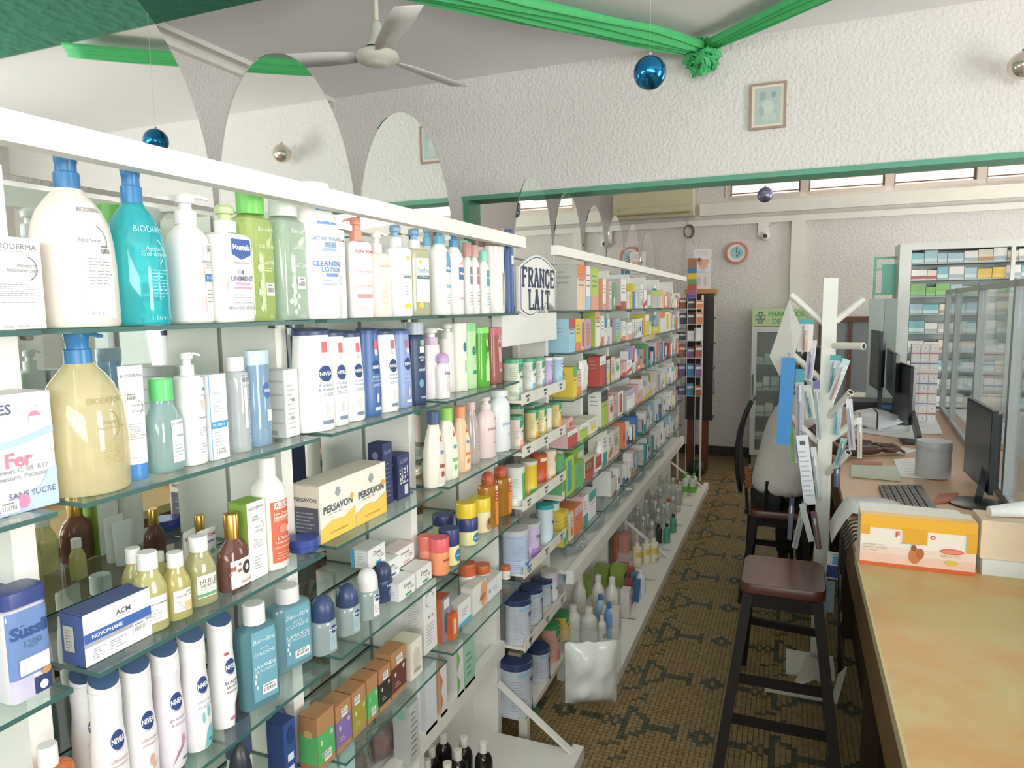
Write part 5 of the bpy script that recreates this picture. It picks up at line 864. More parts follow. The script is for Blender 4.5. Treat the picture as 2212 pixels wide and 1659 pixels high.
# ================================================================ the counter
WOODN=wood('counter_worn','C4975C','D0A670',(3,9,9),.42,('C6B37C',3.0));WOODF=wood('counter_tan','CDA284','D8B294',(2,9,9),.38);FASC=wood('fascia_wood','6E5234','86663F',(20,2,2),.5);DARK=wood('dark_wood','120A07','1F110C',(12,12,2),.75);SEAT=wood('seat_wood','4A241B','623427',(3,12,12),.3)
ct=thing('counter','long wooden shop counter with worn yellowed top and dark front','counter',(.7,2.9,0));oc=Vector(ct.location)
def cp(n,mb,sm=None,par=ct,o=oc):
    ob=mb.build(n,par,sm);ob.location=-o;return ob
cp('worktop',MB().box((.25,-.8,.91),(1.30,2.86,.95),WOODN))
cp('worktop',MB().box((.25,2.862,.91),(1.30,7.0,.95),WOODF))
cp('edge_strip',MB().box((.243,-.8,.912),(.2499,2.86,.9515),M('C9B88A','w')))
cp('front_panel',MB().box((.285,-.8,.56),(.30,7.0,.91),FASC));cp('lower_panel',MB().box((.36,-.8,0),(.38,7.0,.56),M('33251A','w')))
for y in (.3,1.6,2.9,4.2,5.5,6.8): cp('batten',MB().box((.30,y,0),(.36,y+.05,.56),M('3E2B1E','w')))
cp('back_panel',MB().box((1.26,-.8,0),(1.28,7.0,.91),M('7A5C40','w')))
CT=.9505
# taped infant food box
y0=2.75
bxm=thing('paper_box','white and orange cardboard box closed with yellow tape on the counter','box',(.43,y0+.06,CT))
W_b,H_b,D_b=.36,.185,.12
MB().box((-W_b/2,-D_b/2,0),(W_b/2,D_b/2,H_b),M('EFE6DA','c')).build('box_body',bxm,None)
decals(bxm,lambda u,v,o:(u,-D_b/2-o,v),W_b,H_b,[('r',-1,0,1,.07,'D9622E'),('r',-1,.07,1,.25,'EBC6B4'),('r',-1,.25,1,.4,'EDD4C6'),('t','F',-.34,.66,.035,'C9503C',.05),('t','O',.27,.66,.045,'C9503C',.05),('o',-.03,.27,.11,.16,'C87A4A'),('o',.06,.32,.07,.11,'B8643A'),('o',-.05,.42,.05,.06,'8A5A30'),('o',.6,.42,.2,.055,'D9604A'),('o',.6,.42,.17,.035,'E88A70'),('o',.6,.2,.11,.05,'D9C24A'),('l',-.95,.28,-.5,.45,3,'C0B4A8'),('l',-.3,.47,.3,.52,1,'B4A89C'),('l',.4,.3,.85,.36,2,'B4A89C')])
tp=MB();TM=M('EDB23A','p')
tp.box((-W_b/2-.001,-D_b/2-.0016,H_b*.76),(W_b/2+.001,-D_b/2-.0009,H_b+.0005),TM).box((-W_b/2-.001,-D_b/2-.0016,H_b+.0002),(W_b/2+.001,-D_b/2+.05,H_b+.001),TM)
tp.build('adhesive_tape',bxm,None)
for a,b,h in ((-W_b/2-.0012,-W_b/2+.03,.62),(W_b/2-.03,W_b/2+.0012,.42),(-.045,.032,.50)): MB().box((a,-D_b/2-.0024,H_b*h),(b,-D_b/2-.0017,H_b*.8),M('E5A830','p')).build('adhesive_tape',bxm,None)
MB().add([(-W_b/2,-D_b/2+.05,H_b+.001),(W_b/2-.02,-D_b/2+.05,H_b+.001),(W_b/2-.04,D_b/2,H_b+.012),(-W_b/2,D_b/2,H_b+.016)],[(0,1,2,3),(3,2,1,0)],M('E6E2DA','c')).build('open_flap',bxm,None)
b2=thing('paper_box','cream cardboard box with white slotted base at the right frame edge','box',(.80,2.86,CT))
MB().box((-.17,-.07,.055),(.2,.07,.19),M('E3CDB2','c')).box((-.165,-.085,0),(.2,.075,.055),M('D9DBD6','c')).build('box_body',b2,None)
for u in (.0,.012): MB().box((-.03+u,-.0856,.035-u),(-.022+u,-.0851,.038-u),M('4A4A48','c')).build('label',b2,None)
pr=thing('paper_roll','white paper curled into a cone on the cream box','paper',(.73,2.86,CT+.192));m=MB();m.bar((-.07,-.02,.018),(.12,.03,.036),.018,M('F0F0F0','c'),18,.036);m.build('rolled_sheet',pr,60)
# sheets of paper
def sheet(label,pts,z,c='ECEDEE',th=.003,cat='paper',name='paper_sheet',lines=True,zz=None):
    P_=[hit(px,py,2,z) for px,py in pts];cx=sum(p.x for p in P_)/len(P_);cy=sum(p.y for p in P_)/len(P_)
    r=thing(name,label,cat,(cx,cy,z-th));n=len(P_);v=[(p.x-cx,p.y-cy,0) for p in P_]+[(p.x-cx,p.y-cy,th) for p in P_]
    m=MB();m.add(v,[tuple(range(n))[::-1],tuple(range(n,2*n))]+[(i,(i+1)%n,n+(i+1)%n,n+i) for i in range(n)],M(c,'c'));m.build('page',r,None)
    if lines and n==4:
        a,b,c2,d=[Vector(q) for q in v[4:]];L=MB()
        for k in range(5):
            t=.15+.15*k;p=a.lerp(d,t);q=b.lerp(c2,t);s=p.lerp(q,.12);e=p.lerp(q,.5+.07*k);w_=(d-a)*.012;L.add([s+Vector((0,0,.0005)),e+Vector((0,0,.0005)),e+w_+Vector((0,0,.0005)),s+w_+Vector((0,0,.0005))],[(0,1,2,3)],M('A8ACB4','c'))
        L.build('lettering',r,None)
    return r
sheet('white sheet under the grey pot',[(1945,1030),(2050,1035),(2030,985),(1930,992)],CT+.004)
sheet('white papers spread in front of the middle monitor',[(1845,930),(1985,950),(1960,900),(1850,903)],CT+.01,th=.008)
sheet('loose white paper left of the middle monitor base',[(1875,975),(1950,980),(1985,972),(1925,962)],CT+.004)
sheet('large white sheet behind the middle monitor stand',[(1965,930),(2035,933),(2012,882),(1972,876)],CT+.02,'EDF0F2',.018)
mg=sheet('pale green and cream magazine pack in clear wrap by the pot',[(1838,1022),(1945,1032),(1935,1006),(1840,1003)],CT+.022,'C9D2BE',.02,'magazine','magazine')
sheet('flat orange-red leaflet across the desk behind the magazine',[(1840,1002),(1905,1004),(1905,998),(1842,996)],CT+.026,'C0604A',.002)
sheet('orange-brown leaflet pile beside the round monitor foot',[(2012,1085),(2060,1080),(2070,1064),(2030,1066)],CT+.012,'C06848',.01)
sheet('stack of pale papers beyond the second keyboard',[(1835,858),(1895,862),(1905,852),(1850,846)],CT+.05,'E4E4DE',.045,lines=False)
bag('white plastic bag of papers on the far counter',(.60,5.9,CT),(.38,.34,.13),M('ECEDF2','p'),seed=31)
# curled sheet hanging over the counter edge
cs=thing('paper_sheet','white printed sheets bending over the counter edge','paper',(.33,3.42,CT));v=[];n=14
for i in range(n+1):
    t=i/n;x=.22-.36*t;z=.004+.03*math.sin(math.pi*min(1,t*1.1)) if t<.75 else .035-(t-.75)**1.4*1.1
    for y in (-.13,.0,.15): v.append((x,y+.05*t,z+(.01 if y==0 else 0)))
o=MB();o.add(v,[(i*3+j,i*3+j+1,i*3+j+4,i*3+j+3) for i in range(n) for j in range(2)],M('E9EAEA','c'));ob=o.build('page',cs,60);md=ob.modifiers.new('s','SOLIDIFY');md.thickness=.004;md.offset=1
# keyboards
def keyboard(label,pts,z,c='4A4544',nk=(6,15)):
    P_=[hit(px,py,2,z) for px,py in pts];o=P_[0];ex=(P_[1]-P_[0]);ey=(P_[3]-P_[0]);r=thing('keyboard',label,'keyboard',(o.x,o.y,CT))
    m=MB();v=[Vector((0,0,0)),ex,ex+ey,ey];v=[Vector((q.x,q.y,0)) for q in v];t=Vector((0,0,.022));m.add([*v,*[q+t for q in v]],[(3,2,1,0),(4,5,6,7),(0,1,5,4),(1,2,6,5),(2,3,7,6),(3,0,4,7)],M(c,'p'));m.build('case',r,None)
    k=MB()
    for i in range(nk[0]):
        for j in range(nk[1]):
            a=.06+.88*i/nk[0];b=.04+.92*j/nk[1];s=[(a,b),(a+.11,b),(a+.11,b+.052),(a,b+.052)]
            q=[v[1]*x+v[3]*y for x,y in s];cc=(q[0]+q[2])/2;k.add([p+t for p in q]+[cc+(p-cc)*.8+t+Vector((0,0,.007)) for p in q],[(4,5,6,7),(0,1,5,4),(1,2,6,5),(2,3,7,6),(3,0,4,7)],M('2E2C2E','p'))
    ko=k.build('keys',r,None);ko['kind']='stuff'
keyboard('dark grey keyboard lying behind the orange box',[(1925,1108),(2030,1108),(1968,1048),(1898,1050)],CT+.015)
keyboard('dark keyboard farther along the counter',[(1845,893),(1900,896),(1892,873),(1842,871)],CT+.015,nk=(5,12))
# grey pot
pt=thing('pot','light grey lidded round pot standing on the sheet','pot',(*hit(2014,1028,2,CT+.005)[:2],CT+.0045));MB().lathe([(0,.083,.083),(.005,.085,.085),(.165,.085,.085)],M('C2C6CA','p'),2,28).build('body',pt,30);MB().lathe([(.150,.088,.088),(.158,.089,.089),(.19,.088,.088),(.196,.085,.085)],M('B8BCC2','p'),2,28).build('lid',pt,30)
# monitors
def monitor(label,A,B,zt,h,base,rb=.11,round_base=True,th=.05):
    a=hit(*A,2,zt);b=hit(*B,2,zt);c=(a+b)/2;d=(b-a);d.z=0;L=d.length;d.normalize();nrm=Vector((-d.y,d.x,0))
    if nrm.x>0: nrm=-nrm
    bs=hit(*base,2,CT) if base else Vector((c.x+.05,c.y,CT));r=thing('monitor',label,'monitor',(bs.x,bs.y,CT));o=Vector((bs.x,bs.y,CT));zb=zt-h
    def P3(s,t,z): q=c+d*s+nrm*t;return Vector((q.x,q.y,z))-o
    m=MB();v=[P3(s,t,z) for z in (zb,zt) for s,t in ((-L/2,0),(L/2,0),(L/2,-th*.4),(-L/2,-th*.4))];m.add(v,[(3,2,1,0),(4,5,6,7),(0,1,5,4),(1,2,6,5),(2,3,7,6),(3,0,4,7)],M('24272B','p'))
    v=[P3(s,t,z) for z,k in ((zb+.02,1),(zt-.02,1)) for s,t in ((-L/2+.02,-th*.4),(L/2-.02,-th*.4),(L/2-.05,-th),(-L/2+.05,-th))];m.add(v,[(3,2,1,0),(4,5,6,7),(1,2,6,5),(2,3,7,6),(3,0,4,7)],M('33383E','p'));m.build('case',r,None)
    v=[P3(s,.001,z) for s,z in ((-L/2+.015,zb+.018),(L/2-.015,zb+.018),(L/2-.015,zt-.015),(-L/2+.015,zt-.015))];MB().add(v,[(0,1,2,3)],M('4C525C','p')).build('screen',r,None)
    sl=MB()
    for k in range(10):
        z=zb+h*.25+k*h*.05;v=[P3(s,-th-.0008,zz) for s,zz in ((-L*.25,z),(L*.25,z),(L*.25,z+h*.02),(-L*.25,z+h*.02))];sl.add(v,[(0,1,2,3)],M('15171A','p'))
    so=sl.build('vent_slots',r,None);so['kind']='stuff'
    MB().beam(P3(0,-th*1.0,zb+h*.35),Vector((0,0,.02)),.06,.03,M('3A3D42','p'),(1,0,0)).build('neck',r,None)
    if round_base: MB().lathe([(0,rb,rb),(.008,rb,rb),(.014,rb*.8,rb*.8)],M('26282C','p'),2,28).build('foot',r,30)
    else: MB().box((-rb,-rb*.8,0),(rb,rb*.8,.012),M('26282C','p')).build('foot',r,None)
monitor('black monitor on a round foot, nearest the camera',(2090,858),(2146,888),1.39,.40,(2112,1090),.12)
monitor('black monitor with vented back on an angled neck, in the middle of the counter',(1934,780),(1968,791),1.45,.42,(1985,957),.11,False)
monitor('small black monitor at the far end of the counter',(1882,712),(1902,716),1.675,.46,None,.10,False)
monitor('second black monitor at the far end, standing lower and to the right',(1916,752),(1930,762),1.53,.32,None,.09,False)
eq=thing('printer','low black printer behind the white bag of papers','printer',(.72,6.62,CT));MB().box((-.24,-.16,0),(.2,.16,.12),M('2A2E33','p')).build('body',eq,None);MB().box((-.2,-.19,.03),(.1,-.16,.035),M('D9DDE0','c')).build('paper_tray',eq,None);MB().box((-.02,-.1625,.07),(.1,-.1605,.10),M('3A6FA8','p')).build('front_panel',eq,None)
# black cable bundle at the counter edge
cb=thing('cable_bundle','tangle of black cables hanging down at the counter edge','cable',(.25,3.3,.5))
random.seed(8)
for k in range(6):
    y=-.35+.05*k;pts=[(.09,y+.1,.475),(.0,y,.478),(-.035,y-.02,.44),(-.04,y+.03*math.sin(k),.30),(-.035,y+.05*math.cos(k*2),.12),(-.02,y+.04,-.08-.03*k)]
    MB().tube(pts,.0045,M('17181A','p'),5).build('cable',cb,60)
# ================================================================ glass partition on the counter
gp=thing('glass_partition','aluminium framed glass partition standing along the counter','partition',(1.08,5.1,CT));og=Vector(gp.location);AL=M('A4A8AA','p')
def gpt(y): return Vector((.963+(y-3.85)*.0854,y,0))
gy=[1.6,2.75,3.85,5.0,6.2,6.95]
d_=(gpt(6)-gpt(4)).normalized()
for a,b in zip(gy,gy[1:]):
    p,q=gpt(a),gpt(b)
    for z,h in ((CT+.02,.035),(1.98,.03)): cp('rail',MB().beam(p+Vector((0,0,z))+d_*.02,q+Vector((0,0,z))-d_*.02,.035,h,AL),None,gp,og)
    cp('glass_pane',MB().beam(p+Vector((0,0,1.48))+d_*.02,q+Vector((0,0,1.48))-d_*.02,.005,.97,PANE),None,gp,og)
for y in gy: cp('post',MB().beam(gpt(y)+Vector((0,0,CT)),gpt(y)+Vector((0,0,2.0)),.045,.035,AL,(0,1,0)),None,gp,og)
# ================================================================ medicine cabinet behind the glass
mc=thing('medicine_cabinet','tall white framed medicine cabinet behind the glass partition','cabinet',(1.75,7.35,0));om=Vector(mc.location);CAB=M('DDE0DC','p')
RZ=[.96,1.12,1.28,1.45,1.62,1.79,1.95,2.10,2.245]
for n_,mb in (('side_panel',MB().box((.875,7.2,0),(.97,7.55,2.42),CAB)),('side_panel',MB().box((2.55,7.2,0),(2.6,7.55,2.42),CAB)),('top_panel',MB().box((.97,7.2,2.36),(2.55,7.55,2.42),CAB)),('back_panel',MB().box((.97,7.54,0),(2.55,7.56,2.36),M('CFDAD6','p'))),('mullion',MB().box((1.72,7.2,.93),(1.75,7.23,2.36),CAB)),('base_cabinet',MB().box((.97,7.22,0),(2.55,7.54,.93),M('C9CCCA','p')))): cp(n_,mb,None,mc,om)
for z in RZ: cp('shelf',MB().box((.972,7.24,z-.012),(2.548,7.538,z-.004),M('A9BDB8','p')),None,mc,om)
rnd=random.Random(21);MP='WWbWGbCWWTWb'
for j,z in enumerate(RZ):
    x=.985;k=0
    while x<2.1 and z>=.96:
        W=rnd.uniform(.07,.13);c=rnd.choice(MP);H=rnd.uniform(.08,.115)
        if j==6 and x<1.2: c='g'
        if j==7 and 1.42<x<1.62: c='Y'
        ac={'W':'B8C4CC','b':'D9E4EA','G':'E4E4E4','C':'C9A078','T':'D9ECE8','g':'A8D09A','Y':'F0D27A'}[c]
        if j==7 and x<1.15: ac='B86A6E'
        carton('%s medicine carton, %s from left, %s cabinet shelf from top'%(CW[c][0],ORD[k],ORD[8-j]),0,0,0,0,0,.1,M({'T':'8FC4CC','b':'B0CCD8','g':'8FBF7A','Y':'EAC46A'}.get(c,CW[c][1]),'c'),None,[('r',-1,.1,1,.4,ac)],pos=(x+W/2,7.33,z-.0035),W=W,HH=H,rot=-90,name='medicine_carton');x+=W+.004;k+=1
# stack of little cartons
for i in range(3):
    for j in range(8):
        carton('small white carton, %s stripe, %s from left, %s layer up'%('red' if j%2 else 'blue',ORD[i],ORD[j]),0,0,0,0,0,.05,M('EFE4E4','c'),None,[('r',-1,.05,1,.16,'C96A6A' if j%2 else '6A8AC4'),('r',-.6,.45,.6,.85,'F6F2F2'),('o',.1,.65,.1,.08,'A88A8A')],pos=(.885+.062*i,6.15,CT+.078*j+.0003),W=.06,HH=.0775,rot=-90,name='small_carton')
gfr=thing('teal_display','green framed display with teal panel beside the medicine cabinet','frame',(.79,7.4,0));GF=M('4FB890','p')
MB().box((-.10,-.02,1.97),(-.08,.02,2.32),GF).box((-.08,-.02,2.30),(.08,.02,2.32),GF).box((-.08,-.02,1.97),(.08,.02,1.985),GF).box((-.08,-.02,2.20),(-.03,.02,2.21),GF).build('frame',gfr,None);MB().box((-.03,-.018,1.985),(.08,.012,2.25),M('5CC0A4','p')).build('panel',gfr,None)
MB().box((-.10,-.015,0),(-.085,.015,1.97),M('A9B8B2','p')).build('post',gfr,None);MB().box((.065,-.015,0),(.08,.015,1.97),M('A9B8B2','p')).build('post',gfr,None)
sc_=thing('screen_panel','grey-green upright screen panel behind the far monitors','screen',(.78,7.12,0));MB().box((-.14,-.015,0),(-.02,.015,1.93),M('A6B4AE','p')).build('panel',sc_,None);MB().box((-.015,-.015,0),(.085,.015,1.93),M('98A8A2','p')).build('panel',sc_,None)
dr=struct('door_1',MB().box((.28,8.93,0),(.34,9.0,1.74),M('6E4A3C','w')).box((.92,8.93,0),(.98,9.0,1.74),M('6E4A3C','w')).box((.34,8.93,1.68),(.92,9.0,1.74),M('6E4A3C','w')).box((.60,8.94,0),(.64,9.0,1.68),M('6E4A3C','w')))
for x in (.34,.64): MB().box((x,8.96,0),(x+.26 if x<.5 else .92,8.99,1.68),M('8A9094','w')).build('door_panel',dr,None)
# ================================================================ brush display column
ds=thing('display_column','white square column with slanted pipe arms for hanging brushes','display stand',(.165,3.78,0));PM=M('E6E6DE','p')
MB().box((-.033,-.033,.012),(.033,.033,2.02),PM).build('column',ds,None);MB().box((-.15,-.11,0),(.085,.15,.012),PM).build('base_plate',ds,None)
def arm(ang,z,L=.17,r=.016,rise=.92):
    q=Vector((math.cos(ang),math.sin(ang),0));a=Vector((0,0,z))+q*.03;b=a+q*L+Vector((0,0,L*rise));MB().bar(a,b,r,PM,14).build('pipe_arm',ds,60);c=b+(b-a).normalized()*.0006
    MB().bar(b-(b-a).normalized()*.002,c,r*.72,M('2B2A28','p'),12).build('pipe_end',ds,60)
for ang,z,L in ((math.pi,1.805,.15),(math.pi,1.52,.15),(math.pi,1.20,.15),(0,1.81,.12),(0,1.22,.12),(-1.0,1.34,.15),(-1.0,1.05,.15),(1.7,1.7,.15),(2.2,1.4,.15)): arm(ang,z,L)
arm(-.75,1.69,.17,.017,.03)
def pack(label,t,b,wp,y,c,head=None,brush=None,film=True,cat='toothbrush pack',name='toothbrush_pack',dec=(),D=.006):
    T=hit(*t,1,y);B=hit(*b,1,y);dd=T-B;H=dd.length;ang=math.atan2(dd.x,dd.z);w=wp*proj(T)[2]/F
    r=thing(name,label,cat,B);r.rotation_euler=(0,ang,0)
    MB().box((-w/2,-.001,0),(w/2,.001,H),M(c,'c')).build('card',r,None)
    if head: MB().box((-w/2,-.0016,H*.86),(w/2,-.001,H),M(head,'c')).build('label',r,None)
    if brush:
        MB().lathe([(H*.05,w*.10,w*.10),(H*.3,w*.17,w*.14),(H*.55,w*.1,w*.1),(H*.66,w*.08,w*.08),(H*.82,w*.08,w*.08)],M(brush,'p'),2,8,(0,-.007,0)).build('brush_handle',r,60)
        MB().box((-w*.12,-.018,H*.66),(w*.12,-.008,H*.83),M('E8ECF0','p')).build('bristles',r,None)
    if film:
        MB().lathe([(0.01*H,w*.36,.002),(.05*H,w*.40,.011),(.78*H,w*.40,.013),(.84*H,w*.3,.002)],FILM,3,12,(0,-.008,0)).build('blister',r,60)
    if dec: decals(r,lambda u,v,o:(u,-.0012-o,v),w,H,dec)
    MB().tube([(0,0,H),(.004,0,H+.012),(0,0,H+.022),(-.006,0,H+.016)],.0012,M('55575A','m'),5).build('hook',r,None)
    return r
pk=[('long glossy blue brush pack hanging at the left of the column',(1704,773),(1691,960),28,3.50,'3F88C8',None,None,False),
('round clear pack with teal header behind the white leaflet',(1742,690),(1738,760),30,3.66,'E6DCD8','4FA4AC','E4A89C',True),
('white and purple brush pack behind the second left arm',(1756,735),(1746,822),17,3.68,'D9D4E2',None,'8A7ABF',True),
('lilac brush pack beside the long blue one',(1728,797),(1726,1000),17,3.66,'C9BFD0','4FA4B0','A89AC4',True),
('clear pack with teal brush at the middle left of the column',(1742,832),(1752,905),20,3.70,'D6DED8',None,'4F8EA0',True),
('narrow white brush pack touching the column',(1763,822),(1771,950),13,3.72,'E6E8EA','7A7AB8','C4CCD8',True),
('clear brush pack with teal brush right of the column',(1806,767),(1795,850),22,3.66,'C9D8DC','4FA4A8','4F98B0',True),
('tilted white brush pack with pink print right of the column',(1829,776),(1793,868),16,3.60,'E6E9EC','B8DCE0','D98A9A',True),
('lilac brush pack hanging low right of the column',(1834,862),(1841,972),13,3.62,'DCD6E2',None,'8F86B0',True),
('pale aqua brush pack close to the column right side',(1812,878),(1805,940),16,3.72,'B8D8E0',None,'8AC4D8',True),
('orange toothbrush in a slim clear pack',(1857,902),(1857,990),9,3.62,'E8E4E0',None,'F09A58',True),
('blue and green tilted brush pack below the right arm',(1824,946),(1808,1006),13,3.66,'8FC0B8','A8D8C8','4F7FC4',True),
('navy brush pack hanging against the counter edge',(1809,1004),(1807,1052),13,3.70,'3F4A78',None,'5A6AA8',True),
('thin green and red brush pack behind the blue one',(1708,906),(1713,1000),7,3.68,'7FB860','C0584A',None,False),
('grey-white brush pack in front of the person, narrow',(1757,966),(1769,1082),11,3.66,'D9DCE0',None,'E8ECF0',True),
('dark navy brush pack low on the left',(1711,1076),(1705,1166),10,3.6,'3A3F60',None,'5A5F88',True),
('grey brush pack leaning left low on the column',(1738,1086),(1716,1184),12,3.6,'B8BCC0',None,'9A9EA8',True),
('white ruler-like pack leaning right low on the column',(1732,1088),(1753,1170),12,3.58,'C4CAC6',None,None,False),
('pink and violet brush pack low beside the column',(1757,1104),(1769,1186),12,3.62,'7A5468',None,'C87A80',True)]
for l,t,b,w_,y,c,h,br,f in pk: pack(l,t,b,w_,y,c,h,br,f)
pack('white card with blue picture and dark blue base hanging under the counter edge',(1803,1193),(1797,1250),27,3.45,'E9ECEF',None,None,False,dec=[('r',-.2,.55,.8,.85,'6FB4DC'),('r',-.9,.05,.8,.5,'34508E'),('l',-.4,.88,.6,.95,1,'3A3E48')])
pack('light blue-white strip hanging below the picture card',(1792,1255),(1790,1322),20,3.5,'B4C8DA',None,None,False)
pack('long white price list strip hanging left of the column',(1732,940),(1750,1090),24,3.60,'E4E8EE',None,None,False,cat='price list',name='price_strip',dec=[('l',-.8,.1,.8,.8,10,'B4BAC4'),('r',-.5,.86,.4,.92,'5A5E66')])
# white leaflet, folded
lf=thing('leaflet','white folded leaflet hanging from the upper left arm','leaflet',hit(1684,812,1,3.6));o_=Vector(lf.location);q=[hit(*p,1,y)-o_ for p,y in (((1704,650),3.6),((1732,712),3.56),((1715,772),3.56),((1684,812),3.6),((1663,770),3.64))]
MB().add(q,[(0,1,2),(0,2,3,4)],M('E6E6E0','c')).build('page',lf,None);ob=lf.children[0];md=ob.modifiers.new('s','SOLIDIFY');md.thickness=.002
L=MB()
for k in range(8):
    a=q[0].lerp(q[4],.25+.08*k);b=q[1].lerp(q[3],.15+.09*k);s=a.lerp(b,.2);e=a.lerp(b,.75);L.add([s+Vector((0,-.003,0)),e+Vector((0,-.003,0)),e+Vector((0,-.003,.002)),s+Vector((0,-.003,.002))],[(0,1,2,3)],M('A8A8A4','c'))
L.build('lettering',lf,None)
# ================================================================ stools
def stool(label,cx,cy,zs,w,d,fl,feet):
    r=thing('stool',label,'stool',(cx,cy,0));m=MB();m.lathe([(zs-.045,w/2*.98,d/2*.98),(zs-.041,w/2,d/2),(zs-.006,w/2,d/2),(zs,w/2*.98,d/2*.98)],SEAT,9,40)
    # lathe uses (z, ry, rx): ry along Y
    m.v=[(p[1]*1.0,p[0],p[2]) for p in m.v];m.f=[tuple(reversed(q)) for q in m.f];m.build('seat',r,40)
    tops=[(-w/2+.035,-d/2+.04),(w/2-.035,-d/2+.04),(w/2-.035,d/2-.04),(-w/2+.035,d/2-.04)]
    P3=[]
    for (tx,ty),(fx,fy) in zip(tops,feet):
        a=Vector((tx,ty,zs-.04));b=Vector((fx-cx,fy-cy,0));MB().beam(a,b,.042,.042,DARK,(0,1,0)).build('leg',r,None);P3.append((a,b))
    def at(i,z): a,b=P3[i];t=(a.z-z)/a.z;return a.lerp(b,t)
    for i,j,z in ((0,1,zs*.48),(0,1,zs*.28),(1,2,zs*.38),(2,3,zs*.45),(3,0,zs*.38)): MB().beam(at(i,z),at(j,z),.022,.034,DARK).build('stretcher',r,None)
    for i,j in ((0,1),(1,2),(2,3),(3,0)): MB().beam(at(i,zs-.075),at(j,zs-.075),.02,.06,DARK).build('apron',r,None)
stool('dark wooden stool with reddish seat, nearest in the aisle',-.01,3.24,.70,.345,.38,0,[(-.235,2.74),(.215,2.74),(.20,3.62),(-.20,3.70)])
stool('dark wooden stool under the seated person',-.05,4.72,.60,.36,.36,0,[(-.26,4.50),(.16,4.48),(.14,4.98),(-.24,4.98)])
# black chair back behind the person
ch=thing('chair','black chair with curved back behind the seated person','chair',(-.12,5.05,0));v=[];n=10
for i in range(n+1):
    t=i/n;z=.62+.62*t;x=-.10-.10*math.sin(t*1.5)+.16*t*t
    for y in (-.17,-.05,.08,.2): v.append((x-.06-.02*math.cos(y*6),y+.02,z))
o=MB().add(v,[(i*4+j,i*4+j+1,i*4+j+5,i*4+j+4) for i in range(n) for j in range(3)],M('1B1E22','p')).build('backrest',ch,60);md=o.modifiers.new('s','SOLIDIFY');md.thickness=.025
for x,y in ((-.14,-.02),(.16,-.02),(-.14,.28),(.16,.28)): MB().bar((x*.9,y*.8,.44),(x,y,0),.014,M('16130F','p'),8).build('leg',ch,60)
MB().box((-.16,-.02,.43),(.2,.28,.46),M('1B1E22','p')).build('seat',ch,None)
MB().beam((-.14,.02,.42),(-.16,.02,.66),.03,.02,M('16130F','p'),(1,0,0)).build('back_post',ch,None)
bd=thing('bead_cover','orange-brown wooden bead cover hanging on the chair','beads',hit(1622,1052,1,4.75));mb=None
for i in range(5):
    for j in range(9):
        p=((i-2)*.016+.004*(j%2),0,j*.016)
        if mb is None: mb=MB().lathe([(-.0085,.001,.001),(-.005,.007,.007),(0,.009,.009),(.005,.007,.007),(.0085,.001,.001)],M('A8623E','p'),2,8).build('bead',bd,60);ob=mb
        else: ob=mb.copy();COL.objects.link(ob)
        ob.location=p
# white bracket and torn carton on the floor
br=thing('metal_bracket','white folded metal bracket lying on the floor behind the stool','bracket',(.07,3.55,0));MB().box((-.15,-.09,0),(.15,-.075,.05),M('D6D2C2','p')).box((-.15,-.075,0),(.15,.0,.006),M('D6D2C2','p')).build('channel',br,None)
fl_=MB().add([(-.02,.0,.01),(.04,.03,.17),(.13,.05,.12),(.15,.03,.0),(.08,.02,.05),(.04,.01,.03)],[(0,1,4,5),(1,2,3,4)],M('D9D5C6','p')).build('flap',br,None);md=fl_.modifiers.new('s','SOLIDIFY');md.thickness=.003
MB().beam((.16,-.12,.02),(.21,.06,.12),.03,.01,M('CFCBBB','p')).build('hinge',br,None)
# ================================================================ seated person
def skin(name,verts,edges,rad,mat,parent,lv=2,root=0):
    me=bpy.data.meshes.new(name);me.from_pydata([tuple(v) for v in verts],edges,[]);o=bpy.data.objects.new(name,me);COL.objects.link(o);o.parent=parent
    o.modifiers.new('skin','SKIN');me.skin_vertices or me.attributes
    for i,r in enumerate(rad):
        sv=me.skin_vertices[0].data[i];sv.radius=(r,r) if not isinstance(r,tuple) else r;sv.use_root=(i==root)
    s=o.modifiers.new('sub','SUBSURF');s.levels=lv;s.render_levels=lv
    for m in ([mat] if not isinstance(mat,list) else mat): me.materials.append(m)
    # freeze
    dg=bpy.context.evaluated_depsgraph_get();nm=bpy.data.meshes.new_from_object(o.evaluated_get(dg));o.modifiers.clear();o.data=nm
    nm.polygons.foreach_set('use_smooth',[True]*len(nm.polygons))
    if not nm.materials: nm.materials.append(mat)
    return o
pe=thing('person','seated person in a white blouse writing at the counter behind the brush column','person',(-.05,4.72,0))
SK=M('4A2E24','p')
# local frame: facing +X (towards the counter)
V3=[(0,0,.70),(.02,0,.86),(.06,0,1.04),(.09,0,1.22),(.12,0,1.33),(.15,.0,1.42),  # pelvis..neck..head base
 (.09,-.13,1.255),(.20,-.17,1.10),(.33,-.10,.995),(.58,.10,.985),               # near arm to wrist
 (.09,.13,1.255),(.22,.20,1.10),(.36,.22,.99),(.56,.26,.985),                     # far arm
 (.02,-.06,.66),(.19,.27,.655),(.17,.30,.30),(.16,.29,.07),(.19,.41,.04),
 (-.03,.06,.66),(.02,.42,.655),(.03,.44,.30),(.03,.43,.07),(.03,.55,.04)]
Ed=[(0,1),(1,2),(2,3),(3,4),(4,5),(3,6),(6,7),(7,8),(8,9),(3,10),(10,11),(11,12),(12,13),(0,14),(14,15),(15,16),(16,17),(17,18),(0,19),(19,20),(20,21),(21,22),(22,23)]
Rr=[.12,.115,.12,.11,.055,.05,.062,.05,.042,.028,.062,.05,.042,.028,.085,.065,.05,.035,.035,.085,.065,.05,.035,.035]
skin('body',V3,Ed,Rr,SK,pe)
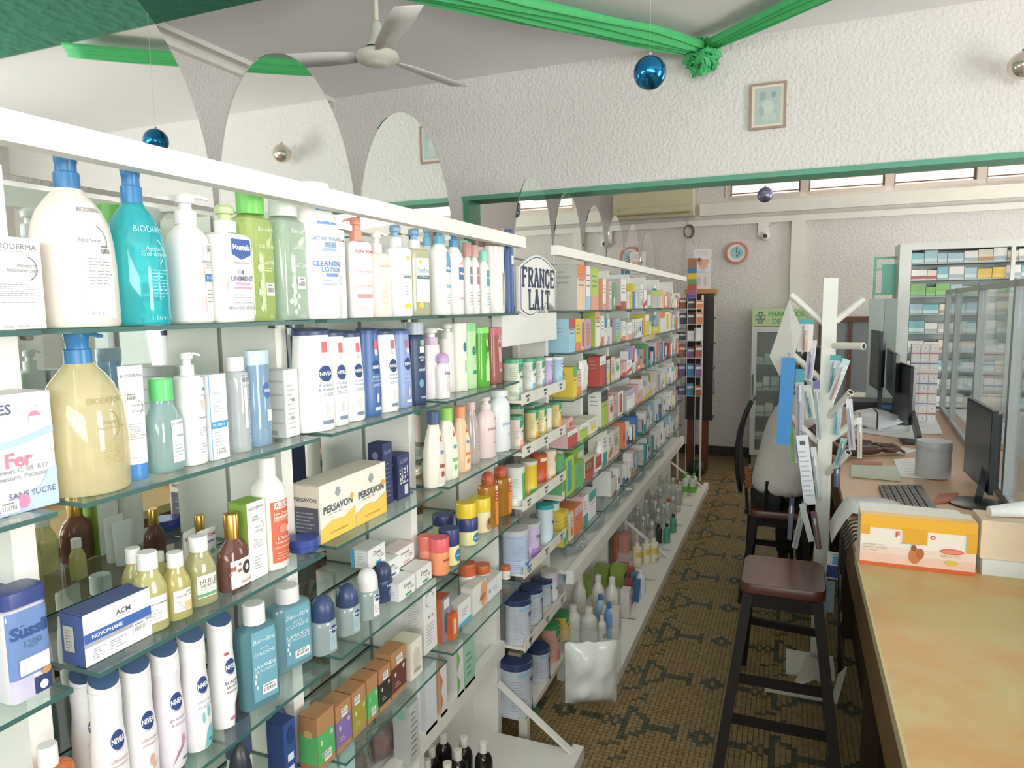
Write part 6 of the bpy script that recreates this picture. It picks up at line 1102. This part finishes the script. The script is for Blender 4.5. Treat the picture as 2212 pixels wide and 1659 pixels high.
# hands with five fingers
def hand(w,d,name='hand'):
    w=Vector(w);d=Vector(d).normalized();s=Vector((-d.y,d.x,0));u=Vector((0,0,1))
    vs=[w,w+d*.05,w+d*.085];ed=[(0,1),(1,2)];rr=[(.026,.018),(.036,.016),(.036,.014)]
    for k,(off,L) in enumerate(((-.030,.065),(-.011,.078),(.009,.073),(.027,.058))):
        b=w+d*.085+s*off;i=len(vs);vs+=[b,b+d*L*.45+u*.008,b+d*L*.8-u*.004,b+d*L-u*.014];ed+=[(2,i),(i,i+1),(i+1,i+2),(i+2,i+3)];rr+=[.0095,.009,.008,.007]
    i=len(vs);b=w+d*.025-s*.034;vs+=[b,b+d*.03-s*.02,b+d*.055-s*.022];ed+=[(1,i),(i,i+1),(i+1,i+2)];rr+=[.012,.010,.008]
    skin(name,vs,ed,rr,SK,pe,2)
hand((.57,.095,.985),(.9,.4,-.05));hand((.55,.257,.985),(.95,.1,-.05))
# blouse
skin('blouse',[(0,0,.66),(.0,0,.78),(.035,0,.92),(.065,0,1.06),(.09,0,1.22),(.09,-.14,1.25),(.17,-.18,1.12),(.09,.14,1.25),(.17,.20,1.12)],[(0,1),(1,2),(2,3),(3,4),(4,5),(5,6),(4,7),(7,8)],[(.20,.21),(.19,.20),(.185,.20),(.19,.20),(.15,.16),.105,.09,.105,.09],plaster('blouse_cloth','DAD5D0',5,.6,.03),pe,3)
skin('trousers',[(0,0,.67),(.02,-.06,.665),(.19,.27,.655),(.17,.30,.30),(.16,.29,.12),(-.03,.06,.665),(.02,.42,.655),(.03,.44,.30),(.03,.43,.12)],[(0,1),(1,2),(2,3),(3,4),(0,5),(5,6),(6,7),(7,8)],[.135,.1,.078,.062,.055,.1,.078,.062,.055],M('1C1E24','c'),pe,2)
# head: profile lathe deformed
def head():
    hd=MB();n=24;pr=[(-.115,.02),(-.105,.05),(-.08,.062),(-.05,.07),(-.01,.078),(.03,.08),(.07,.072),(.1,.05),(.115,.02)]
    v=[]
    for z,r in pr:
        for i in range(n):
            t=2*math.pi*i/n;x=r*1.18*math.cos(t);y=r*math.sin(t)
            if math.cos(t)>.9 and -.03<z<.02: x+=.012
            if math.cos(t)>.95 and abs(z+.02)<.012: x+=.010
            if z<-.04 and math.cos(t)<0: x*=.75
            v.append((x,y,z))
    hd.add(v,[(j*n+i,j*n+(i+1)%n,(j+1)*n+(i+1)%n,(j+1)*n+i) for j in range(8) for i in range(n)]+[tuple(range(n))[::-1],tuple(range(8*n,9*n))],SK);c=Vector((.20,-.01,1.50))
    R3=Matrix.Rotation(math.radians(28),4,'Y')
    def place(mb,name,s=60):
        mb.v=[tuple(R3@Vector(p)+c) for p in mb.v];return mb.build(name,pe,s)
    place(hd,'head')
    e=MB()
    for s in (-1,1): e.lathe([(-.01,.002,.002),(-.005,.01,.008),(0,.012,.010),(.005,.01,.008),(.01,.002,.002)],M('E6E2DC','p'),2,10,(.083,s*.03,.012))
    place(e,'eyes');e=MB()
    for s in (-1,1): e.lathe([(-.005,.001,.001),(0,.005,.004),(.005,.001,.001)],M('181210','p'),2,8,(.093,s*.03,.012))
    place(e,'pupils');m=MB().lathe([(-.006,.004,.002),(-.002,.022,.007),(.003,.02,.006),(.006,.004,.002)],M('5A2E2A','p'),2,12,(.085,0,-.052));place(m,'mouth')
    m=MB()
    for s in (-1,1): m.lathe([(-.028,.003,.008),(-.01,.006,.014),(.015,.007,.018),(.028,.003,.01)],SK,2,10,(-.0,s*.08,0))
    place(m,'ears')
    h=MB();v=[]
    for z,r in ((-.07,.066),(-.03,.083),(.03,.092),(.075,.088),(.105,.066),(.125,.03)):
        for i in range(n):
            t=2*math.pi*i/n;k=1.18;x=r*k*math.cos(t)-.012;
            if math.cos(t)>.2 and z<.06: x=min(x,.02)
            v.append((x,r*math.sin(t),z))
    h.add(v,[(j*n+i,j*n+(i+1)%n,(j+1)*n+(i+1)%n,(j+1)*n+i) for j in range(5) for i in range(n)]+[tuple(range(5*n,6*n))],M('17130F','c'));place(h,'hair')
head()
# ================================================================ ceiling fan
fx,fy=-1.90,2.9+.12
fn=thing('ceiling_fan','off-white ceiling fan hanging on a rod from the ceiling','fan',(fx,fy,3.5));FA=M('DCD9CC','p');z0=-.47
MB().bar((0,0,-.01),(0,0,-.22),.012,FA,12).build('rod',fn,60);MB().lathe([(-.03,.055,.055),(-.01,.06,.06),(0,.06,.06)],FA,2,20).build('ceiling_cup',fn,40)
MB().lathe([(-.225,.016,.016),(-.24,.026,.026),(-.31,.038,.038),(-.345,.062,.062),(-.35,.062,.062)],FA,2,24).build('bell',fn,40)
MB().lathe([(-.365,.09,.09),(-.375,.102,.102),(-.395,.104,.104),(-.412,.09,.09),(-.418,.06,.06),(-.424,.055,.055),(-.43,.03,.03),(-.432,.01,.01)][::-1],FA,2,32).build('motor_housing',fn,40)
MB().lathe([(-.366,.07,.07),(-.35,.065,.065)],M('3A3530','p'),2,24).build('motor_gap',fn,40)
for k in range(3):
    a=math.radians(195+120*k);c,s=math.cos(a),math.sin(a);q=Vector((c,s,0));n_=Vector((-s,c,0));pts=[]
    for t,w_ in ((.11,.035),(.2,.055),(.45,.065),(.60,.06)):
        for sg in (-1,1): pts.append(q*t+n_*w_*sg+Vector((0,0,-.385+.012*sg)))
    b=MB().add(pts,[(2*i,2*i+1,2*i+3,2*i+2) for i in range(3)],M('DDDAD6','p')).build('blade',fn,60);md=b.modifiers.new('s','SOLIDIFY');md.thickness=.004
# ================================================================ green garland on the ceiling
GR=wood('green_fabric','3FB468','5CCB80',(2,30,30),.6);GD=wood('green_fabric_dark','33A05C','48B872',(9,9,9),.6)
def swag(label,A,B,w0,sag):
    A,B=Vector(A),Vector(B);r=thing('garland',label,'garland',B);d=(B-A);s=Vector((-d.y,d.x,0)).normalized();n=24;K=10;v=[]
    for i in range(n+1):
        t=i/n;p=A.lerp(B,t)+Vector((0,0,-sag*math.sin(math.pi*t)));ww=w0*(1-.45*max(0,(t-.75)/.25))*(1+.04*math.sin(t*17))
        for k in range(K+1):
            u=k/K-.5;z=-.022*(1 if k%2 else -.2)*(1-.3*abs(u))-.02*(1-4*u*u)+.006*math.sin(t*9+k);v.append(p+s*u*ww+Vector((0,0,z))-B)
    o=MB().add(v,[(i*(K+1)+k,i*(K+1)+k+1,(i+1)*(K+1)+k+1,(i+1)*(K+1)+k) for i in range(n) for k in range(K)],GR).build('pleated_cloth',r,35);md=o.modifiers.new('s','SOLIDIFY');md.thickness=.003
ro=Vector((-.55,4.50,3.385))
swag('green pleated fabric garland running to the left along the ceiling',(-1.72,3.08,3.43),(ro.x-.03,ro.y-.05,3.43),.27,.0)
swag('green pleated fabric garland running to the right along the ceiling',(1.36,2.98,3.44),(ro.x+.05,ro.y-.06,3.44),.2,.0)
rs=thing('rosette','green crumpled fabric rosette where the two garlands meet','rosette',ro);random.seed(4)
for k in range(44):
    a=k*2.4;rad=.01+.10*math.sqrt(k/44);c=Vector((math.cos(a)*rad,-.02-.05*(1-k/44),math.sin(a)*rad*1.05-.01));v=[];n=5;nx=Vector((math.cos(a),-.5+random.random(),math.sin(a))).normalized();ax=nx.orthogonal().normalized();bx_=nx.cross(ax)
    for i in range(n+1):
        for j in range(n+1):
            u,w_=i/n-.5,j/n-.5;v.append(c+ax*u*.07*(1-.9*w_*w_)+bx_*w_*.07*(1-.9*u*u)+nx*(.014*math.sin(u*11+k)+.012*math.cos(w_*10+k*2)-.9*(u*u+w_*w_)*.12))
    MB().add(v,[(i*(n+1)+j,i*(n+1)+j+1,(i+1)*(n+1)+j+1,(i+1)*(n+1)+j) for i in range(n) for j in range(n)],GD if k%2 else GR).build('petal',rs,60)
# ================================================================ hanging balls
def ball(label,c,r,col,zc,rough=.12):
    t=thing('ornament_ball',label,'ornament',c);m,nt,b=nodes('ball_'+col);b.inputs['Base Color'].default_value=hx(col);b.inputs['Metallic'].default_value=.85;b.inputs['Roughness'].default_value=rough
    MB().lathe([(r*math.sin(a),max(.0005,r*math.cos(a)),max(.0005,r*math.cos(a))) for a in [math.pi*(k/16-.5) for k in range(17)]],m,2,32).build('ball',t,60)
    MB().bar((0,0,r*.97),(0,0,r*1.16),r*.13,M('B8B4A8','m'),10).build('cap',t,60);MB().bar((0,0,r*1.1),(0,0,zc-c[2]),.0006,M('C9C9C9','p'),4).build('thread',t,None)
ball('shiny blue ornament ball hanging below the garland',tuple(hit(1404,157,1,2.0)),.045,'1F6E9E',3.5)
ball('dull purple-blue ornament ball hanging in the back room',tuple(hit(1653,421,1,6.0)),.06,'8A88A8',3.95,.3)
ball('silver ornament ball hanging at the right, seen in the arched mirror',(1.06,4.45,3.10),.07,'D9CFC4',3.5)
# ================================================================ on the walls
pf=thing('picture_frame','small pale framed picture high on the dividing wall','picture',(-.177,4.575,3.078));w_,h_=.205,.265
for n_,mb in (('frame_bar',MB().box((-w_/2,0,-h_/2),(-w_/2+.012,.022,h_/2),M('A89080','w'))),('frame_bar',MB().box((w_/2-.012,0,-h_/2),(w_/2,.022,h_/2),M('A89080','w'))),('frame_bar',MB().box((-w_/2+.012,0,h_/2-.012),(w_/2-.012,.022,h_/2),M('A89080','w'))),('frame_bar',MB().box((-w_/2+.012,0,-h_/2),(w_/2-.012,.022,-h_/2+.012),M('A89080','w'))),('mount',MB().box((-w_/2+.012,.006,-h_/2+.012),(w_/2-.012,.016,h_/2-.012),M('E8D8C8','c')))): mb.build(n_,pf,None)
decals(pf,lambda u,v,o:(u,.006-o,v-h_/2),w_,h_,[('r',-.72,.1,.72,.9,'B4C4BE'),('o',-.3,.72,.18,.1,'9AAEAA'),('o',.3,.74,.12,.07,'8FA49E'),('o',.0,.48,.35,.15,'C8D2CA'),('o',.1,.25,.4,.1,'C0CCC4'),('o',-.35,.4,.15,.1,'A4B8B0')])
ck=thing('wall_clock','round wall clock with orange-red rim and blue face','clock',(-.66,8.94,2.52));R1=.13
def ring(r0,r1,y0,y1,m,n=40):
    v=[(r*math.cos(t),y,r*math.sin(t)) for r,y in ((r0,y0),(r1,y0),(r1,y1),(r0,y1)) for t in [2*math.pi*k/n for k in range(n)]];return MB().add(v,[(a*n+i,a*n+(i+1)%n,((a+1)%4)*n+(i+1)%n,((a+1)%4)*n+i) for a in range(4) for i in range(n)],m)
ring(.108,.13,-.02,.05,M('CF7A5C','p')).build('rim',ck,40)
decals(ck,lambda u,v,o:(u,.0-o,v-.1),.2,.2,[('o',0,.5,1.08,.54,'F0EEEA'),('o',0,.5,.75,.37,'A4D0D4'),('o',.3,.55,.1,.05,'5A7A80'),('o',.1,.32,.14,.06,'4A6A70'),('o',.25,.3,.06,.04,'E8EEEE'),('l',-.4,.72,.4,.76,1,'6FA0A8')])
MB().bar((0,-.003,0),(.0,-.003,.07),.003,M('2A2A2A','p'),6).build('hand',ck,None);MB().bar((0,-.003,0),(.045,-.003,-.02),.003,M('2A2A2A','p'),6).build('hand',ck,None)
b=MB().lathe([(0,.128,.128),(.01,.128,.128)],M('EDEAE4','p'),2,30).build('back_plate',ck,40);b.rotation_euler=(math.radians(-90),0,0);b.location=(0,.04,0)
dm=thing('dome_camera','small white dome camera on the back wall','camera',(-.335,8.93,2.70));d1=MB().lathe([(-.02,.05,.05),(.0,.055,.055),(.03,.05,.05),(.05,.03,.03),(.06,.01,.01)],M('EDECE8','p'),2,24).build('housing',dm,50);d1.rotation_euler=(math.radians(90),0,0)
d2=MB().lathe([(.05,.026,.026),(.066,.018,.018),(.07,.004,.004)],M('4A4642','p'),2,16).build('lens',dm,50);d2.rotation_euler=(math.radians(90),0,0);MB().tube([(.01,.03,.05),(.06,.05,.12),(.14,.055,.16)],.006,M('E4E0DA','p')).build('cable',dm,60)
ac=thing('air_conditioner','cream split air conditioner high on the back wall','air conditioner',(-1.65,8.76,3.0));A=M('E3DCB8','p')
v=[];pr=[(.22,-.02),(.06,-.02),(.0,.04),(-.02,.10),(-.02,.28),(.02,.31),(.22,.31)]
for x in (-.49,.49): v+=[(x,a,b) for a,b in pr]
n=len(pr);MB().add(v,[(i,n+i,n+(i+1)%n,(i+1)%n) for i in range(n)]+[tuple(range(n)),tuple(range(n,2*n))[::-1]],A).build('casing',ac,25)
MB().box((-.44,-.006,.012),(.46,.03,.02),M('8A8468','p')).build('air_slot',ac,None);MB().box((-.43,-.024,.075),(-.40,-.0205,.085),M('A8A284','p')).build('label',ac,None);MB().box((-.49,-.0215,.1),(.49,-.0205,.103),M('B8B08C','p')).build('panel_seam',ac,None)
cw=thing('coiled_cable','loose coil of grey cable hanging under the air conditioner','cable',(-1.24,8.93,2.80))
for k in range(3):
    pts=[(.05*(1+.1*k)*math.cos(t)+.01*k,.0-.008*k,.07*math.sin(t)*(1+.08*k)) for t in [2*math.pi*i/16 for i in range(17)]];MB().tube(pts,.006,M('6E675E','p')).build('cable_loop',cw,60)
MB().tube([(0,.0,.07),(.0,.02,.2)],.005,M('B8B0A4','p')).build('cable',cw,60);MB().tube([(0,.0,-.07),(-.03,.01,-.1),(-.03,.02,-.6)],.006,M('D8D2C8','p')).build('cable',cw,60)
# drinks-style medicine fridge
fr=thing('fridge','glass-door pharmacy fridge with lime green sign at the back wall','fridge',(-.142,8.68,0));FR=M('D9DDD8','p')
for n_,mb in (('side',MB().box((-.29,-.28,.05),(-.27,.28,1.65),FR)),('side',MB().box((.27,-.28,.05),(.29,.28,1.65),FR)),('back',MB().box((-.27,.26,.05),(.27,.28,1.65),M('8A9490','p'))),('base',MB().box((-.29,-.28,.0),(.29,.28,.16),M('9AA09C','p'))),('sign_box',MB().box((-.29,-.30,1.65),(.29,.28,1.84),M('C4DC9A','p'))),('door_frame',MB().box((-.29,-.305,.16),(-.235,-.28,1.645),FR).box((.235,-.305,.16),(.29,-.28,1.645),FR).box((-.235,-.305,.16),(.235,-.28,.22),FR).box((-.235,-.305,1.58),(.235,-.28,1.645),FR)),('door_glass',MB().box((-.235,-.297,.22),(.235,-.291,1.58),PANE)),('handle',MB().box((-.275,-.33,.8),(-.26,-.305,1.1),M('6A706E','p')))): mb.build(n_,fr,None)
decals(fr,lambda u,v,o:(u,-.30-o,1.65+v),.58,.19,[('p',[(-.88,.35),(-.88,.65),(-.78,.65),(-.78,.85),(-.62,.85),(-.62,.65),(-.52,.65),(-.52,.35),(-.62,.35),(-.62,.15),(-.78,.15),(-.78,.35)],'3F7A52'),('p',[(-.85,.4),(-.85,.6),(-.75,.6),(-.75,.78),(-.65,.78),(-.65,.6),(-.55,.6),(-.55,.4),(-.65,.4),(-.65,.22),(-.75,.22),(-.75,.4)],'C8D8B8'),('o',-.7,.5,.06,.18,'6A9A74'),('t','PHARMACIE',.25,.72,.66,'5CB878',.03),('t','DE',-.1,.28,.16,'5CB878',.03)])
decals(fr,lambda u,v,o:(u,-.305-o,v),.58,1.65,[('r',-.78,.965,-.55,.985,'E6E8E4'),('t','FROSTER',-.665,.975,.1,'4A504E',.01)])
for k,z in enumerate((.35,.62,.92,1.22)): MB().box((-.265,-.26,z-.01),(.265,.25,z),M('B4BCB8','p')).build('shelf',fr,None)
rnd=random.Random(2)
for k,z in enumerate((.35,.62,.92,1.22)):
    x=-.24;i=0
    while x<.2:
        W=rnd.uniform(.06,.11);carton('pale carton in the fridge, %s from left on its %s shelf'%(ORD[i],('lowest','second','third','top')[k]),0,0,0,0,0,.1,M(rnd.choice(['DDE4DC','C9D8CC','E8E8E0','B8C8C4']),'c'),None,[('r',-1,.1,1,.35,'9AB4A8')],pos=(-.142+x+W/2,8.50,z+.0005),W=W,HH=rnd.uniform(.06,.15),rot=-90,name='medicine_carton');x+=W+.01;i+=1
# dark cabinet with poster
dc=thing('bookcase','tall dark brown cabinet with orange top at the end of the aisle','cabinet',(-.95,8.05,0));DB=wood('cabinet_wood','1C100C','2A1811',(3,3,9),.35);OR=M('C98A52','w')
MB().box((-.15,-.15,.62),(.07,-.135,2.02),DB).build('side_panel',dc,None);MB().box((-.15,.135,.62),(.07,.15,2.02),DB).build('side_panel',dc,None);MB().box((-.15,-.135,.62),(-.135,.135,2.02),DB).build('back_panel',dc,None)
MB().box((.07,-.15,.62),(.145,-.14,2.02),DB).build('side_panel',dc,None)
for z in (.62,.9,1.18,1.46,1.74,2.0): MB().box((-.135,-.135,z),(.14,.135,z+.015),DB).build('shelf',dc,None)
MB().box((-.17,-.17,2.02),(.16,.17,2.07),OR).build('top_board',dc,None)
for x in (-.10,.05):
    for y in (-.1,.1): MB().box((x-.03,y-.02,0),(x+.03,y+.02,.62),wood('cabinet_leg','6A3218','7E4020',(2,2,9),.4)).build('leg',dc,None)
rnd=random.Random(9)
for k,z in enumerate((.9,1.18,1.46,1.74)):
    for i in range(2): carton('small %s carton on the dark cabinet shelf %s from below'%((('white','violet'),('white','lilac'),('amber','white'),('red','white'))[k][i],ORD[k]),0,0,0,0,0,.05,M((('E4E0E0','6A5AA0'),('DCDAE4','9A86B8'),('C9A05A','E0DCD8'),('B0564C','DCD8D8'))[k][i],'c'),None,pos=(-.84,8.0+.09*i,z+.016),W=.07,HH=.14,name='carton')
po=thing('poster','white poster with a baby photo standing on the dark cabinet','poster',(-.95,8.0,2.0705));po.rotation_euler=(math.radians(-4),0,math.radians(4))
MB().box((-.095,-.002,0),(.095,.002,.44),M('EDE6E6','c')).build('board',po,None)
decals(po,lambda u,v,o:(u,-.002-o,v),.19,.44,[('t','Gercures',0,.93,.6,'B4A4B0',.0),('t','ou crevasses ?',0,.87,.75,'B4A4B0',0),('o',.1,.62,.5,.13,'E8BCA4'),('o',-.25,.68,.28,.09,'D9A48C'),('o',-.35,.74,.22,.05,'8A5A48'),('o',.5,.7,.25,.06,'E4B49C'),('l',-.7,.40,.7,.46,2,'B8A8B0'),('o',-.35,.2,.22,.12,'D4CAD4'),('o',.4,.2,.22,.12,'D4CAD4')])
lr=thing('leaflet_rack','leaflets in a stack of coloured bands at the far end of the unit','leaflets',(-.968,7.34,1.96));zz=0
for k,(c,h) in enumerate((('6A5AA0',.04),('9A6A8A',.05),('B85A40',.06),('6AA060',.05),('E0B840',.06),('3F78A8',.05),('9A6A50',.09))):
    MB().box((-.045,-.004-.004*k,zz),(.045,.0-.004*k,zz+h+.01),M(c,'c')).build('leaflet',lr,None);zz+=h
MB().box((-.047,.001,-1.96),(-.043,.005,zz),M('E4E4E0','p')).build('rack_post',lr,None);MB().box((.043,.001,-1.96),(.047,.005,zz),M('E4E4E0','p')).build('rack_post',lr,None)
sr=thing('side_rack','narrow white side rack with small shelves on the end of the far unit','rack',(-1.0,7.5,0));MB().box((-.14,.07,0),(-.12,.09,2.0),PW).build('post',sr,None);MB().box((.1,.07,0),(.12,.09,2.0),PW).build('post',sr,None)
for z in (.95,1.15,1.35,1.53,1.70,1.86): MB().box((-.14,-.09,z-.006),(.12,.07,z),M('D9DEDC','p')).build('shelf',sr,None)
rnd=random.Random(33)
for j,z in enumerate((.95,1.15,1.35,1.53,1.70,1.86)):
    for i in range(3):
        nm,c=rnd.choice([('navy','3E4C78'),('blue','3F8EB8'),('red-brown','A05A44'),('white','E4E2E0'),('violet','7A5A90'),('dark grey','4A4A4E'),('orange','D9814A')])
        carton('%s carton, %s on the %s shelf of the side rack'%(nm,('left','middle','right')[i],ORD[j]),0,0,0,0,0,.07,M(c,'c'),None,[('r',-1,.6,1,.8,'D9D9D9')],pos=(-1.09+.085*i,7.47,z+.0005),W=.065,HH=rnd.uniform(.08,.135),rot=-60,name='small_carton')

gb=thing('flower_pot','small dark green round pot on the floor by the brown cabinet','pot',(-.95,7.82,0));MB().lathe([(0,.05,.05),(.04,.085,.085),(.09,.095,.095),(.14,.08,.08),(.17,.055,.055)],M('1F3A22','p'),2,20).build('body',gb,50);MB().lathe([(.168,.06,.06),(.185,.06,.06)],M('2A4A2C','p'),2,20).build('rim',gb,40)
tt=thing('adhesive_strip','strip of yellowed tape stuck along a glass edge of the far unit','tape',(-1.015,5.3,FZ[1]-.03));MB().box((0,-.28,0),(.002,.25,.035),M('D9C9A0','p')).build('tape',tt,None)
